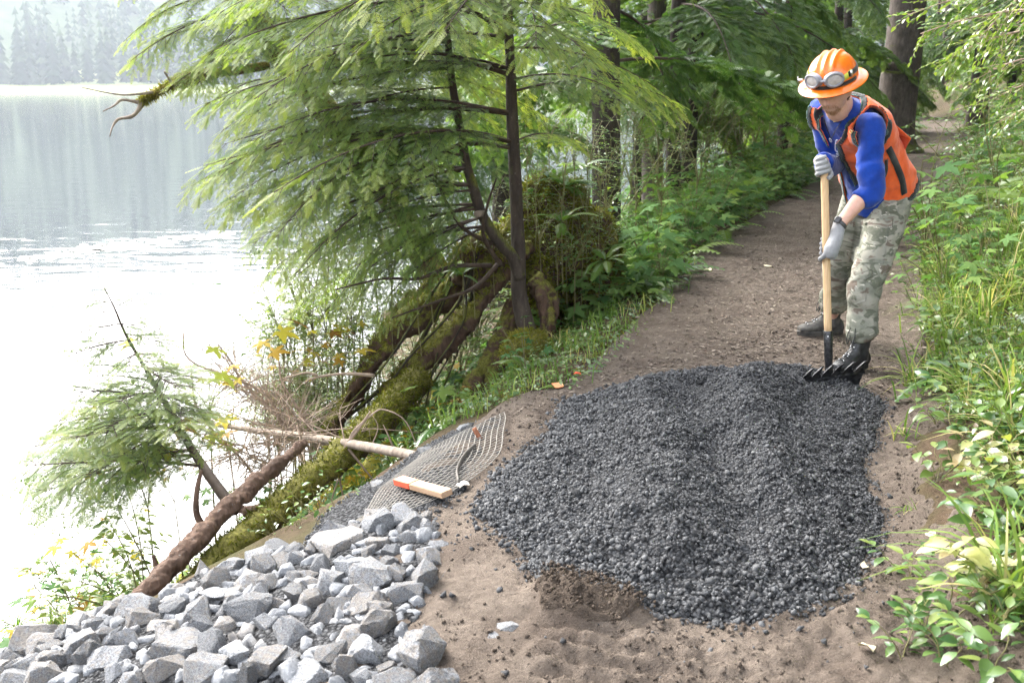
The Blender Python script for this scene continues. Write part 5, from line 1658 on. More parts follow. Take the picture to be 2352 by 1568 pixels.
# ground cover mass on the banks
def scatter_mass(name, lab, n, fn, kinds, seed, smin=.5, smax=1.2, mats=None):
    r = np.random.default_rng(seed); b = MB()
    arrs = {}
    for i in range(n):
        x, y = fn(r)
        k = kinds[int(r.integers(0, len(kinds)))]
        a = r.random() * 6.28; nn = slope_n(x, y) * .5 + [0, 0, .5]
        Rm = frames(np.array([[math.cos(a), math.sin(a), 0]]), nn[None]) * (smin + (smax - smin) * r.random())
        arrs.setdefault(k, []).append((Rm[0], [x, y, H1(x, y) - .005]))
    for k, L in arrs.items():
        tm, mi = GC[k]
        b.many(tm, np.array([q[0] for q in L]), np.array([q[1] for q in L]), mi, np.clip(.45 + .25 * r.normal(size=len(L)), 0, 1))
    return b.build(name, [M['broad'], M['fern'], M['grass'], M['palm'], M['yellow'], M['moss'], M['brownleaf']], kind='stuff', label=lab, cat='ground cover')
def _herbpatch(seed, n=12, s=.12, ls=.035):
    r = np.random.default_rng(seed); b = MB()
    a = r.random(n) * 6.28; rad = s * r.random(n) ** .6
    P = np.stack([np.cos(a) * rad, np.sin(a) * rad, .015 + .09 * r.random(n)], -1)
    D = np.stack([np.cos(a), np.sin(a), .25 * r.normal(size=n)], -1); N_ = np.stack([.4 * r.normal(size=n), .4 * r.normal(size=n), np.ones(n)], -1)
    b.many(leaf_t(1, .6, 2, .12, .15), frames(D, N_) * (ls * (.6 + .8 * r.random(n)))[:, None, None], P)
    return b.arrays()
def _grasspatch(seed, n=9, L=.2):
    r = np.random.default_rng(seed); b = MB()
    for i in range(n):
        a = r.random() * 6.28; l = L * (.5 + .8 * r.random()); ca, sa = math.cos(a), math.sin(a); w = .0035
        o = .3 + .5 * r.random(); bx, by = r.normal(size=2) * .05
        p = [[bx - sa * w, by + ca * w, 0], [bx + sa * w, by - ca * w, 0], [bx + ca * o * l * .4 + sa * w, by + sa * o * l * .4 - ca * w, l * .6], [bx + ca * o * l * .4 - sa * w, by + sa * o * l * .4 + ca * w, l * .6], [bx + ca * o * l, by + sa * o * l, l * .75]]
        b.add(p, [[3, 2, 4]], [[0, 1, 2, 3]])
    return b.arrays()
def _palmpatch(seed, n=5):
    r = np.random.default_rng(seed); b = MB()
    a = r.random(n) * 6.28
    P = np.stack([np.cos(a) * .15 * r.random(n), np.sin(a) * .15 * r.random(n), .06 + .2 * r.random(n)], -1)
    D = np.stack([np.cos(a), np.sin(a), -.1 + .2 * r.normal(size=n)], -1); N_ = np.stack([.3 * r.normal(size=n), .3 * r.normal(size=n), np.ones(n)], -1)
    b.many(PALM5, frames(D, N_) * (.075 * (.6 + .7 * r.random(n)))[:, None, None], P)
    return b.arrays()
_mossb = (np.array([[0, -.004, 0], [0, .004, 0], [.03, 0, .012]]), np.array([[0, 1, 2]]), None)
def _mosspatch(seed, n=26):
    r = np.random.default_rng(seed); b = MB()
    P = np.stack([.05 * r.normal(size=n), .05 * r.normal(size=n), .004 + .012 * r.random(n)], -1); D = r.normal(size=(n, 3)) + [0, 0, 1.0]
    b.many(_mossb, frames(D, r.normal(size=(n, 3))), P)
    return b.arrays()
GC = {'herb': (_herbpatch(1), 0), 'herb2': (_herbpatch(2, 14, .15, .028), 0), 'fern': ((lambda q: (q[0] * .3, q[1], None))((lambda b: (b.arrays()[0], np.vstack([b.arrays()[1]] + [b.arrays()[2][:, [0, 1, 2]], b.arrays()[2][:, [0, 2, 3]]]), None))(MB().add(*fern_t(13, lo=True)))), 1), 'grass': (_grasspatch(3), 2), 'palm': (_palmpatch(4), 3), 'ylw': (_palmpatch(5), 4), 'moss': (_mosspatch(6), 5), 'dead': (_herbpatch(7, 6, .1, .03), 6)}
GC['fernp'] = ((lambda b: b.arrays())(MB().many(fern_t(11, lo=True), frames(np.array([[1, 0, .3], [-.4, .9, .3], [-.5, -.8, .4]]), np.array([[0, 0, 1.], [0, 0, 1], [0, 0, 1]])) * .32, np.zeros((3, 3)))), 1)
def f_right(y0, y1, s0, s1, pw=1.3):
    def f(r):
        y = y0 + (y1 - y0) * r.random() ** pw
        return path_c(y) + path_w(y) + s0 + (s1 - s0) * r.random() ** 1.1, y
    return f
def f_left(y0, y1, s0, s1, pw=1.2):
    def f(r):
        y = y0 + (y1 - y0) * r.random() ** pw
        return path_c(y) - path_w(y) - s0 - (s1 - s0) * r.random() ** 1.1, y
    return f
scatter_mass('bank_undergrowth', 'mixed low green leaves and grass covering the bank right of the trail', 1500, f_right(4.6, 13, .10, 3.0), ['herb', 'herb2', 'grass', 'herb', 'grass', 'moss', 'fern'], 1, .8, 1.4)
scatter_mass('bank_undergrowth', 'low leaves, moss and dead litter on the near right bank', 700, f_right(1.9, 4.9, .36, 1.6, 1), ['herb', 'moss', 'moss', 'dead', 'grass', 'herb2'], 2, .7, 1.2)
scatter_mass('bank_undergrowth', 'dark green fern and leaf cover on the bank by the trail bend', 1000, f_right(12, 40, .1, 7.0), ['herb', 'fernp', 'palm', 'herb2', 'palm'], 3, 1.3, 2.6)
scatter_mass('trailside_undergrowth', 'dense lobed-leaf plants bordering the left of the trail', 900, f_left(7.2, 17, .05, 2.2), ['palm', 'palm', 'herb', 'palm', 'fernp'], 4, 1.0, 1.9)
scatter_mass('trailside_undergrowth', 'small herbs and ferns along the near left trail edge', 620, f_left(5.0, 8.6, .0, 1.1), ['herb', 'herb2', 'grass', 'herb', 'fern', 'moss'], 5, .6, 1.05)
scatter_mass('trailside_undergrowth', 'dim leaf cover under the trees left of the trail', 700, f_left(15, 45, .1, 5.0), ['herb', 'fernp', 'palm', 'palm'], 6, 1.4, 2.6)
scatter_mass('shore_undergrowth', 'yellow-green leaves and grass on the slope down to the lake', 1150, f_left(5.2, 8.8, 1.25, 3.3, 1), ['herb', 'grass', 'palm', 'herb2', 'ylw', 'grass', 'herb', 'moss'], 7, .8, 1.6)

# ------------------------------------------------------------------ left of the trail: single plants
G_L = 'lobed-leaf plants bordering the left of the trail'
for i in range(64):
    y = 7.8 + 8.5 * rp.random() ** 1.2
    x = path_c(y) - path_w(y) - .12 - 1.7 * rp.random()
    plant('palm', x, y, 1.0 + .6 * rp.random(), 'pale green lobed-leaf plant in the near end of the bed left of the trail' if y < 10.5 else 'pale green lobed-leaf plant in the far end of the bed left of the trail', G_L + (', near end' if y < 10.5 else ', far end'))
for px, py, s, lab, kd in [(1490, 590, 1.0, 'bright yellow-green fern at the trail edge, lowest of its clump', 'fern'), (1430, 545, 1.05, 'spreading fern on the flank of the mossy stump', 'fern'), (1380, 560, .9, 'fern hanging from the mossy stump above the roots', 'fern'),
                           (1540, 545, .9, 'small fern behind the bright trail edge fern', 'fern'), (1330, 690, .8, 'lady fern by the trail edge right of the rotten root', 'fern'), (1215, 850, .45, 'tiny fern under the mossy cushion', 'fern'), (1440, 650, .8, 'leafy herb at the trail edge below the ferns', 'herb'),
                           (1290, 770, 1.0, 'pale leafy herb on the soil edge beside the hemlock', 'herb'), (1370, 720, 1.0, 'bushy small-leaved herb on the trail edge', 'herb'), (1255, 840, .9, 'light green herb nearest the gravel on the left edge', 'herb'), (1350, 800, .9, 'low trailing herb at the trail edge above the orange tape', 'herb'),
                           (1170, 930, .6, 'yellow-green leaves at the upper end of the netting', 'herb'), (1420, 760, .6, 'sparse herb on the trail margin', 'herb'), (1210, 870, .7, 'palm-leaved sprout beside the stilt roots', 'palm')]:
    one(kd, px, py, s, lab, dz=.02)
# shrubs
def shrub_at(kind, px, py, Y, s, lab, v=None, group=None):
    p = at(px, py, Y)
    return plant(kind, p[0], p[1], s, lab, group, p[2], 0, None, v)
shrub_at('shrub', 1600, 430, 10.6, 1.15, 'slender shrub with bright small leaves rising beside the trail', 0)
shrub_at('shrub', 1520, 470, 10.2, 1.2, 'dense leafy shrub behind the lobed plants', 1)
shrub_at('shrub', 1460, 480, 9.6, 1.1, 'twiggy shrub between stump and trail', 2)
shrub_at('shrub', 1395, 500, 9.0, 1.0, 'shrub at the foot of the peeling trunk', 1)
for i, (px, py, Y, s) in enumerate([(1640, 400, 15.5, 1.3), (1700, 395, 16.5, 1.5), (1750, 390, 17.5, 1.5), (1680, 370, 18.5, 1.6), (1800, 385, 20, 1.5), (1730, 350, 20, 1.7), (1610, 380, 16.5, 1.2)]):
    shrub_at('yshrub', px, py, Y, s, 'sunlit yellow-green shrub deep in the forest behind the trail plants', None, 'sunlit yellow-green shrubs in the forest')
for i, (px, py, Y, s) in enumerate([(1450, 430, 13.5, 1.7), (1500, 420, 14, 1.8), (1560, 420, 15, 1.9), (1620, 410, 17, 2.0), (1420, 440, 12.5, 1.5), (1680, 400, 21, 2.1), (1760, 390, 24, 2.3), (1840, 380, 26, 2.3), (1520, 430, 17, 2.2), (1590, 420, 20, 2.4)]):
    shrub_at('shrub', px, py, Y, s, 'tall dim shrub closing the gap between the trunks left of the trail', None, 'tall shrubs between the forest trunks')
# shrubs and sprouts growing on the stump
for i, (px, py, Y, s) in enumerate([(1320, 390, 7.5, .55), (1260, 330, 7.6, .5), (1350, 470, 7.6, .6), (1230, 440, 7.35, .5), (1300, 540, 7.4, .5), (1130, 520, 7.1, .45), (1060, 560, 7.0, .5), (990, 600, 7.0, .5), (1380, 440, 7.8, .6), (1340, 570, 7.4, .5), (960, 660, 6.95, .45), (900, 720, 6.9, .4), (1290, 470, 7.3, .6), (1180, 520, 7.2, .5), (1240, 560, 7.2, .5), (1350, 400, 7.7, .6), (1210, 380, 7.5, .5), (1280, 620, 7.2, .5), (1090, 590, 7.0, .4), (1380, 600, 7.4, .5), (1320, 620, 7.2, .5)]):
    shrub_at('shrub', px, py, Y, s, 'small-leaved sprout growing out of the mossy stump and root', None, 'sprouts on the mossy stump')
for i, (px, py, Y, s) in enumerate([(1300, 420, 7.45, .8), (1340, 470, 7.5, .8), (1260, 400, 7.5, .7), (1380, 510, 7.6, .8), (1290, 500, 7.3, .7), (1240, 470, 7.3, .6), (1340, 560, 7.3, .75), (1270, 560, 7.2, .6), (1390, 590, 7.3, .7), (1310, 620, 7.15, .6), (1180, 480, 7.2, .6), (1130, 560, 7.05, .5), (1060, 620, 6.95, .5), (1000, 680, 6.9, .5), (1220, 360, 7.6, .7), (1420, 470, 7.9, .9), (1330, 380, 7.7, .8)]):
    p = at(px, py, Y)
    plant(['fern', 'palm', 'salal', 'herb'][i % 4], p[0], p[1], s * [.75, .75, 1.4, 2.2][i % 4], 'green plant rooted in the moss of the old stump', 'plants growing on the stump', p[2] - .03, 0)
rq = np.random.default_rng(123)
for i in range(34):
    px, py = 640 + 480 * rq.random(), 0
    py = 1010 - (px - 640) * .62 + rq.normal() * 70
    Y = 7.6 + .9 * rq.random()
    shrub_at(['shrub', 'yshrub', 'shrub'][i % 3], px, min(py + 120, 1050), Y, .8 + .4 * rq.random(), 'leafy shrub filling the gap behind the sloping root', None, 'shrubs behind the sloping root')
# sprays filling behind the root: dim shrubs under the hemlock
for i, (px, py, Y, s) in enumerate([(900, 600, 8.2, 1.0), (980, 560, 8.4, 1.1), (830, 640, 8.0, .9), (760, 690, 7.8, .9), (1060, 800, 7.6, .7), (980, 880, 7.3, .7), (1050, 860, 7.4, .7), (930, 960, 7.0, .6), (1000, 950, 7.1, .6), (700, 720, 8.0, .9), (660, 770, 7.7, .8), (740, 800, 7.5, .8), (690, 850, 7.4, .7), (860, 560, 8.6, 1.1), (790, 600, 8.6, 1.0), (1000, 760, 7.9, .8)]):
    shrub_at('shrub' if i % 3 else 'yshrub', px, py + 60, Y, s, 'thin leafy shrub on the shore behind the sloping root', None, 'shrubs on the shore behind the root')
shrub_at('yshrub', 720, 770, 7.4, .75, 'yellow-green bush hanging over the water below the hemlock', 0)
shrub_at('yshrub', 770, 700, 7.6, .7, 'second yellow-green bush against the white water', 1)
for i, (px, py) in enumerate([(690, 1225), (640, 1245), (740, 1195), (800, 1150), (860, 1110), (900, 1075), (950, 1035), (1000, 1010), (1040, 990), (780, 1180), (700, 1200)]):
    p = hit(px, py - 22)
    plant(['herb', 'herb', 'herb', 'grass'][i % 4], p[0], p[1], [1.0, .8, 1.2, .8][i % 4], 'low green plant just beyond the rim of the rock bank and netting', 'plants along the rim of the bank', p[2], .5)
rq = np.random.default_rng(321)
YB_ = [plant_shrub(300 + i, .8, 6, 8, .045, 'broad', .6, .95, LEAF) for i in range(2)]
PL['ybush'] = YB_; NAMES['ybush'] = 'shrub'; CATS['ybush'] = 'shrub'
for i in range(26):
    px = 600 + 230 * rq.random(); py = 690 + 250 * rq.random() + (830 - px) * .25
    shrub_at('ybush', px, py + 40, 6.9 + .9 * rq.random(), .45 + .3 * rq.random(), 'yellow-green leafy bush on the lake bank below the hemlock sprays', None, 'yellow-green bushes on the lake bank')
for i in range(30):
    px = 20 + 400 * rq.random(); py = 1285 + 130 * rq.random() + max(0, 330 - px) * .30
    Y = 4.5 + 1.9 * rq.random()
    p = at(px, py, Y); z0 = max(H1(p[0], Y), WATER + .02)
    kd = ['palm', 'grass', 'palm', 'yellow', 'ybush', 'grass', 'palm', 'grass'][i % 8]
    s = float(np.clip((p[2] - z0) / (.42 if kd != 'grass' else .26), .5, 2.2))
    if kd in ('palm', 'yellow'): s = min(s, 1.5)
    plant(kd, p[0], Y, s, {'palm': 'lobed-leaf plant on the shore below the leaning log', 'ybush': 'yellow-green bush on the shore below the leaning log', 'yellow': 'yellowing lobed plant on the shore below the leaning log', 'grass': 'long shore grass below the leaning log'}[kd], 'plants on the shore below the leaning log', z0, 0)
# autumn leaves
yb = [(480, 765, 5.9, 'stem of large yellow autumn leaves standing over the dead brush', 1.0), (690, 760, 6.6, 'big bright yellow leaves in front of the hemlock sprays', 1.0), (660, 720, 6.8, 'drooping yellow leaves at the rim of the yellow-green bush', .9), (530, 880, 5.9, 'browned yellow leaves among the dead brush', .8), (340, 990, 5.2, 'yellowing leaf stem behind the young hemlock', .9)]
for i, (px, py, Y, lab, s) in enumerate(yb):
    p = at(px, py + 175, Y)
    plant('yellow', p[0], p[1], s * 1.15, lab, None, p[2], 0, None, i % 3)
    b = MB(); 
for i, (px, py, Y) in enumerate([(250, 1290, 5.4), (180, 1330, 5.5), (500, 1130, 5.8), (220, 1240, 5.8), (150, 1300, 5.9), (600, 1130, 5.9), (400, 1090, 6.0)]):
    p = at(px, py + 60, Y)
    plant('yellow' if i % 3 == 0 else 'palm', p[0], p[1], .55 + .25 * rp.random(), 'yellow-green lobed plant on the shore below the rock bank', 'shore plants below the rocks', p[2], 0)
for i, (px, py, Y) in enumerate([(20, 1500, 5.2), (70, 1450, 5.4), (120, 1400, 5.6), (160, 1430, 5.1), (40, 1420, 5.8), (200, 1400, 5.2), (10, 1560, 4.9)]):
    p = at(px, py + 40, Y)
    plant('grass', p[0], p[1], .9, 'pale straw-green grass on the lake edge at lower left', 'grass at the lake edge', p[2], 0)
# leafy twigs hanging in at the top right
scatter_mass('bank_undergrowth', 'dim leaf cover on the high bank beyond the trail bend', 1100, f_right(22, 95, .0, 30.0, 1), ['herb2', 'palm', 'herb2', 'fernp'], 8, 2.5, 5.0)
scatter_mass('trailside_undergrowth', 'leaf cover under the far trees by the lake', 600, f_left(18, 90, .3, 16.0, 1), ['fernp', 'palm', 'herb2'], 9, 2.5, 5.0)
def hang_bough(p0, p1, seed, lab, ls=.032, n=9):
    r = np.random.default_rng(seed)
    B0 = np.asarray(p0); e = empty('leafy_bough', B0, lab, 'bough', 'leafy boughs at the top right')
    t = np.linspace(0, 1, 12)[:, None]
    A = (np.asarray(p1) - B0) * t + np.array([0, 0, -.12]) * t ** 2
    b = MB(); b.tube(A, .006 * (1 - .8 * t[:, 0]) + .001, 5, 0, .4)
    P, D, N_, S, T_ = [], [], [], [], []
    for k in range(n * 2):
        f = .08 + .92 * (k + r.random()) / (n * 2); p = np.array([np.interp(f, t[:, 0], A[:, q]) for q in range(3)])
        d = norm(norm(A[-1]) + r.normal(size=3) * .5 + [0, 0, -.1]); l = .30 * (1.1 - .6 * f) * (.6 + .6 * r.random())
        tt = np.linspace(0, 1, 4)[:, None]; B_ = p + d * l * tt - np.array([0, 0, .15 * l]) * tt ** 2
        b.tube(B_, .0017 * (1 - .6 * tt[:, 0]), 3, 0, .4, cap=False)
        m = 10
        for q in range(m):
            g_ = .1 + .9 * (q + .5) / m; pp = np.array([np.interp(g_, tt[:, 0], B_[:, w]) for w in range(3)])
            d3 = norm(d + np.cross(d, [0, 0, 1]) * (1.1 if q % 2 else -1.1) + r.normal(size=3) * .25)
            P.append(pp); D.append(d3); N_.append([.4 * r.normal(), .4 * r.normal(), 1]); S.append(ls * (.6 + .6 * r.random())); T_.append(.72 + .2 * r.normal())
    me = b.mesh('twigs', [M['twig']]); obj('twigs', me, e)
    b = MB(); b.many(LEAF, frames(np.array(D), np.array(N_)) * np.array(S)[:, None, None], np.array(P), 0, np.clip(T_, 0, 1)); b.build('leaves', [M['broad']], e)
for i, (a, c) in enumerate([((2420, 20, 4.8), (2120, 20, 5.2)), ((2430, 60, 4.7), (2180, 75, 5.0)), ((2430, -40, 4.6), (2090, -25, 5.0)), ((2420, 130, 5.0), (2260, 120, 5.2)), ((2420, -60, 4.3), (2250, 30, 4.4)), ((2450, 170, 5.6), (2270, 190, 5.8)), ((2430, 0, 5.2), (2300, 60, 5.3)), ((2450, 230, 6.0), (2290, 240, 6.2))]):
    hang_bough(at(*a), at(*c), 200 + i, 'leafy pale green bough reaching in over the bank at the top right')
# ================================================================== the worker
def solid(rings, n=24):
    """closed loft: rings are (centre, axis a, axis b) with the axes carrying the radii"""
    a = np.arange(n) * 2 * math.pi / n
    V = []
    for c, A, B in rings:
        V.append(np.asarray(c) + np.cos(a)[:, None] * np.asarray(A) + np.sin(a)[:, None] * np.asarray(B))
    k = len(rings)
    V = np.vstack(V + [[np.asarray(rings[0][0])], [np.asarray(rings[-1][0])]])
    i = np.arange(k - 1)[:, None] * n; j = np.arange(n)[None]; j2 = (j + 1) % n
    Q = np.stack([i + j, i + j2, i + n + j2, i + n + j], -1).reshape(-1, 4)
    T = [[k * n, (q + 1) % n, q] for q in range(n)] + [[k * n + 1, (k - 1) * n + q, (k - 1) * n + (q + 1) % n] for q in range(n)]
    return lambda b: b.add(V, T, Q)
def limb(pts, rad, n=16, flat=1.0):
    C = curve(np.column_stack([np.asarray(pts, float), np.asarray(rad, float)]), 6 * len(pts))
    return lambda b: b.tube(C[:, :3], np.maximum(C[:, 3], .003), n, flat=flat)
def ball(c, rx, ry=None, rz=None, Rm=None):
    ry = ry or rx; rz = rz or rx
    th = np.linspace(.15, math.pi - .15, 9)
    Rm = np.eye(3) if Rm is None else Rm
    return solid([(np.asarray(c) + Rm @ np.array([0, 0, -rz * math.cos(t)]), Rm @ np.array([rx * math.sin(t), 0, 0]), Rm @ np.array([0, ry * math.sin(t), 0])) for t in th], 16)

PB = np.array([1.93, 5.62, 0.0])
W_ = lambda *p: np.array(p, float) - PB
HIP, NECK = W_(2.055, 5.60, .955), W_(1.70, 5.27, 1.425)
SL, SR = W_(1.805, 5.11, 1.325), W_(1.645, 5.44, 1.405)
EL, WL = W_(1.795, 5.04, 1.03), W_(1.648, 4.985, .865)
ER, WR = W_(1.74, 5.46, 1.12), W_(1.575, 5.15, 1.16)
KL, AL = W_(1.935, 5.34, .49), W_(1.925, 5.33, .115)
KR, AR = W_(1.95, 5.86, .50), W_(2.015, 6.11, .115)
HC = W_(1.572, 5.03, 1.516)
Lh = norm(np.array([.71, -.70, 0.0]))                       # his left, at the hips
Ls = norm(SL - SR)                                          # his left, at the shoulders
UP = norm(NECK - HIP)
FR_ = norm(np.cross(Lh, UP))                                # out of the chest
def spine(t):
    c = HIP + (NECK - HIP) * t - FR_ * .045 * math.sin(math.pi * min(1, max(0, t)))   # rounded back
    L = norm(Lh * (1 - t) + Ls * t)
    F = norm(np.cross(L, UP))
    return c, L, F
def torso(scale_a=1.0, scale_b=1.0, add=0.0, t0=-.05, t1=1.0, belly=.0):
    prof = [(-.05, .165, .125), (.1, .172, .13), (.25, .165, .122), (.45, .168, .122), (.62, .185, .13), (.78, .195, .13), (.9, .165, .11), (1.0, .10, .085)]
    ts = [p[0] for p in prof]
    rings = []
    for t in np.linspace(t0, t1, 12):
        a = np.interp(t, ts, [p[1] for p in prof]) * scale_a + add; b_ = np.interp(t, ts, [p[2] for p in prof]) * scale_b + add
        c, L, F = spine(t)
        c = c + F * belly * math.sin(math.pi * np.clip(t * 1.2, 0, 1))
        rings.append((c, L * a, F * b_))
    return solid(rings, 28)

# ------------------------------------------------------------------ head, built in its own frame: x his left, y face, z crown
fh = norm(np.array([-.50, -.76, -.36]))
zc = norm(np.array([-.10, -.04, 1.0]) - fh * np.dot(np.array([-.10, -.04, 1.0]), fh))
xh = np.cross(fh, zc)
RH = np.stack([-xh, fh, zc], -1) if np.dot(-xh, Ls) > 0 else np.stack([xh, fh, zc], -1)
HEADR = RH
def headpt(p): return HC + HEADR @ np.asarray(p)
def head_shell():
    nt, npn = 56, 72
    th = np.linspace(0.02, math.pi - .02, nt)[:, None]; ph = np.linspace(0, 2 * math.pi, npn, endpoint=False)[None]
    x = np.sin(th) * np.cos(ph); y = np.sin(th) * np.sin(ph); z = np.cos(th) * np.ones_like(ph)
    X_, Y_, Z_ = .076 * x, .098 * y, .118 * z
    jaw = np.clip(-Z_ / .118, 0, 1)
    X_ = X_ * (1 - .34 * jaw ** 1.6)
    Y_ = np.where(Y_ < 0, Y_ * (1 - .35 * jaw ** 1.2), Y_ * (1 - .05 * jaw))
    front = np.clip(y, 0, 1) ** 2
    g = lambda x0, z0, sx, sz: np.exp(-((X_ - x0) / sx) ** 2 - ((Z_ - z0) / sz) ** 2)
    d = 0
    d = d + .012 * g(0, -.005, .010, .020) + .027 * g(0, -.034, .012, .013) + .008 * (g(.014, -.038, .008, .008) + g(-.014, -.038, .008, .008))
    d = d - .011 * (g(.032, .004, .017, .013) + g(-.032, .004, .017, .013)) + .007 * (g(.03, .025, .024, .009) + g(-.03, .025, .024, .009))
    d = d + .006 * g(0, -.062, .024, .007) - .004 * g(0, -.069, .02, .003) + .006 * g(0, -.076, .02, .006) + .012 * g(0, -.098, .025, .014) + .006 * (g(.042, -.028, .016, .016) + g(-.042, -.028, .016, .016))
    d = d - .004 * g(0, -.086, .025, .005)
    Y_ = Y_ + d * front
    V = np.stack([X_, Y_, Z_], -1).reshape(-1, 3)
    return V, nt, npn
hV, hnt, hnp = head_shell()
def head_add(b):
    V = np.array([headpt(p) for p in hV])
    i = np.arange(hnt - 1)[:, None] * hnp; j = np.arange(hnp)[None]; j2 = (j + 1) % hnp
    Q = np.stack([i + j, i + hnp + j, i + hnp + j2, i + j2], -1).reshape(-1, 4)
    k = len(V)
    V = np.vstack([V, [headpt([0, 0, .1181])], [headpt([0, .0, -.1181])]])
    T = [[k, q, (q + 1) % hnp] for q in range(hnp)] + [[k + 1, (hnt - 1) * hnp + (q + 1) % hnp, (hnt - 1) * hnp + q] for q in range(hnp)]
    b.add(V, T, Q)
def ear(sd):
    return ball(headpt([sd * .078, -.012, -.012]), .008, .019, .032, HEADR)

g = G('skin')
n1 = g.noise(38, 5, .6); n2 = g.noise(9, 2)
c = g.ramp(n1, (.3, (.50, .29, .215)), (.7, (.62, .39, .30)))
c = g.mix(g.mapr(n2, .4, .7, 0, .5), c, (.58, .30, .23))
p_ = g.n('BsdfPrincipled', Base_Color=c, Roughness=.5, Normal=g.bump(n1, .15, .002)); p_.inputs['Specular IOR Level'].default_value = .4
p_.inputs['Subsurface Weight'].default_value = .15; p_.inputs['Subsurface Radius'].default_value = (.012, .004, .002); p_.inputs['Subsurface Scale'].default_value = .5
M['skin'] = g.fin(p_.outputs[0])
# one continuous body
parts = [head_add, ear(1), ear(-1), limb([headpt([0, -.015, -.07]), headpt([0, -.035, -.12]), NECK + UP * .02, NECK - UP * .08], [.055, .057, .066, .075]),
         torso(.86, .86, 0, 0, .95), ball(HIP, .14, .12, .12),
         limb([SL - Ls * .05, SL, (SL + EL) / 2, EL, EL + (WL - EL) * .3, EL + (WL - EL) * .75, WL + (WL - EL) * .12], [.05, .056, .046, .042, .044, .034, .028]),
         limb([SR + Ls * .05, SR, (SR + ER) / 2, ER, ER + (WR - ER) * .3, ER + (WR - ER) * .75, WR + (WR - ER) * .12], [.05, .056, .046, .042, .044, .034, .028]),
         limb([HIP + Lh * .08, (HIP + Lh * .09 + KL) / 2, KL, (KL * .65 + AL * .35), AL, AL - [0, 0, .05]], [.09, .078, .056, .055, .038, .04]),
         limb([HIP - Lh * .08, (HIP - Lh * .09 + KR) / 2, KR, (KR * .65 + AR * .35), AR, AR - [0, 0, .05]], [.09, .078, .056, .055, .038, .04])]
me, V, Nn = lump_mesh(parts, .0085, 2, None, 'person')
me.materials.append(M['skin'])
man = obj('person', me, None, PB, label='worker in orange hard hat and vest bending over a rake on the trail', cat='person')

# ------------------------------------------------------------------ clothes
def cloth(name, col, col2=None, weave=900, rough=.85, bmp=.25):
    g = G(name)
    n = g.noise(16, 4, .6); w = g.noise(weave, 2)
    c = g.ramp(n, (.3, tuple(x * .86 for x in col)), (.7, col2 or col))
    p = g.n('BsdfPrincipled', Base_Color=c, Roughness=rough, Normal=g.bump(g.math('ADD', w, g.math('MULTIPLY', n, .6)), bmp, .003))
    p.inputs['Specular IOR Level'].default_value = .2
    p.inputs['Sheen Weight'].default_value = .25
    return g.fin(p.outputs[0])
M['blue'] = cloth('blue_knit', (.002, .028, .21), (.003, .044, .31))
M['orange'] = cloth('orange_cloth', (.74, .10, .018), (.86, .145, .03))
M['black'] = cloth('black_webbing', (.012, .013, .013), (.02, .022, .02))
M['greenedge'] = cloth('dark_green_binding', (.015, .055, .045), (.025, .08, .065))
g = G('camouflage')
co = g.pos()
mp = g.n('Mapping', Vector=co, Scale=(1, 1, 1.6)).outputs[0]
a1 = g.noise(6.5, 3, .5, mp, 1.0); a2 = g.noise(9, 3, .5, g.n('Mapping', Vector=co, Location=(3, 1, 2), Scale=(1, 1, 1.8)).outputs[0], 1.0); a3 = g.noise(13, 3, .55, g.n('Mapping', Vector=co, Location=(7, 5, 1), Scale=(1, 1, 2.8)).outputs[0], .7)
c = g.ramp(a1, (.40, (.20, .205, .165)), (.60, (.32, .305, .255)))
c = g.mix(g.mapr(a2, .53, .58), c, (.125, .13, .098))
c = g.mix(g.mapr(a2, .42, .38), c, (.155, .125, .10))
c = g.mix(g.mapr(a3, .655, .67), c, (.50, .47, .40))
c = g.mix(g.mapr(g.noise(60, 3), .5, .75, 0, .35), c, (.30, .29, .25))
w = g.noise(1100, 2)
p_ = g.n('BsdfPrincipled', Base_Color=c, Roughness=.9, Normal=g.bump(w, .25, .002)); p_.inputs['Specular IOR Level'].default_value = .15
M['camo'] = g.fin(p_.outputs[0])
M['glove'] = cloth('grey_glove', (.21, .21, .215), (.31, .31, .315))
def leather():
    g = G('black_leather'); n = g.noise(30, 5, .6)
    c = g.ramp(n, (.35, (.012, .012, .013)), (.75, (.04, .04, .042)))
    return g.fin(g.pri(c, .42, g.bump(g.noise(120, 4), .25, .002), .5))
M['leather'] = leather()
g = G('dusty_leather'); n = g.noise(25, 5, .6)
M['dusty'] = g.fin(g.pri(g.ramp(n, (.35, (.04, .038, .036)), (.7, (.13, .12, .105))), .65, g.bump(g.noise(120, 4), .25, .002), .3))
M['sole'] = M['flat']('boot_sole', (.035, .034, .032), .8, .2, .4, 40)
M['brass'] = M['flat']('brass', (.75, .6, .30), .3, .5, 0, metallic=1.0) if False else None
g = G('brass'); M['brass'] = g.fin(g.pri((.80, .62, .30, 1), .3, None, .5, 1.0))
g = G('steel'); M['steel'] = g.fin(g.pri((.62, .62, .64, 1), .28, None, .5, 1.0))

def wrinkle(a=.006, sc=9, st=(1, 1, 1), seed=0):
    def f(V, Nn):
        n = fbm(V * sc * np.array(st) + seed, 3, seed)
        r_ = 1 - np.abs(fbm(V * sc * .7 * np.array(st) + 5, 2, seed + 3)) * 2.2
        return Nn * (a * n + a * .9 * np.clip(r_, -.4, 1) - a * .5)[:, None]
    return f
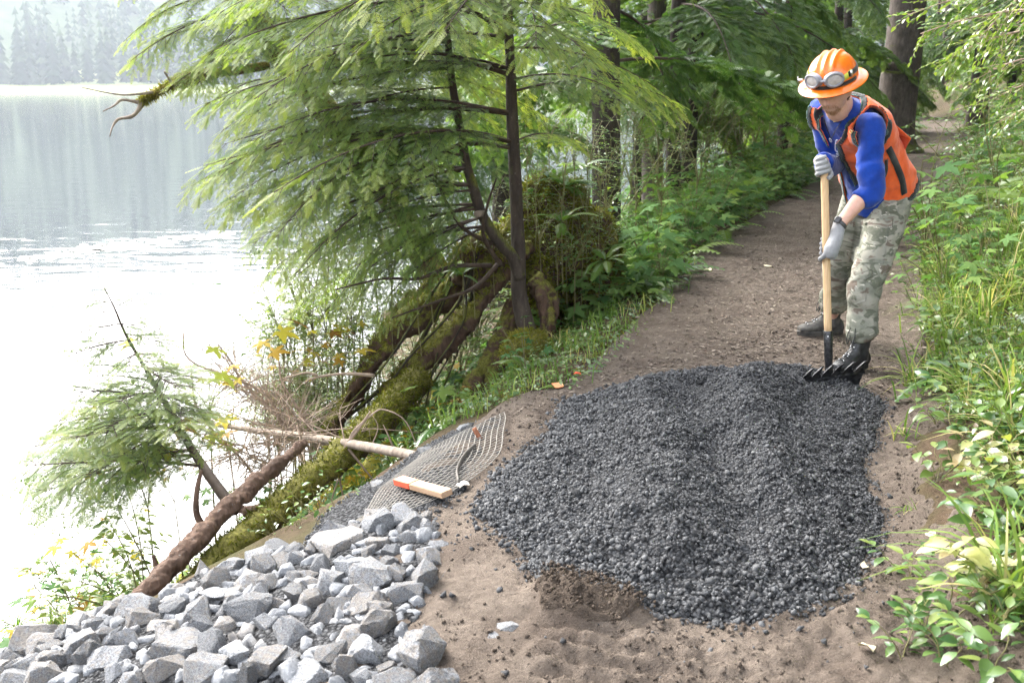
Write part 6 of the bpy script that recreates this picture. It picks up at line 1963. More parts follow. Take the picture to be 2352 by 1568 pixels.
# shirt: torso and two sleeves; the front hangs away from the belly
cuffL = EL + (WL - EL) * .36
sl_pts = [SL - Ls * .06, SL, SL + (EL - SL) * .5, EL + [0.012, 0.0, -.005], cuffL]
sl_rad = [.064, .069, .062, .060, .056]
sr_pts = [SR + Ls * .06, SR, SR + (ER - SR) * .5, ER, ER + (WR - ER) * .8]
c0, L0, F0 = spine(0.05)
hem = solid([(spine(.45)[0] + spine(.45)[2] * .02, Lh * .15, F0 * .11), (spine(.2)[0] + F0 * .06, Lh * .135, F0 * .10), (spine(.04)[0] + F0 * .075 - [0, 0, .03], Lh * .13, F0 * .10)], 28)
me, V, Nn = lump_mesh([torso(.97, .97, .0, .12, 1.0, .02), hem, limb(sl_pts, sl_rad), limb(sr_pts, [.066, .070, .064, .060, .05]), limb([NECK - UP * .05, NECK + UP * .035], [.088, .066])],
                      .009, 4, None, 'shirt')
# sleeve creases: bands across the arm near the elbow
def sleeve_fold(V, Nn):
    ax = norm(EL - SL); t = (V - SL) @ ax; d = np.linalg.norm(V - SL - t[:, None] * ax, axis=1)
    m = np.exp(-((d - .07) / .06) ** 4) * ((V - SL) @ Ls > -.09)
    ang = fbm(V * 6, 2, 3) * 2.0
    m2 = m * np.clip((t - .06) / .08, 0, 1)
    fold = 1 - 2.4 * np.abs(fbm(np.stack([t * 12 + (V @ Ls) * 9, (V @ Ls) * 6 - t * 4, (V @ FR_) * 8], -1) + 3, 2, 21))
    return Nn * (m2 * .014 * np.clip(fold, -.6, 1))[:, None]
V2 = V + sleeve_fold(V, Nn) * .6 + wrinkle(.007, 7, (1, 1, 1), 4)(V, Nn) + wrinkle(.0045, 19, (1, 1, 1.4), 14)(V, Nn)
me.vertices.foreach_set('co', V2.astype(np.float32).ravel()); me.update()
me.materials.append(M['blue']); shirt = obj('shirt', me, man)
shirtV, shirtN = V2, Nn
# trousers
def leg(hip, kn, an, sd):
    mid = (hip + kn) / 2
    f = norm(np.array([-.75, -.6, 0]))
    return [limb([hip + [0, 0, .04], hip * .75 + kn * .25, mid, kn + f * .008, kn * .6 + an * .4, kn * .3 + an * .7, an + [0, 0, .105], an + [0, 0, .085]], [.112, .112, .104, .088, .082, .080, .074, .066])]
hl, hr = HIP + Lh * .085 + [0, 0, -.02], HIP - Lh * .085 + [0, 0, -.02]
tp = leg(hl, KL, AL, 1) + leg(hr, KR, AR, -1) + [solid([(spine(.22)[0], Lh * .172, F0 * .13), (HIP + UP * .03, Lh * .182, F0 * .142), (HIP - [0, 0, .06], Lh * .175, norm(np.cross(Lh, [0, 0, 1])) * .145), (HIP - [0, 0, .13], Lh * .15, norm(np.cross(Lh, [0, 0, 1])) * .11)], 28)]
def trouser_disp(V, Nn):
    out = wrinkle(.008, 8, (1, 1, 1.5), 8)(V, Nn)
    for kn, an in ((KL, AL), (KR, AR)):
        z = V[:, 2]; near = np.exp(-(np.linalg.norm((V - (kn + an) / 2)[:, :2], axis=1) / .16) ** 4)
        low = np.clip((an[2] + .24 - z) / .12, 0, 1) * near
        out = out + Nn * (low * .016 * np.clip(1 - 2.4 * np.abs(fbm(V * np.array([4, 4, 15.]), 2, 22)), -.6, 1))[:, None]
        kz = np.exp(-((z - kn[2]) / .10) ** 2) * near
        out = out + Nn * (kz * .010 * np.clip(1 - 2.4 * np.abs(fbm(V * np.array([4, 4, 13.]) + 9, 2, 23)), -.6, 1))[:, None]
    return out
me, V, Nn = lump_mesh(tp, .0095, 3, trouser_disp, 'trousers')
me.materials.append(M['camo']); trousers = obj('trousers', me, man)
tV = V
bvh_t = BVHTree.FromPolygons([tuple(v) for v in V], [tuple(p.vertices) for p in me.polygons])
def camdir(p_world): return norm(CAM_P - p_world)
def project_patch(bv, pts_px, depth, off):
    """points on a skin, found by walking from the side that faces the trail's near end"""
    out = []
    for x, y in pts_px:
        o = at(x, y, depth - 1.2) - PB; d = norm(ray(x, y))
        hit_, nrm_, _, _ = bv.ray_cast(Vector(o), Vector(d))
        if hit_ is None:
            h2, n2, _, _ = bv.find_nearest(Vector(at(x, y, depth) - PB)); hit_, nrm_ = h2, n2
        out.append((np.array(hit_), np.array(nrm_)))
    P = np.array([q[0] for q in out]); N_ = np.array([q[1] for q in out])
    return P, N_
def patch_on(bv, corners, depth, name, mat, parent, off=.006, nu=10, nv=10, puff=.01):
    """cloth patch (a pocket or flap) laid on the skin between four corners"""
    a, b_, c, d = [np.array(q, float) for q in corners]
    px = []
    for i in range(nv + 1):
        for j in range(nu + 1):
            u, v = j / nu, i / nv
            px.append((a * (1 - u) + b_ * u) * (1 - v) + (d * (1 - u) + c * u) * v)
    P, N_ = project_patch(bv, px, depth, off)
    nm = norm(N_.mean(0))
    uu = np.tile(np.linspace(0, 1, nu + 1), nv + 1); vv = np.repeat(np.linspace(0, 1, nv + 1), nu + 1)
    bulge = off + puff * (np.clip(np.minimum(np.minimum(uu, 1 - uu), np.minimum(vv, 1 - vv)) * 6, 0, 1))
    T_ = P + nm * bulge[:, None] + .003 * fbm(P * 30, 2, 5)[:, None] * nm
    b = MB(); Q = grid_faces(nv + 1, nu + 1)
    b.add(T_, None, Q); b.add(P - nm * .01, None, Q[:, ::-1])
    n0 = (nv + 1) * (nu + 1)
    rim = [j for j in range(nu + 1)] + [i * (nu + 1) + nu for i in range(1, nv + 1)] + [nv * (nu + 1) + j for j in range(nu - 1, -1, -1)] + [i * (nu + 1) for i in range(nv - 1, 0, -1)]
    b.add(np.zeros((0, 3)), None, None)
    b.Q.append(np.array([[rim[q], rim[(q + 1) % len(rim)], rim[(q + 1) % len(rim)] + n0, rim[q] + n0] for q in range(len(rim))])); b.qm.append(np.zeros(len(rim), np.int32))
    return b.build(name, [mat], parent, smooth=True)
pk = patch_on(bvh_t, [(1966, 510), (2044, 512), (2030, 606), (1950, 602)], 5.4, 'thigh_pocket', M['camo'], trousers, .004, puff=.016)
patch_on(bvh_t, [(1962, 503), (2052, 503), (2050, 524), (1960, 522)], 5.4, 'pocket_flap', M['camo'], trousers, .012, 10, 4, .010)
patch_on(bvh_t, [(1947, 640), (1988, 626), (1990, 690), (1962, 700)], 5.4, 'shin_pocket', M['camo'], trousers, .004, puff=.012)
patch_on(bvh_t, [(1940, 640), (2002, 618), (2004, 636), (1944, 658)], 5.4, 'pocket_flap', M['camo'], trousers, .012, 10, 4, .010)
patch_on(bvh_t, [(2030, 470), (2062, 462), (2064, 488), (2034, 494)], 5.5, 'hip_pocket', M['camo'], trousers, .004, puff=.01)
P, N_ = project_patch(bvh_t, [(1994, 518)], 5.4, 0)
b = MB(); b.tube([P[0] + N_[0] * .012, P[0] + N_[0] * .026], [.009, .008], 12, 0); b.build('button', [M['flat']('olive_button', (.12, .12, .08), .5)], trousers, smooth=True)
# ------------------------------------------------------------------ vest: an open shell over shirt and shoulders
me, V, Nn = lump_mesh([torso(1.0, 1.0, .030, -.05, .97), limb([SL + Ls * .035, SL, SL - Ls * .07], [.096, .102, .105]), limb([SR - Ls * .035, SR, SR + Ls * .07], [.09, .096, .1]), limb([NECK - UP * .06, NECK + UP * .02], [.10, .085])], .0085, 5, None, 'vest')
fl = np.array([v for p in me.polygons for v in p.vertices]).reshape(-1, 4)
bpy.data.meshes.remove(me)
V = V + wrinkle(.013, 6, (1, 1, 1), 12)(V, Nn) + wrinkle(.004, 20, (1, 1, 1), 15)(V, Nn)
tt = (V - HIP) @ UP / np.linalg.norm(NECK - HIP)
lat = (V - (HIP + (NECK - HIP) * np.clip(tt, 0, 1)[:, None])) @ norm(Lh + Ls)
fro = (V - (HIP + (NECK - HIP) * np.clip(tt, 0, 1)[:, None])) @ FR_
# flared, loose back and lower hem
loose = np.clip((.45 - tt) / .5, 0, 1) * np.clip(-fro / .1 + .3, 0, 1)
V = V + Nn * (loose * .02)[:, None]
open_r = np.interp(tt, [0, .5, .8, .9, 1.1], [-.12, -.095, -.07, -.085, -.12]); open_l = np.interp(tt, [0, .3, .6, .8, .9, 1.1], [.0, -.02, -.025, -.005, .055, .11])
g_open = np.where(fro > -.01, np.maximum(open_r - lat, lat - open_l), .2)        # > 0 keeps
def armd(S, E):
    ax = norm(E - S); q = V - S
    t = q @ ax
    d = np.linalg.norm(q - t[:, None] * ax, axis=1)
    return d - np.interp(t, [-.14, -.06, .06, .13, .19], [.0, .11, .115, .09, -.05])
outL = (V - SL) @ Ls; outR = -((V - SR) @ Ls)
g_armL = np.where(outL > -.055, np.minimum(armd(SL, EL) * 1.0, -outL - .0 + .03), .2)
g_armL = np.maximum(-outL + .004, armd(SL, EL))
g_armR = np.maximum(-outR + .004, armd(SR, ER))
nk = np.linalg.norm((V - NECK) - ((V - NECK) @ UP)[:, None] * UP, axis=1)
g_neck = np.where(tt > .9, nk - .092, .2)
g_hem = (tt + .01) * .7
gm = np.minimum.reduce([g_open, g_armL, g_armR, g_neck, g_hem, np.where(tt > 1.02, .97 + .05 - tt, .2)])
keepf = (gm[fl] > 0).all(1)
edge_w = gm[fl].mean(1)
trimf = keepf & (edge_w < .034); greenf = keepf & (edge_w < .011)
def sub(sel, name, mat, off, parent, thick=.004):
    f = fl[sel]
    ids, inv = np.unique(f, return_inverse=True)
    b = MB(); b.add(V[ids] + Nn[ids] * off, None, inv.reshape(-1, 4))
    o = b.build(name, [mat], parent, smooth=True)
    m = o.modifiers.new('t', 'SOLIDIFY'); m.thickness = thick; m.offset = 0
    return o
vest = sub(keepf, 'vest', M['orange'], 0, man)
sub(trimf & ~greenf, 'black_trim', M['black'], .004, vest, .003)
sub(greenf, 'green_binding', M['greenedge'], .005, vest, .005)
# shoulder flap standing out behind the arm, side strap
def sheet(P4, n, name, mat, parent, bow=(0, 0, 0), th=.004):
    a, b_, c, d = [np.asarray(q, float) for q in P4]
    u = np.linspace(0, 1, n)[None, :, None]; v = np.linspace(0, 1, n)[:, None, None]
    S = (a * (1 - u) + b_ * u) * (1 - v) + (d * (1 - u) + c * u) * v + np.sin(u * math.pi) * np.sin(v * math.pi) * np.asarray(bow)
    b = MB(); b.add(S.reshape(-1, 3), None, grid_faces(n, n)); o = b.build(name, [mat], parent, smooth=True)
    m = o.modifiers.new('t', 'SOLIDIFY'); m.thickness = th
    return o
wp = lambda x, y, Y: at(x, y, Y) - PB
sheet([wp(2030, 262, 5.28), wp(2068, 296, 5.30), wp(2093, 318, 5.30), wp(2052, 300, 5.42)], 8, 'shoulder_flap', M['orange'], vest, (.0, .02, -.02))
sheet([wp(2052, 300, 5.40), wp(2093, 318, 5.30), wp(2070, 362, 5.45), wp(2046, 345, 5.45)], 8, 'shoulder_flap', M['orange'], vest, (.02, 0, 0))
bvh_v = BVHTree.FromPolygons([tuple(v) for v in V], [tuple(q) for q in fl[keepf]])
def strap_px(pts, w, bv, name, mat, parent, depth=5.3, off=.008):
    C = curve(np.array(pts, float), 5 * len(pts))
    P, N_ = project_patch(bv, C, depth, 0)
    ta = norm(np.gradient(P, axis=0)); sd = norm(np.cross(ta, N_))
    b = MB(); k = len(P)
    Vv = np.vstack([P + sd * w + N_ * off, P - sd * w + N_ * off, P - sd * w + N_ * (off - .006), P + sd * w + N_ * (off - .006)])
    Q = []
    for i in range(k - 1):
        for a_, b2 in ((0, 1), (1, 2), (2, 3), (3, 0)):
            Q.append([a_ * k + i, b2 * k + i, b2 * k + i + 1, a_ * k + i + 1])
    b.add(Vv, None, Q)
    return b.build(name, [mat], parent, smooth=False)
strap_px([(2040, 340), (2056, 375), (2070, 410), (2076, 445)], .017, bvh_v, 'side_strap', M['black'], vest, 5.4)
strap_px([(2035, 365), (2034, 395), (2022, 420), (2005, 440)], .008, bvh_v, 'side_strap', M['black'], vest, 5.4)
bvh_s = BVHTree.FromPolygons([tuple(v) for v in shirtV], [tuple(p.vertices) for p in shirt.data.polygons])
for px, py in [(1929, 355), (1878, 318), (1935, 306)]:
    P, N_ = project_patch(bvh_v, [(px, py)], 5.0, 0)
    b = MB()
    a = np.linspace(0, 2 * math.pi, 17)
    u = norm(np.cross(N_[0], [0, 0, 1])); v = np.cross(N_[0], u)
    b.tube(P[0] + N_[0] * .009 + np.cos(a)[:, None] * u * .008 + np.sin(a)[:, None] * v * .008, .0028, 6, 0, cap=False)
    b.build('grommet', [M['brass']], vest, smooth=True)
# chest print peeping out at the vest edge: white shield edge and the letter S
def print_line(pts, w, name):
    return strap_px(pts, w, bvh_s, name, M['white_print'], shirt, 5.0, .0035)
M['white_print'] = M['flat']('white_print', (.82, .84, .86), .7, .2)
print_line([(1925, 322), (1921, 323), (1919, 338), (1920, 346), (1926, 349)], .0028, 'shield_print')
print_line([(1922, 331), (1926, 336)], .004, 'shield_print')
print_line([(1925.5, 353.2), (1923.8, 352.2), (1921.4, 352.4), (1920.6, 354.2), (1921.8, 355.6), (1924.2, 356.6), (1925.3, 358.2), (1924.4, 360), (1922, 360.4), (1920.2, 359.2)], .0016, 'letter_print')
# necklace: cord with a ring, and a small chain with a bead
P, N_ = project_patch(bvh_s, curve(np.array([(1895, 272), (1900, 290), (1906, 306), (1911, 317), (1920, 300), (1932, 280), (1936, 268)], float), 30), 5.0, 0)
b = MB(); b.tube(P + N_ * .006, .0022, 5, 0); nl = b.build('necklace', [M['black']], man, smooth=True)
P, N_ = project_patch(bvh_s, [(1911, 320)], 5.0, 0); a = np.linspace(0, 2 * math.pi, 17)
u = norm(np.cross(N_[0], [0, 0, 1])); v = np.cross(N_[0], u)
b = MB(); b.tube(P[0] + N_[0] * .010 + np.cos(a)[:, None] * u * .009 + np.sin(a)[:, None] * v * .011, .003, 6, 0, cap=False); b.build('ring', [M['steel']], nl, smooth=True)
P, N_ = project_patch(bvh_s, curve(np.array([(1917, 278), (1925, 277), (1936, 273), (1946, 268)], float), 12), 5.0, 0)
b = MB()
for q in range(12): b.tube([P[q] + N_[q] * .006 - [.003, 0, 0], P[q] + N_[q] * .006 + [.003, 0, 0]], .0035, 6, 0)
b.build('zip_pull', [M['brass']], shirt, smooth=True)

# ------------------------------------------------------------------ beard and hair
def face_patch(cond, off, name, mat, jitter=.002, n=5200, L=.012, seed=0):
    r = np.random.default_rng(seed)
    idx = [i for i, p in enumerate(hV) if cond(p)]
    ids = r.choice(idx, n)
    P = hV[ids] + r.normal(size=(n, 3)) * .0025
    out = norm(hV[ids] / np.array([.076, .098, .118]) ** 2)
    D = norm(out * .6 + np.array([0, .1, -.9]) + .35 * r.normal(size=(n, 3)))
    tri = (np.array([[0, -.09, 0], [0, .09, 0], [1, 0, 0]]), np.array([[0, 1, 2]]), None)
    Pw = HC + (P + out * off) @ HEADR.T; Dw = D @ HEADR.T
    b = MB(); b.many(tri, frames(Dw, r.normal(size=(n, 3))) * (L * (.5 + .8 * r.random(n)))[:, None, None], Pw, 0, r.random(n))
    return b.build(name, [mat], man)
M['beard'] = M['flat']('beard_hair', (.34, .19, .10), .6, .3, .35, 80)
M['hair'] = M['flat']('short_hair', (.16, .085, .045), .6, .3, .35, 80)
face_patch(lambda p: p[1] > .02 and (p[2] < -.078 and abs(p[0]) < .045) or (p[1] > .04 and -.060 < p[2] < -.048 and abs(p[0]) < .032) or (p[1] > .03 and -.085 < p[2] < -.055 and .026 < abs(p[0]) < .036), .0, 'beard', M['beard'], n=1500, L=.009, seed=1)
face_patch(lambda p: p[2] > -.06 and p[1] < -.01 and p[2] < .05, .0, 'hair', M['hair'], n=4200, L=.014, seed=2)
for sd in (-1, 1):
    pass
face_patch(lambda p: p[1] > .03 and .020 < p[2] < .030 and .012 < abs(p[0]) < .05, .001, 'eyebrows', M['hair'], n=420, L=.007, seed=3)
for sd in (-1, 1):
    b = MB(); ball(headpt([sd * .032, .0755, .003]), .0115)(b); b.build('eye', [M['flat']('eye_white', (.55, .52, .50), .25, .5)], man, smooth=True)
    b = MB(); ball(headpt([sd * .032, .0765, .0075]), .0122, .0118, .0085, HEADR)(b); b.build('eyelid', [M['skin']], man, smooth=True)

# ------------------------------------------------------------------ hard hat
HZ = .052                                            # brim plane above the head centre
def dome(th, s):
    """s 0 at the brim .. 1 at the crown"""
    rx, ry, rz = .119, .142, .128
    k = s * math.pi / 2
    cr = np.cos(k) ** .82; sz = np.sin(k) ** .95
    x, y = rx * cr * np.cos(th), ry * cr * np.sin(th) - .012
    z = HZ + rz * sz
    rid = 0
    for x0 in (-.040, 0.0, .040):
        rid = rid + np.exp(-((x - x0 * (1 - .15 * s)) / .0095) ** 2)
    m = np.clip((s - .30) / .14, 0, 1) * np.clip((y + .13) / .04, 0, 1)
    nrm = np.stack([x / rx ** 2, y / ry ** 2, (z - HZ) / rz ** 2 + 1e-6], -1); nrm = nrm / np.linalg.norm(nrm, axis=-1, keepdims=True)
    return np.stack([x, y, z], -1) + nrm * (rid * m * .0085)[..., None]
th = np.linspace(0, 2 * math.pi, 144, endpoint=False)
s_ = np.concatenate([np.linspace(0, .9, 40), np.linspace(.92, 1, 6)])
S_, T_ = np.meshgrid(s_, th, indexing='ij')
Dm = dome(T_, S_)
def closed_grid(P, b, m=0, flip=False):
    k, n = P.shape[:2]
    i = np.arange(k - 1)[:, None] * n; j = np.arange(n)[None]; j2 = (j + 1) % n
    Q = np.stack([i + j, i + j2, i + n + j2, i + n + j], -1).reshape(-1, 4)
    b.add(P.reshape(-1, 3), None, Q[:, ::-1] if flip else Q, m)
brim_f = np.linspace(0, 1, 9)
bx = lambda f: .119 + .043 * f; by = lambda f: .142 + .047 * f
rows = []
for f in brim_f:
    rows.append(np.stack([bx(f) * np.cos(th), by(f) * np.sin(th) - .012, HZ - .016 * f ** 1.6 - .006 * f * np.sin(th) + .004 * np.exp(-((f - .93) / .05) ** 2)], -1))
under = [r_ - [0, 0, .004] for r_ in rows[::-1]]
inner = [np.stack([(.116 * np.cos(k * math.pi / 2) ** .82) * np.cos(th), (.139 * np.cos(k * math.pi / 2) ** .82) * np.sin(th) - .012, np.full_like(th, HZ - .004 + .12 * math.sin(k * math.pi / 2))], -1) for k in np.linspace(0, 1, 8)]
b = MB()
allr = np.concatenate([inner[::-1], under[::-1], np.array(rows)[::-1], Dm]) if False else None
closed_grid(np.concatenate([np.array(rows)[::-1], Dm]), b)
closed_grid(np.concatenate([np.array(rows)[::-1][:1], np.array(under), np.array(inner)]), b, flip=True)
g = G('orange_shell')
n = g.noise(40, 4)
sc_ = g.noise(130, 3)
c = g.ramp(n, (.3, (.72, .135, .006)), (.7, (.80, .175, .012)))
c = g.mix(g.mapr(sc_, .68, .74, 0, .5), c, (.45, .18, .06))
M['shell'] = g.fin(g.pri(c, .27, g.bump(n, .05, .001), .5, Coat_Weight=.3))
hat = b.build('hard_hat', [M['shell']], man, smooth=True)
place(hat, HEADR, HC)
def on_dome(x, z, off=0.0):
    """front of the dome at sideways x and height z"""
    s0 = np.arcsin(np.clip((z - HZ) / .128, 0, 1) ** (1 / .95)) / (math.pi / 2)
    cr = math.cos(s0 * math.pi / 2) ** .82
    xx = np.clip(x / (.119 * cr), -1, 1)
    y = .142 * cr * math.sqrt(max(0, 1 - xx * xx)) - .012
    n_ = norm(np.array([x / .119 ** 2, (y + .012) / .142 ** 2, .25 * (z - HZ) / .128 ** 2]))
    return np.array([x, y, z]) + n_ * off, n_
# goggles worn on the hat
M['rubber'] = M['flat']('clear_grey_rubber', (.20, .20, .22), .35, .5, .2, 60)
g = G('dusty_lens'); n = g.noise(60, 4)
M['lens'] = g.fin(g.pri(g.ramp(n, (.3, (.30, .28, .27)), (.7, (.42, .39, .37))), .25, None, .5))
gog = obj('goggles', None, man) if False else None
b = MB()
a = np.linspace(0, 2 * math.pi, 41)
gz_ = HZ + .042
lens_defs = []
for sd in (-1, 1):
    c0, n0 = on_dome(sd * .047, gz_, .016)
    u = norm(np.cross([0, 0, 1.0], n0)); v = np.cross(n0, u)
    C = c0 + np.cos(a)[:, None] * u * .040 + np.sin(a)[:, None] * v * .029
    b.tube(C, .0068, 8, 0, cap=False)
    # eye-cup skirt back to the shell
    C1 = c0 + np.cos(a)[:, None] * u * .043 + np.sin(a)[:, None] * v * .032 - n0 * .002
    C2 = c0 + np.cos(a)[:, None] * u * .050 + np.sin(a)[:, None] * v * .036 - n0 * .022
    k = len(a)
    b.add(np.vstack([C1, C2]), None, [[i, i + 1, k + i + 1, k + i] for i in range(k - 1)])
    lens_defs.append((c0, n0, u, v))
bp0, bn = on_dome(0, gz_, .014)
b.tube([lens_defs[0][0] * .25 + bp0 * .75 - [.010, 0, 0], bp0, lens_defs[1][0] * .25 + bp0 * .75 + [.010, 0, 0]], [.007, .006, .007], 8, 0)
gog = b.build('goggles', [M['rubber']], man, smooth=True); place(gog, HEADR, HC)
for c0, n0, u, v in lens_defs:
    b = MB()
    k = 28; aa = np.arange(k) * 2 * math.pi / k
    V_ = np.vstack([[c0 + n0 * .004], c0 + np.cos(aa)[:, None] * u * .030 + np.sin(aa)[:, None] * v * .021 + n0 * .003, c0 + np.cos(aa)[:, None] * u * .037 + np.sin(aa)[:, None] * v * .027])
    b.add(V_, [[0, 1 + i, 1 + (i + 1) % k] for i in range(k)], [[1 + i, 1 + k + i, 1 + k + (i + 1) % k, 1 + (i + 1) % k] for i in range(k)])
    b.build('lens', [M['lens']], gog, smooth=True)
def band(zc, half, t0, t1, off, name, mat, parent, tilt=0.0, n=60):
    tt = np.linspace(t0, t1, n)
    b = MB(); V_ = []
    for zz in (zc + half, zc - half):
        for t in tt:
            z_ = np.clip(zz + tilt * np.sin(t), HZ + .0005, HZ + .12)
            s0 = math.asin(((z_ - HZ) / .128) ** (1 / .95)) / (math.pi / 2); cr = math.cos(s0 * math.pi / 2) ** .82
            V_.append([(.119 * cr + off) * math.cos(t), (.142 * cr + off) * math.sin(t) - .012, zz + tilt * math.sin(t)])
    b.add(V_, None, [[i, i + 1, n + i + 1, n + i] for i in range(n - 1)])
    o = b.build(name, [mat], parent, smooth=True)
    m = o.modifiers.new('t', 'SOLIDIFY'); m.thickness = .0025; m.offset = 1
    return o
# strap from the goggles round the back, band low across the front, pale green reflective tape
band(gz_, .012, R(150), R(390), .004, 'strap', M['black'], gog)
band(HZ + .010, .0085, R(10), R(170), .006, 'low_band', M['black'], gog)
M['limetape'] = M['flat']('lime_tape', (.50, .52, .06), .5, .4, .15, 40)
band(HZ + .055, .013, R(18), R(52), .0015, 'lime_tape', M['limetape'], hat, -.03)
band(HZ + .055, .013, R(128), R(165), .0015, 'lime_tape', M['limetape'], hat, -.03)
b = MB(); c0, n0 = on_dome(-.105, HZ + .035, .012)
aq = np.linspace(0, 2 * math.pi, 5) + .78
b.tube(np.array([[-.150, .045, HZ + .028]]) + np.stack([.004 * np.cos(aq), .016 * np.cos(aq), .014 * np.sin(aq)], -1), .003, 6, 0, cap=False)
b.box([-.135, .055, HZ + .026], [.012, .006, .008], None, 0)
b.build('buckle', [M['steel']], gog, smooth=False)
b = MB(); b.box([.112, .045, gz_], [.004, .008, .015]); b.build('buckle', [M['steel']], gog)

# ------------------------------------------------------------------ rake
RK0 = at(1904, 855, 4.95); RKT = at(1893, 372, 4.98)
RB_ = np.array([RK0[0], RK0[1], .05])
rake = empty('rake', RB_, 'long-handled steel rake with six hooked teeth and an ash handle', 'rake')
hd = norm(RKT - RK0)
f1 = RK0 + (RKT - RK0) * .205
g = G('ash_handle')
mp = g.n('Mapping', Vector=g.pos(), Scale=(60, 60, 3)).outputs[0]
n = g.noise(2.0, 4, .6, mp, .4); n2 = g.noise(5, 3)
c = g.ramp(n, (.3, (.50, .31, .155)), (.7, (.70, .50, .30)))
c = g.mix(g.mapr(n2, .55, .75, 0, .5), c, (.36, .22, .11))
M['ash'] = g.fin(g.pri(c, .55, g.bump(n, .15, .001), .35))
t = np.linspace(0, 1, 14)[:, None]
b = MB(); b.tube(f1 - hd * .03 + (RKT - f1 + hd * .03) * t - RB_, .0195 - .001 * t[:, 0], 16, 0); b.build('handle', [M['ash']], rake, smooth=True)
g = G('worn_steel'); n = g.noise(50, 4)
M['darksteel'] = g.fin(g.pri(g.ramp(n, (.35, (.018, .018, .02)), (.75, (.085, .085, .09))), .38, g.bump(n, .2, .001), .5, .6))
b = MB(); fb = RK0 - hd * .055
b.tube(np.array([fb, RK0 + hd * .06, RK0 + hd * .065, f1, f1 + hd * .002]) - RB_, [.018, .0195, .0215, .0228, .0215], 18, 0); fer = b.build('ferrule', [M['darksteel']], rake, smooth=True)
b = MB(); pr = f1 - hd * .03 + norm(CAM_P - f1) * .0225 - RB_; b.tube([pr, pr + norm(CAM_P - f1) * .003], .004, 8, 0); b.build('rivet', [M['steel']], fer)
# head: bowed plate, blade edge down, hooked teeth up
u_ = norm(np.array([.97, .16, .07])); w_up = norm(np.array([.02, -.30, .80])); w_up = norm(w_up - u_ * (w_up @ u_)); nrm_ = np.cross(w_up, u_)
if nrm_[1] > 0: nrm_ = -nrm_
hc_ = at(1906, 872, 4.90)
nu_, nv_ = 36, 9
def plate(u, v, side=0.0):
    """u -1..1 along, v 0..1 upwards"""
    half = .168 - .012 * (1 - v)
    bow = .030 * (np.abs(u) ** 2)
    lowcut = -.018 * (1 - np.abs(u) ** 3) * (1 - v)
    return hc_ + u_ * (u * half) + w_up * ((v - .55) * .085 + lowcut + .004 * np.sin(u * 3)) + nrm_ * (bow * .7 + side) + np.array([0, 0, .010]) * np.abs(u) ** 2
b = MB()
uu = np.linspace(-1, 1, nu_); vv = np.linspace(0, 1, nv_)
F_ = np.array([[plate(u, v, .003) for u in uu] for v in vv]); Bk = np.array([[plate(u, v, -.003) for u in uu] for v in vv])
Q = grid_faces(nv_, nu_); k = nv_ * nu_
rim = list(range(nu_)) + [i * nu_ + nu_ - 1 for i in range(1, nv_)] + [(nv_ - 1) * nu_ + j for j in range(nu_ - 2, -1, -1)] + [i * nu_ for i in range(nv_ - 2, 0, -1)]
b.add(np.vstack([F_.reshape(-1, 3), Bk.reshape(-1, 3)]) - RB_, None, np.vstack([Q, Q[:, ::-1] + k, [[rim[i], rim[(i + 1) % len(rim)], rim[(i + 1) % len(rim)] + k, rim[i] + k] for i in range(len(rim))]]))
head = b.build('rake_head', [M['darksteel']], rake, smooth=False)
pd_ = MB(); pd_.tube(np.array([plate(0, .55, .002), plate(0, .55, .010)]) - RB_, [.016, .014], 12, 0); pd_.build('centre_boss', [M['darksteel']], head, smooth=True)
toothp = [(-.10, -.02), (-.06, .012), (-.015, .030), (.05, .052), (.085, .056), (.055, .034), (.045, .014), (.07, -.002), (.10, -.02)]
for i in range(6):
    u0 = -.80 + i * .335
    base = plate(u0, 1.0)
    k = len(toothp)
    prof = np.array([base + u_ * (x * .36 + (-.002)) + w_up * z - nrm_ * (.10 * max(z, 0)) for x, z in toothp])
    b = MB(); b.add(np.vstack([prof + nrm_ * .0042, prof - nrm_ * .0042]) - RB_, None, [[q, (q + 1) % k, k + (q + 1) % k, k + q] for q in range(k)])
    # faces as fans about an inner spine
    fan = []
    for q in range(k // 2):
        a_, c_2 = q, k - 1 - q
        if q + 1 < c_2 - 0:
            fan += [[a_, q + 1, c_2 - 1, c_2]] if q + 1 < c_2 - 1 else [[a_, q + 1, c_2, c_2]]
    tri = []
    for f in fan:
        tri += [[f[0], f[1], f[2]]] + ([[f[0], f[2], f[3]]] if f[2] != f[3] else [])
    b.add(np.zeros((0, 3)))
    b.T.append(np.array(tri)); b.tm.append(np.zeros(len(tri), np.int32))
    b.T.append(np.array(tri)[:, ::-1] + k); b.tm.append(np.zeros(len(tri), np.int32))
    b.build('tooth', [M['darksteel']], head)

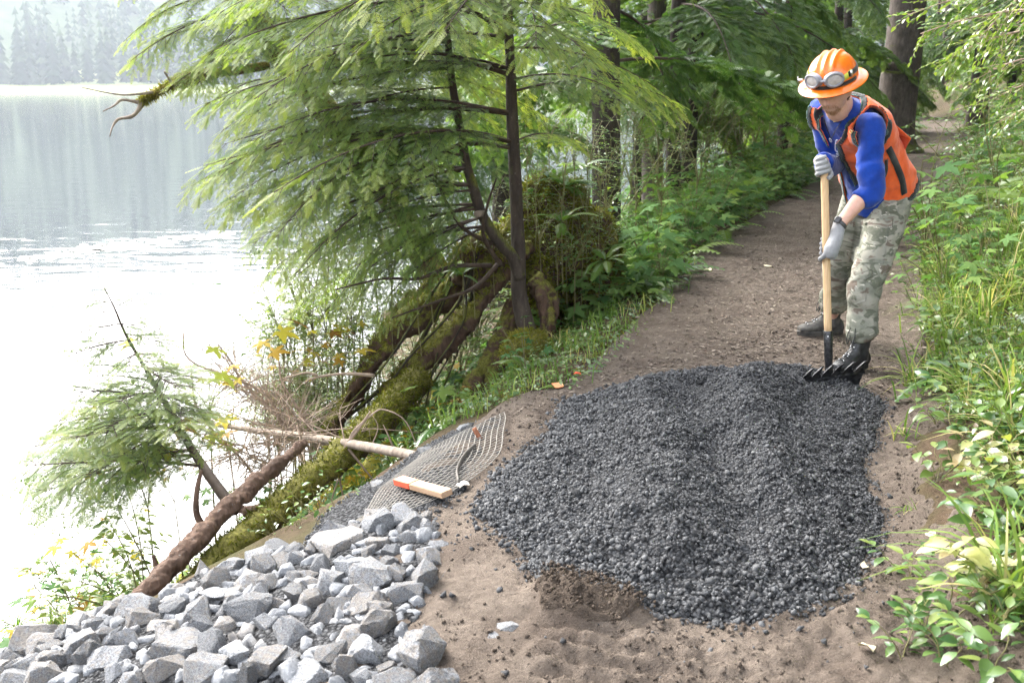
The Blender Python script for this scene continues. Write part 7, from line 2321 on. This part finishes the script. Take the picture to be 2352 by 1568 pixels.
# ------------------------------------------------------------------ gloved hands round the handle
def glove(name, wrist, grip, palm_n, knuckle_dir, seed, thumb_side, wr_r=.033):
    """wrist: end of forearm; grip: point on the handle axis; fingers close round the handle from the palm side"""
    ax = hd
    pn = norm(palm_n - ax * (palm_n @ ax))                 # from handle axis towards the palm
    sd = np.cross(ax, pn)
    parts_ = []
    cen = grip + pn * .034
    fa = norm(cen - wrist)
    k1 = cen + knuckle_dir * .030
    parts_.append(limb([wrist - fa * .045, wrist, wrist * .5 + cen * .5 + pn * .006, cen + pn * .004, k1 + pn * .002], [wr_r + .001, wr_r, .036, .037, .030], 16))
    for i in range(4):
        o_ = knuckle_dir * (.038 - .0235 * i) if thumb_side > 0 else knuckle_dir * (.038 - .0235 * i)
        r0 = .0108 - (.0012 if i == 3 else 0)
        pts = []
        for q, an in enumerate(np.linspace(R(28), R(245 - 14 * i), 7)):
            rr = .031 if q < 6 else .029
            pts.append(grip + o_ + (pn * math.cos(an) + sd * math.sin(an) * thumb_side) * rr - knuckle_dir * .004 * q)
        parts_.append(limb([cen + o_ * .8 + pn * .002] + pts, [.014, r0 + .002, r0 + .001, r0 + .001, r0, r0, r0, r0 - .001], 10))
    tp_ = [cen + knuckle_dir * .0 - sd * .018 * thumb_side, grip + pn * .026 - sd * .030 * thumb_side + knuckle_dir * .022, grip - pn * .004 - sd * .034 * thumb_side + knuckle_dir * .040, grip - pn * .026 - sd * .018 * thumb_side + knuckle_dir * .052]
    parts_.append(limb(tp_, [.017, .014, .0125, .011], 10))
    me, V, Nn = lump_mesh(parts_, .0036, 2, wrinkle(.0014, 40, (1, 1, 1), seed), name)
    me.materials.append(M['glove'])
    o = obj(name, me, man)
    return o
gl = RK0 + (RKT - RK0) * ((.835 - RK0[2]) / (RKT[2] - RK0[2])) - PB
gl = at(1899, 574, 4.955) - PB
glove('glove', WL + (gl - WL) * .12, gl, norm(np.array([.30, -1.0, .15])), -hd, 1, 1)
gr = at(1892, 385, 4.98) - PB
glove('glove', WR + (gr - WR) * .2, gr, norm(WR - gr), -hd, 2, 1)
# watch
wa = norm(WL - EL); wc = WL + wa * .004
b = MB(); a = np.linspace(0, 2 * math.pi, 33)
u = norm(np.cross(wa, [0, 0, 1])); v = np.cross(wa, u)
ring = lambda rr, o_: wc + wa * o_ + np.cos(a)[:, None] * u * rr + np.sin(a)[:, None] * v * rr
k = len(a)
b.add(np.vstack([ring(.0335, -.010), ring(.0365, -.009), ring(.0365, .009), ring(.0335, .010)]), None, [[r_ * k + i, r_ * k + i + 1, (r_ + 1) * k + i + 1, (r_ + 1) * k + i] for r_ in range(3) for i in range(k - 1)])
watch = b.build('watch', [M['flat']('watch_metal', (.05, .05, .055), .3, .5)], man, smooth=True)
wd = norm(at(1926, 520, 4.9) - PB - wc); wd = norm(wd - wa * (wd @ wa)); tow = norm(CAM_P - PB - wc); tow = norm(tow - wa * (tow @ wa)); wd = norm(tow + .6 * np.cross(wa, tow))
bev_box('watch_case', (.018, .015, .006), M['flat']('watch_glass', (.02, .02, .024), .15, .6), watch, np.stack([wa, np.cross(wd, wa), wd], -1), wc + wd * .040, .004)

# ------------------------------------------------------------------ boots
def boot(ank, toe_dir, dusty, lab):
    toe = norm(np.array([toe_dir[0], toe_dir[1], 0])); sd = np.array([-toe[1], toe[0], 0]); z = np.array([0, 0, 1.0])
    g0 = np.array([ank[0], ank[1], GZ_(ank)])
    P = lambda x, h: g0 + toe * x + z * h
    secs = [(P(-.075, .05), .030, .030), (P(-.06, .055), .040, .045), (P(-.02, .06), .042, .05), (P(.04, .058), .042, .045), (P(.10, .050), .046, .036), (P(.15, .045), .049, .031), (P(.185, .042), .044, .027), (P(.21, .038), .030, .020)]
    foot = solid([(c, sd * a_, z * h_) for c, a_, h_ in secs], 20)
    shaft = limb([P(.0, .05), P(-.005, .12), P(-.012, .19), P(-.012, .26), P(-.010, .285)], [.050, .050, .052, .058, .058], 20)
    instep = limb([P(.10, .055), P(.055, .085), P(.025, .125), P(.01, .18)], [.040, .040, .040, .042], 14)
    def dsp(V, Nn):
        return Nn * (.0022 * fbm(V * 18, 3, 4) + .003 * np.exp(-(((V - g0) @ z - .115) / .012) ** 2) * -1)[:, None]
    me, V, Nn = lump_mesh([foot, shaft, instep], .006, 3, dsp, 'boot')
    me.materials.append(M['dusty'] if dusty else M['leather'])
    o = obj('boot', me, man); 
    if lab: o['label'] = lab
    # sole: welt outline with a heel step
    n = 40; a = np.arange(n) * 2 * math.pi / n
    lx = .068 + np.where(np.cos(a) > 0, .150 * np.cos(a), .150 * np.cos(a)); ly = np.sin(a) * (.051 - .006 * np.exp(-((lx - .045) / .04) ** 2))
    b = MB(); rings = []
    for h, e in ((-.004, -.003), (.004, .0), (.020, .0), (.024, .003), (.028, .002), (.030, -.006)):
        rings.append(g0 + (lx * (1 + e / .15))[:, None] * toe + (ly * (1 + e / .05))[:, None] * sd + z * h)
    closed_grid(np.array(rings), b)
    kk = len(rings) * n
    b.add(np.zeros((0, 3))); b.T.append(np.array([[0, i + 1, i] for i in range(1, n - 1)])); b.tm.append(np.zeros(n - 2, np.int32))
    b.build('sole', [M['sole'] if not dusty else M['dusty']], o, smooth=False)
    bv = BVHTree.FromPolygons([tuple(v_) for v_ in V], [tuple(p.vertices) for p in me.polygons])
    b = MB()
    for i in range(7):
        x_, h_ = np.interp(i, [0, 3, 6], [.105, .045, .035]), np.interp(i, [0, 3, 6], [.085, .135, .235])
        e = []
        for s2 in (-1, 1):
            q = g0 + toe * (x_ + .06) + z * (h_ + .02) + sd * .024 * s2
            hp, hn, _, _ = bv.find_nearest(Vector(q)); hp = np.array(hp) + np.array(hn) * .003
            e.append(hp); bh = MB(); bh.box(hp, [.004, .004, .003]); bh.build('lace_hook', [M['steel']], o)
        b.tube([e[0], (e[0] + e[1]) / 2 + toe * .006 + z * .003, e[1]], .0026, 5, 0)
        if i: b.tube([last_e[0], (last_e[0] + e[1]) / 2 + toe * .007, e[1]], .0026, 5, 0)
        last_e = e
    for s2 in (-1, 1):
        q = last_e[0 if s2 < 0 else 1]
        b.tube(curve(np.array([q, q + toe * .03 - z * .02, q + toe * .045 - z * .07 + sd * .01 * s2, q + toe * .05 - z * .11, q + toe * .035 - z * .075, q + toe * .02 - z * .03]), 20), .0026, 5, 0)
    b.build('lace', [M['black']], o, smooth=True)
    return o
def GZ_(p): 
    x, y = p[0] + PB[0], p[1] + PB[1]
    return float(PZ(x, y)) - PB[2]
boot(AL, (-.80, -.60), False, None)
boot(AR, (-.99, -.10), True, 'dusty boot set further back')
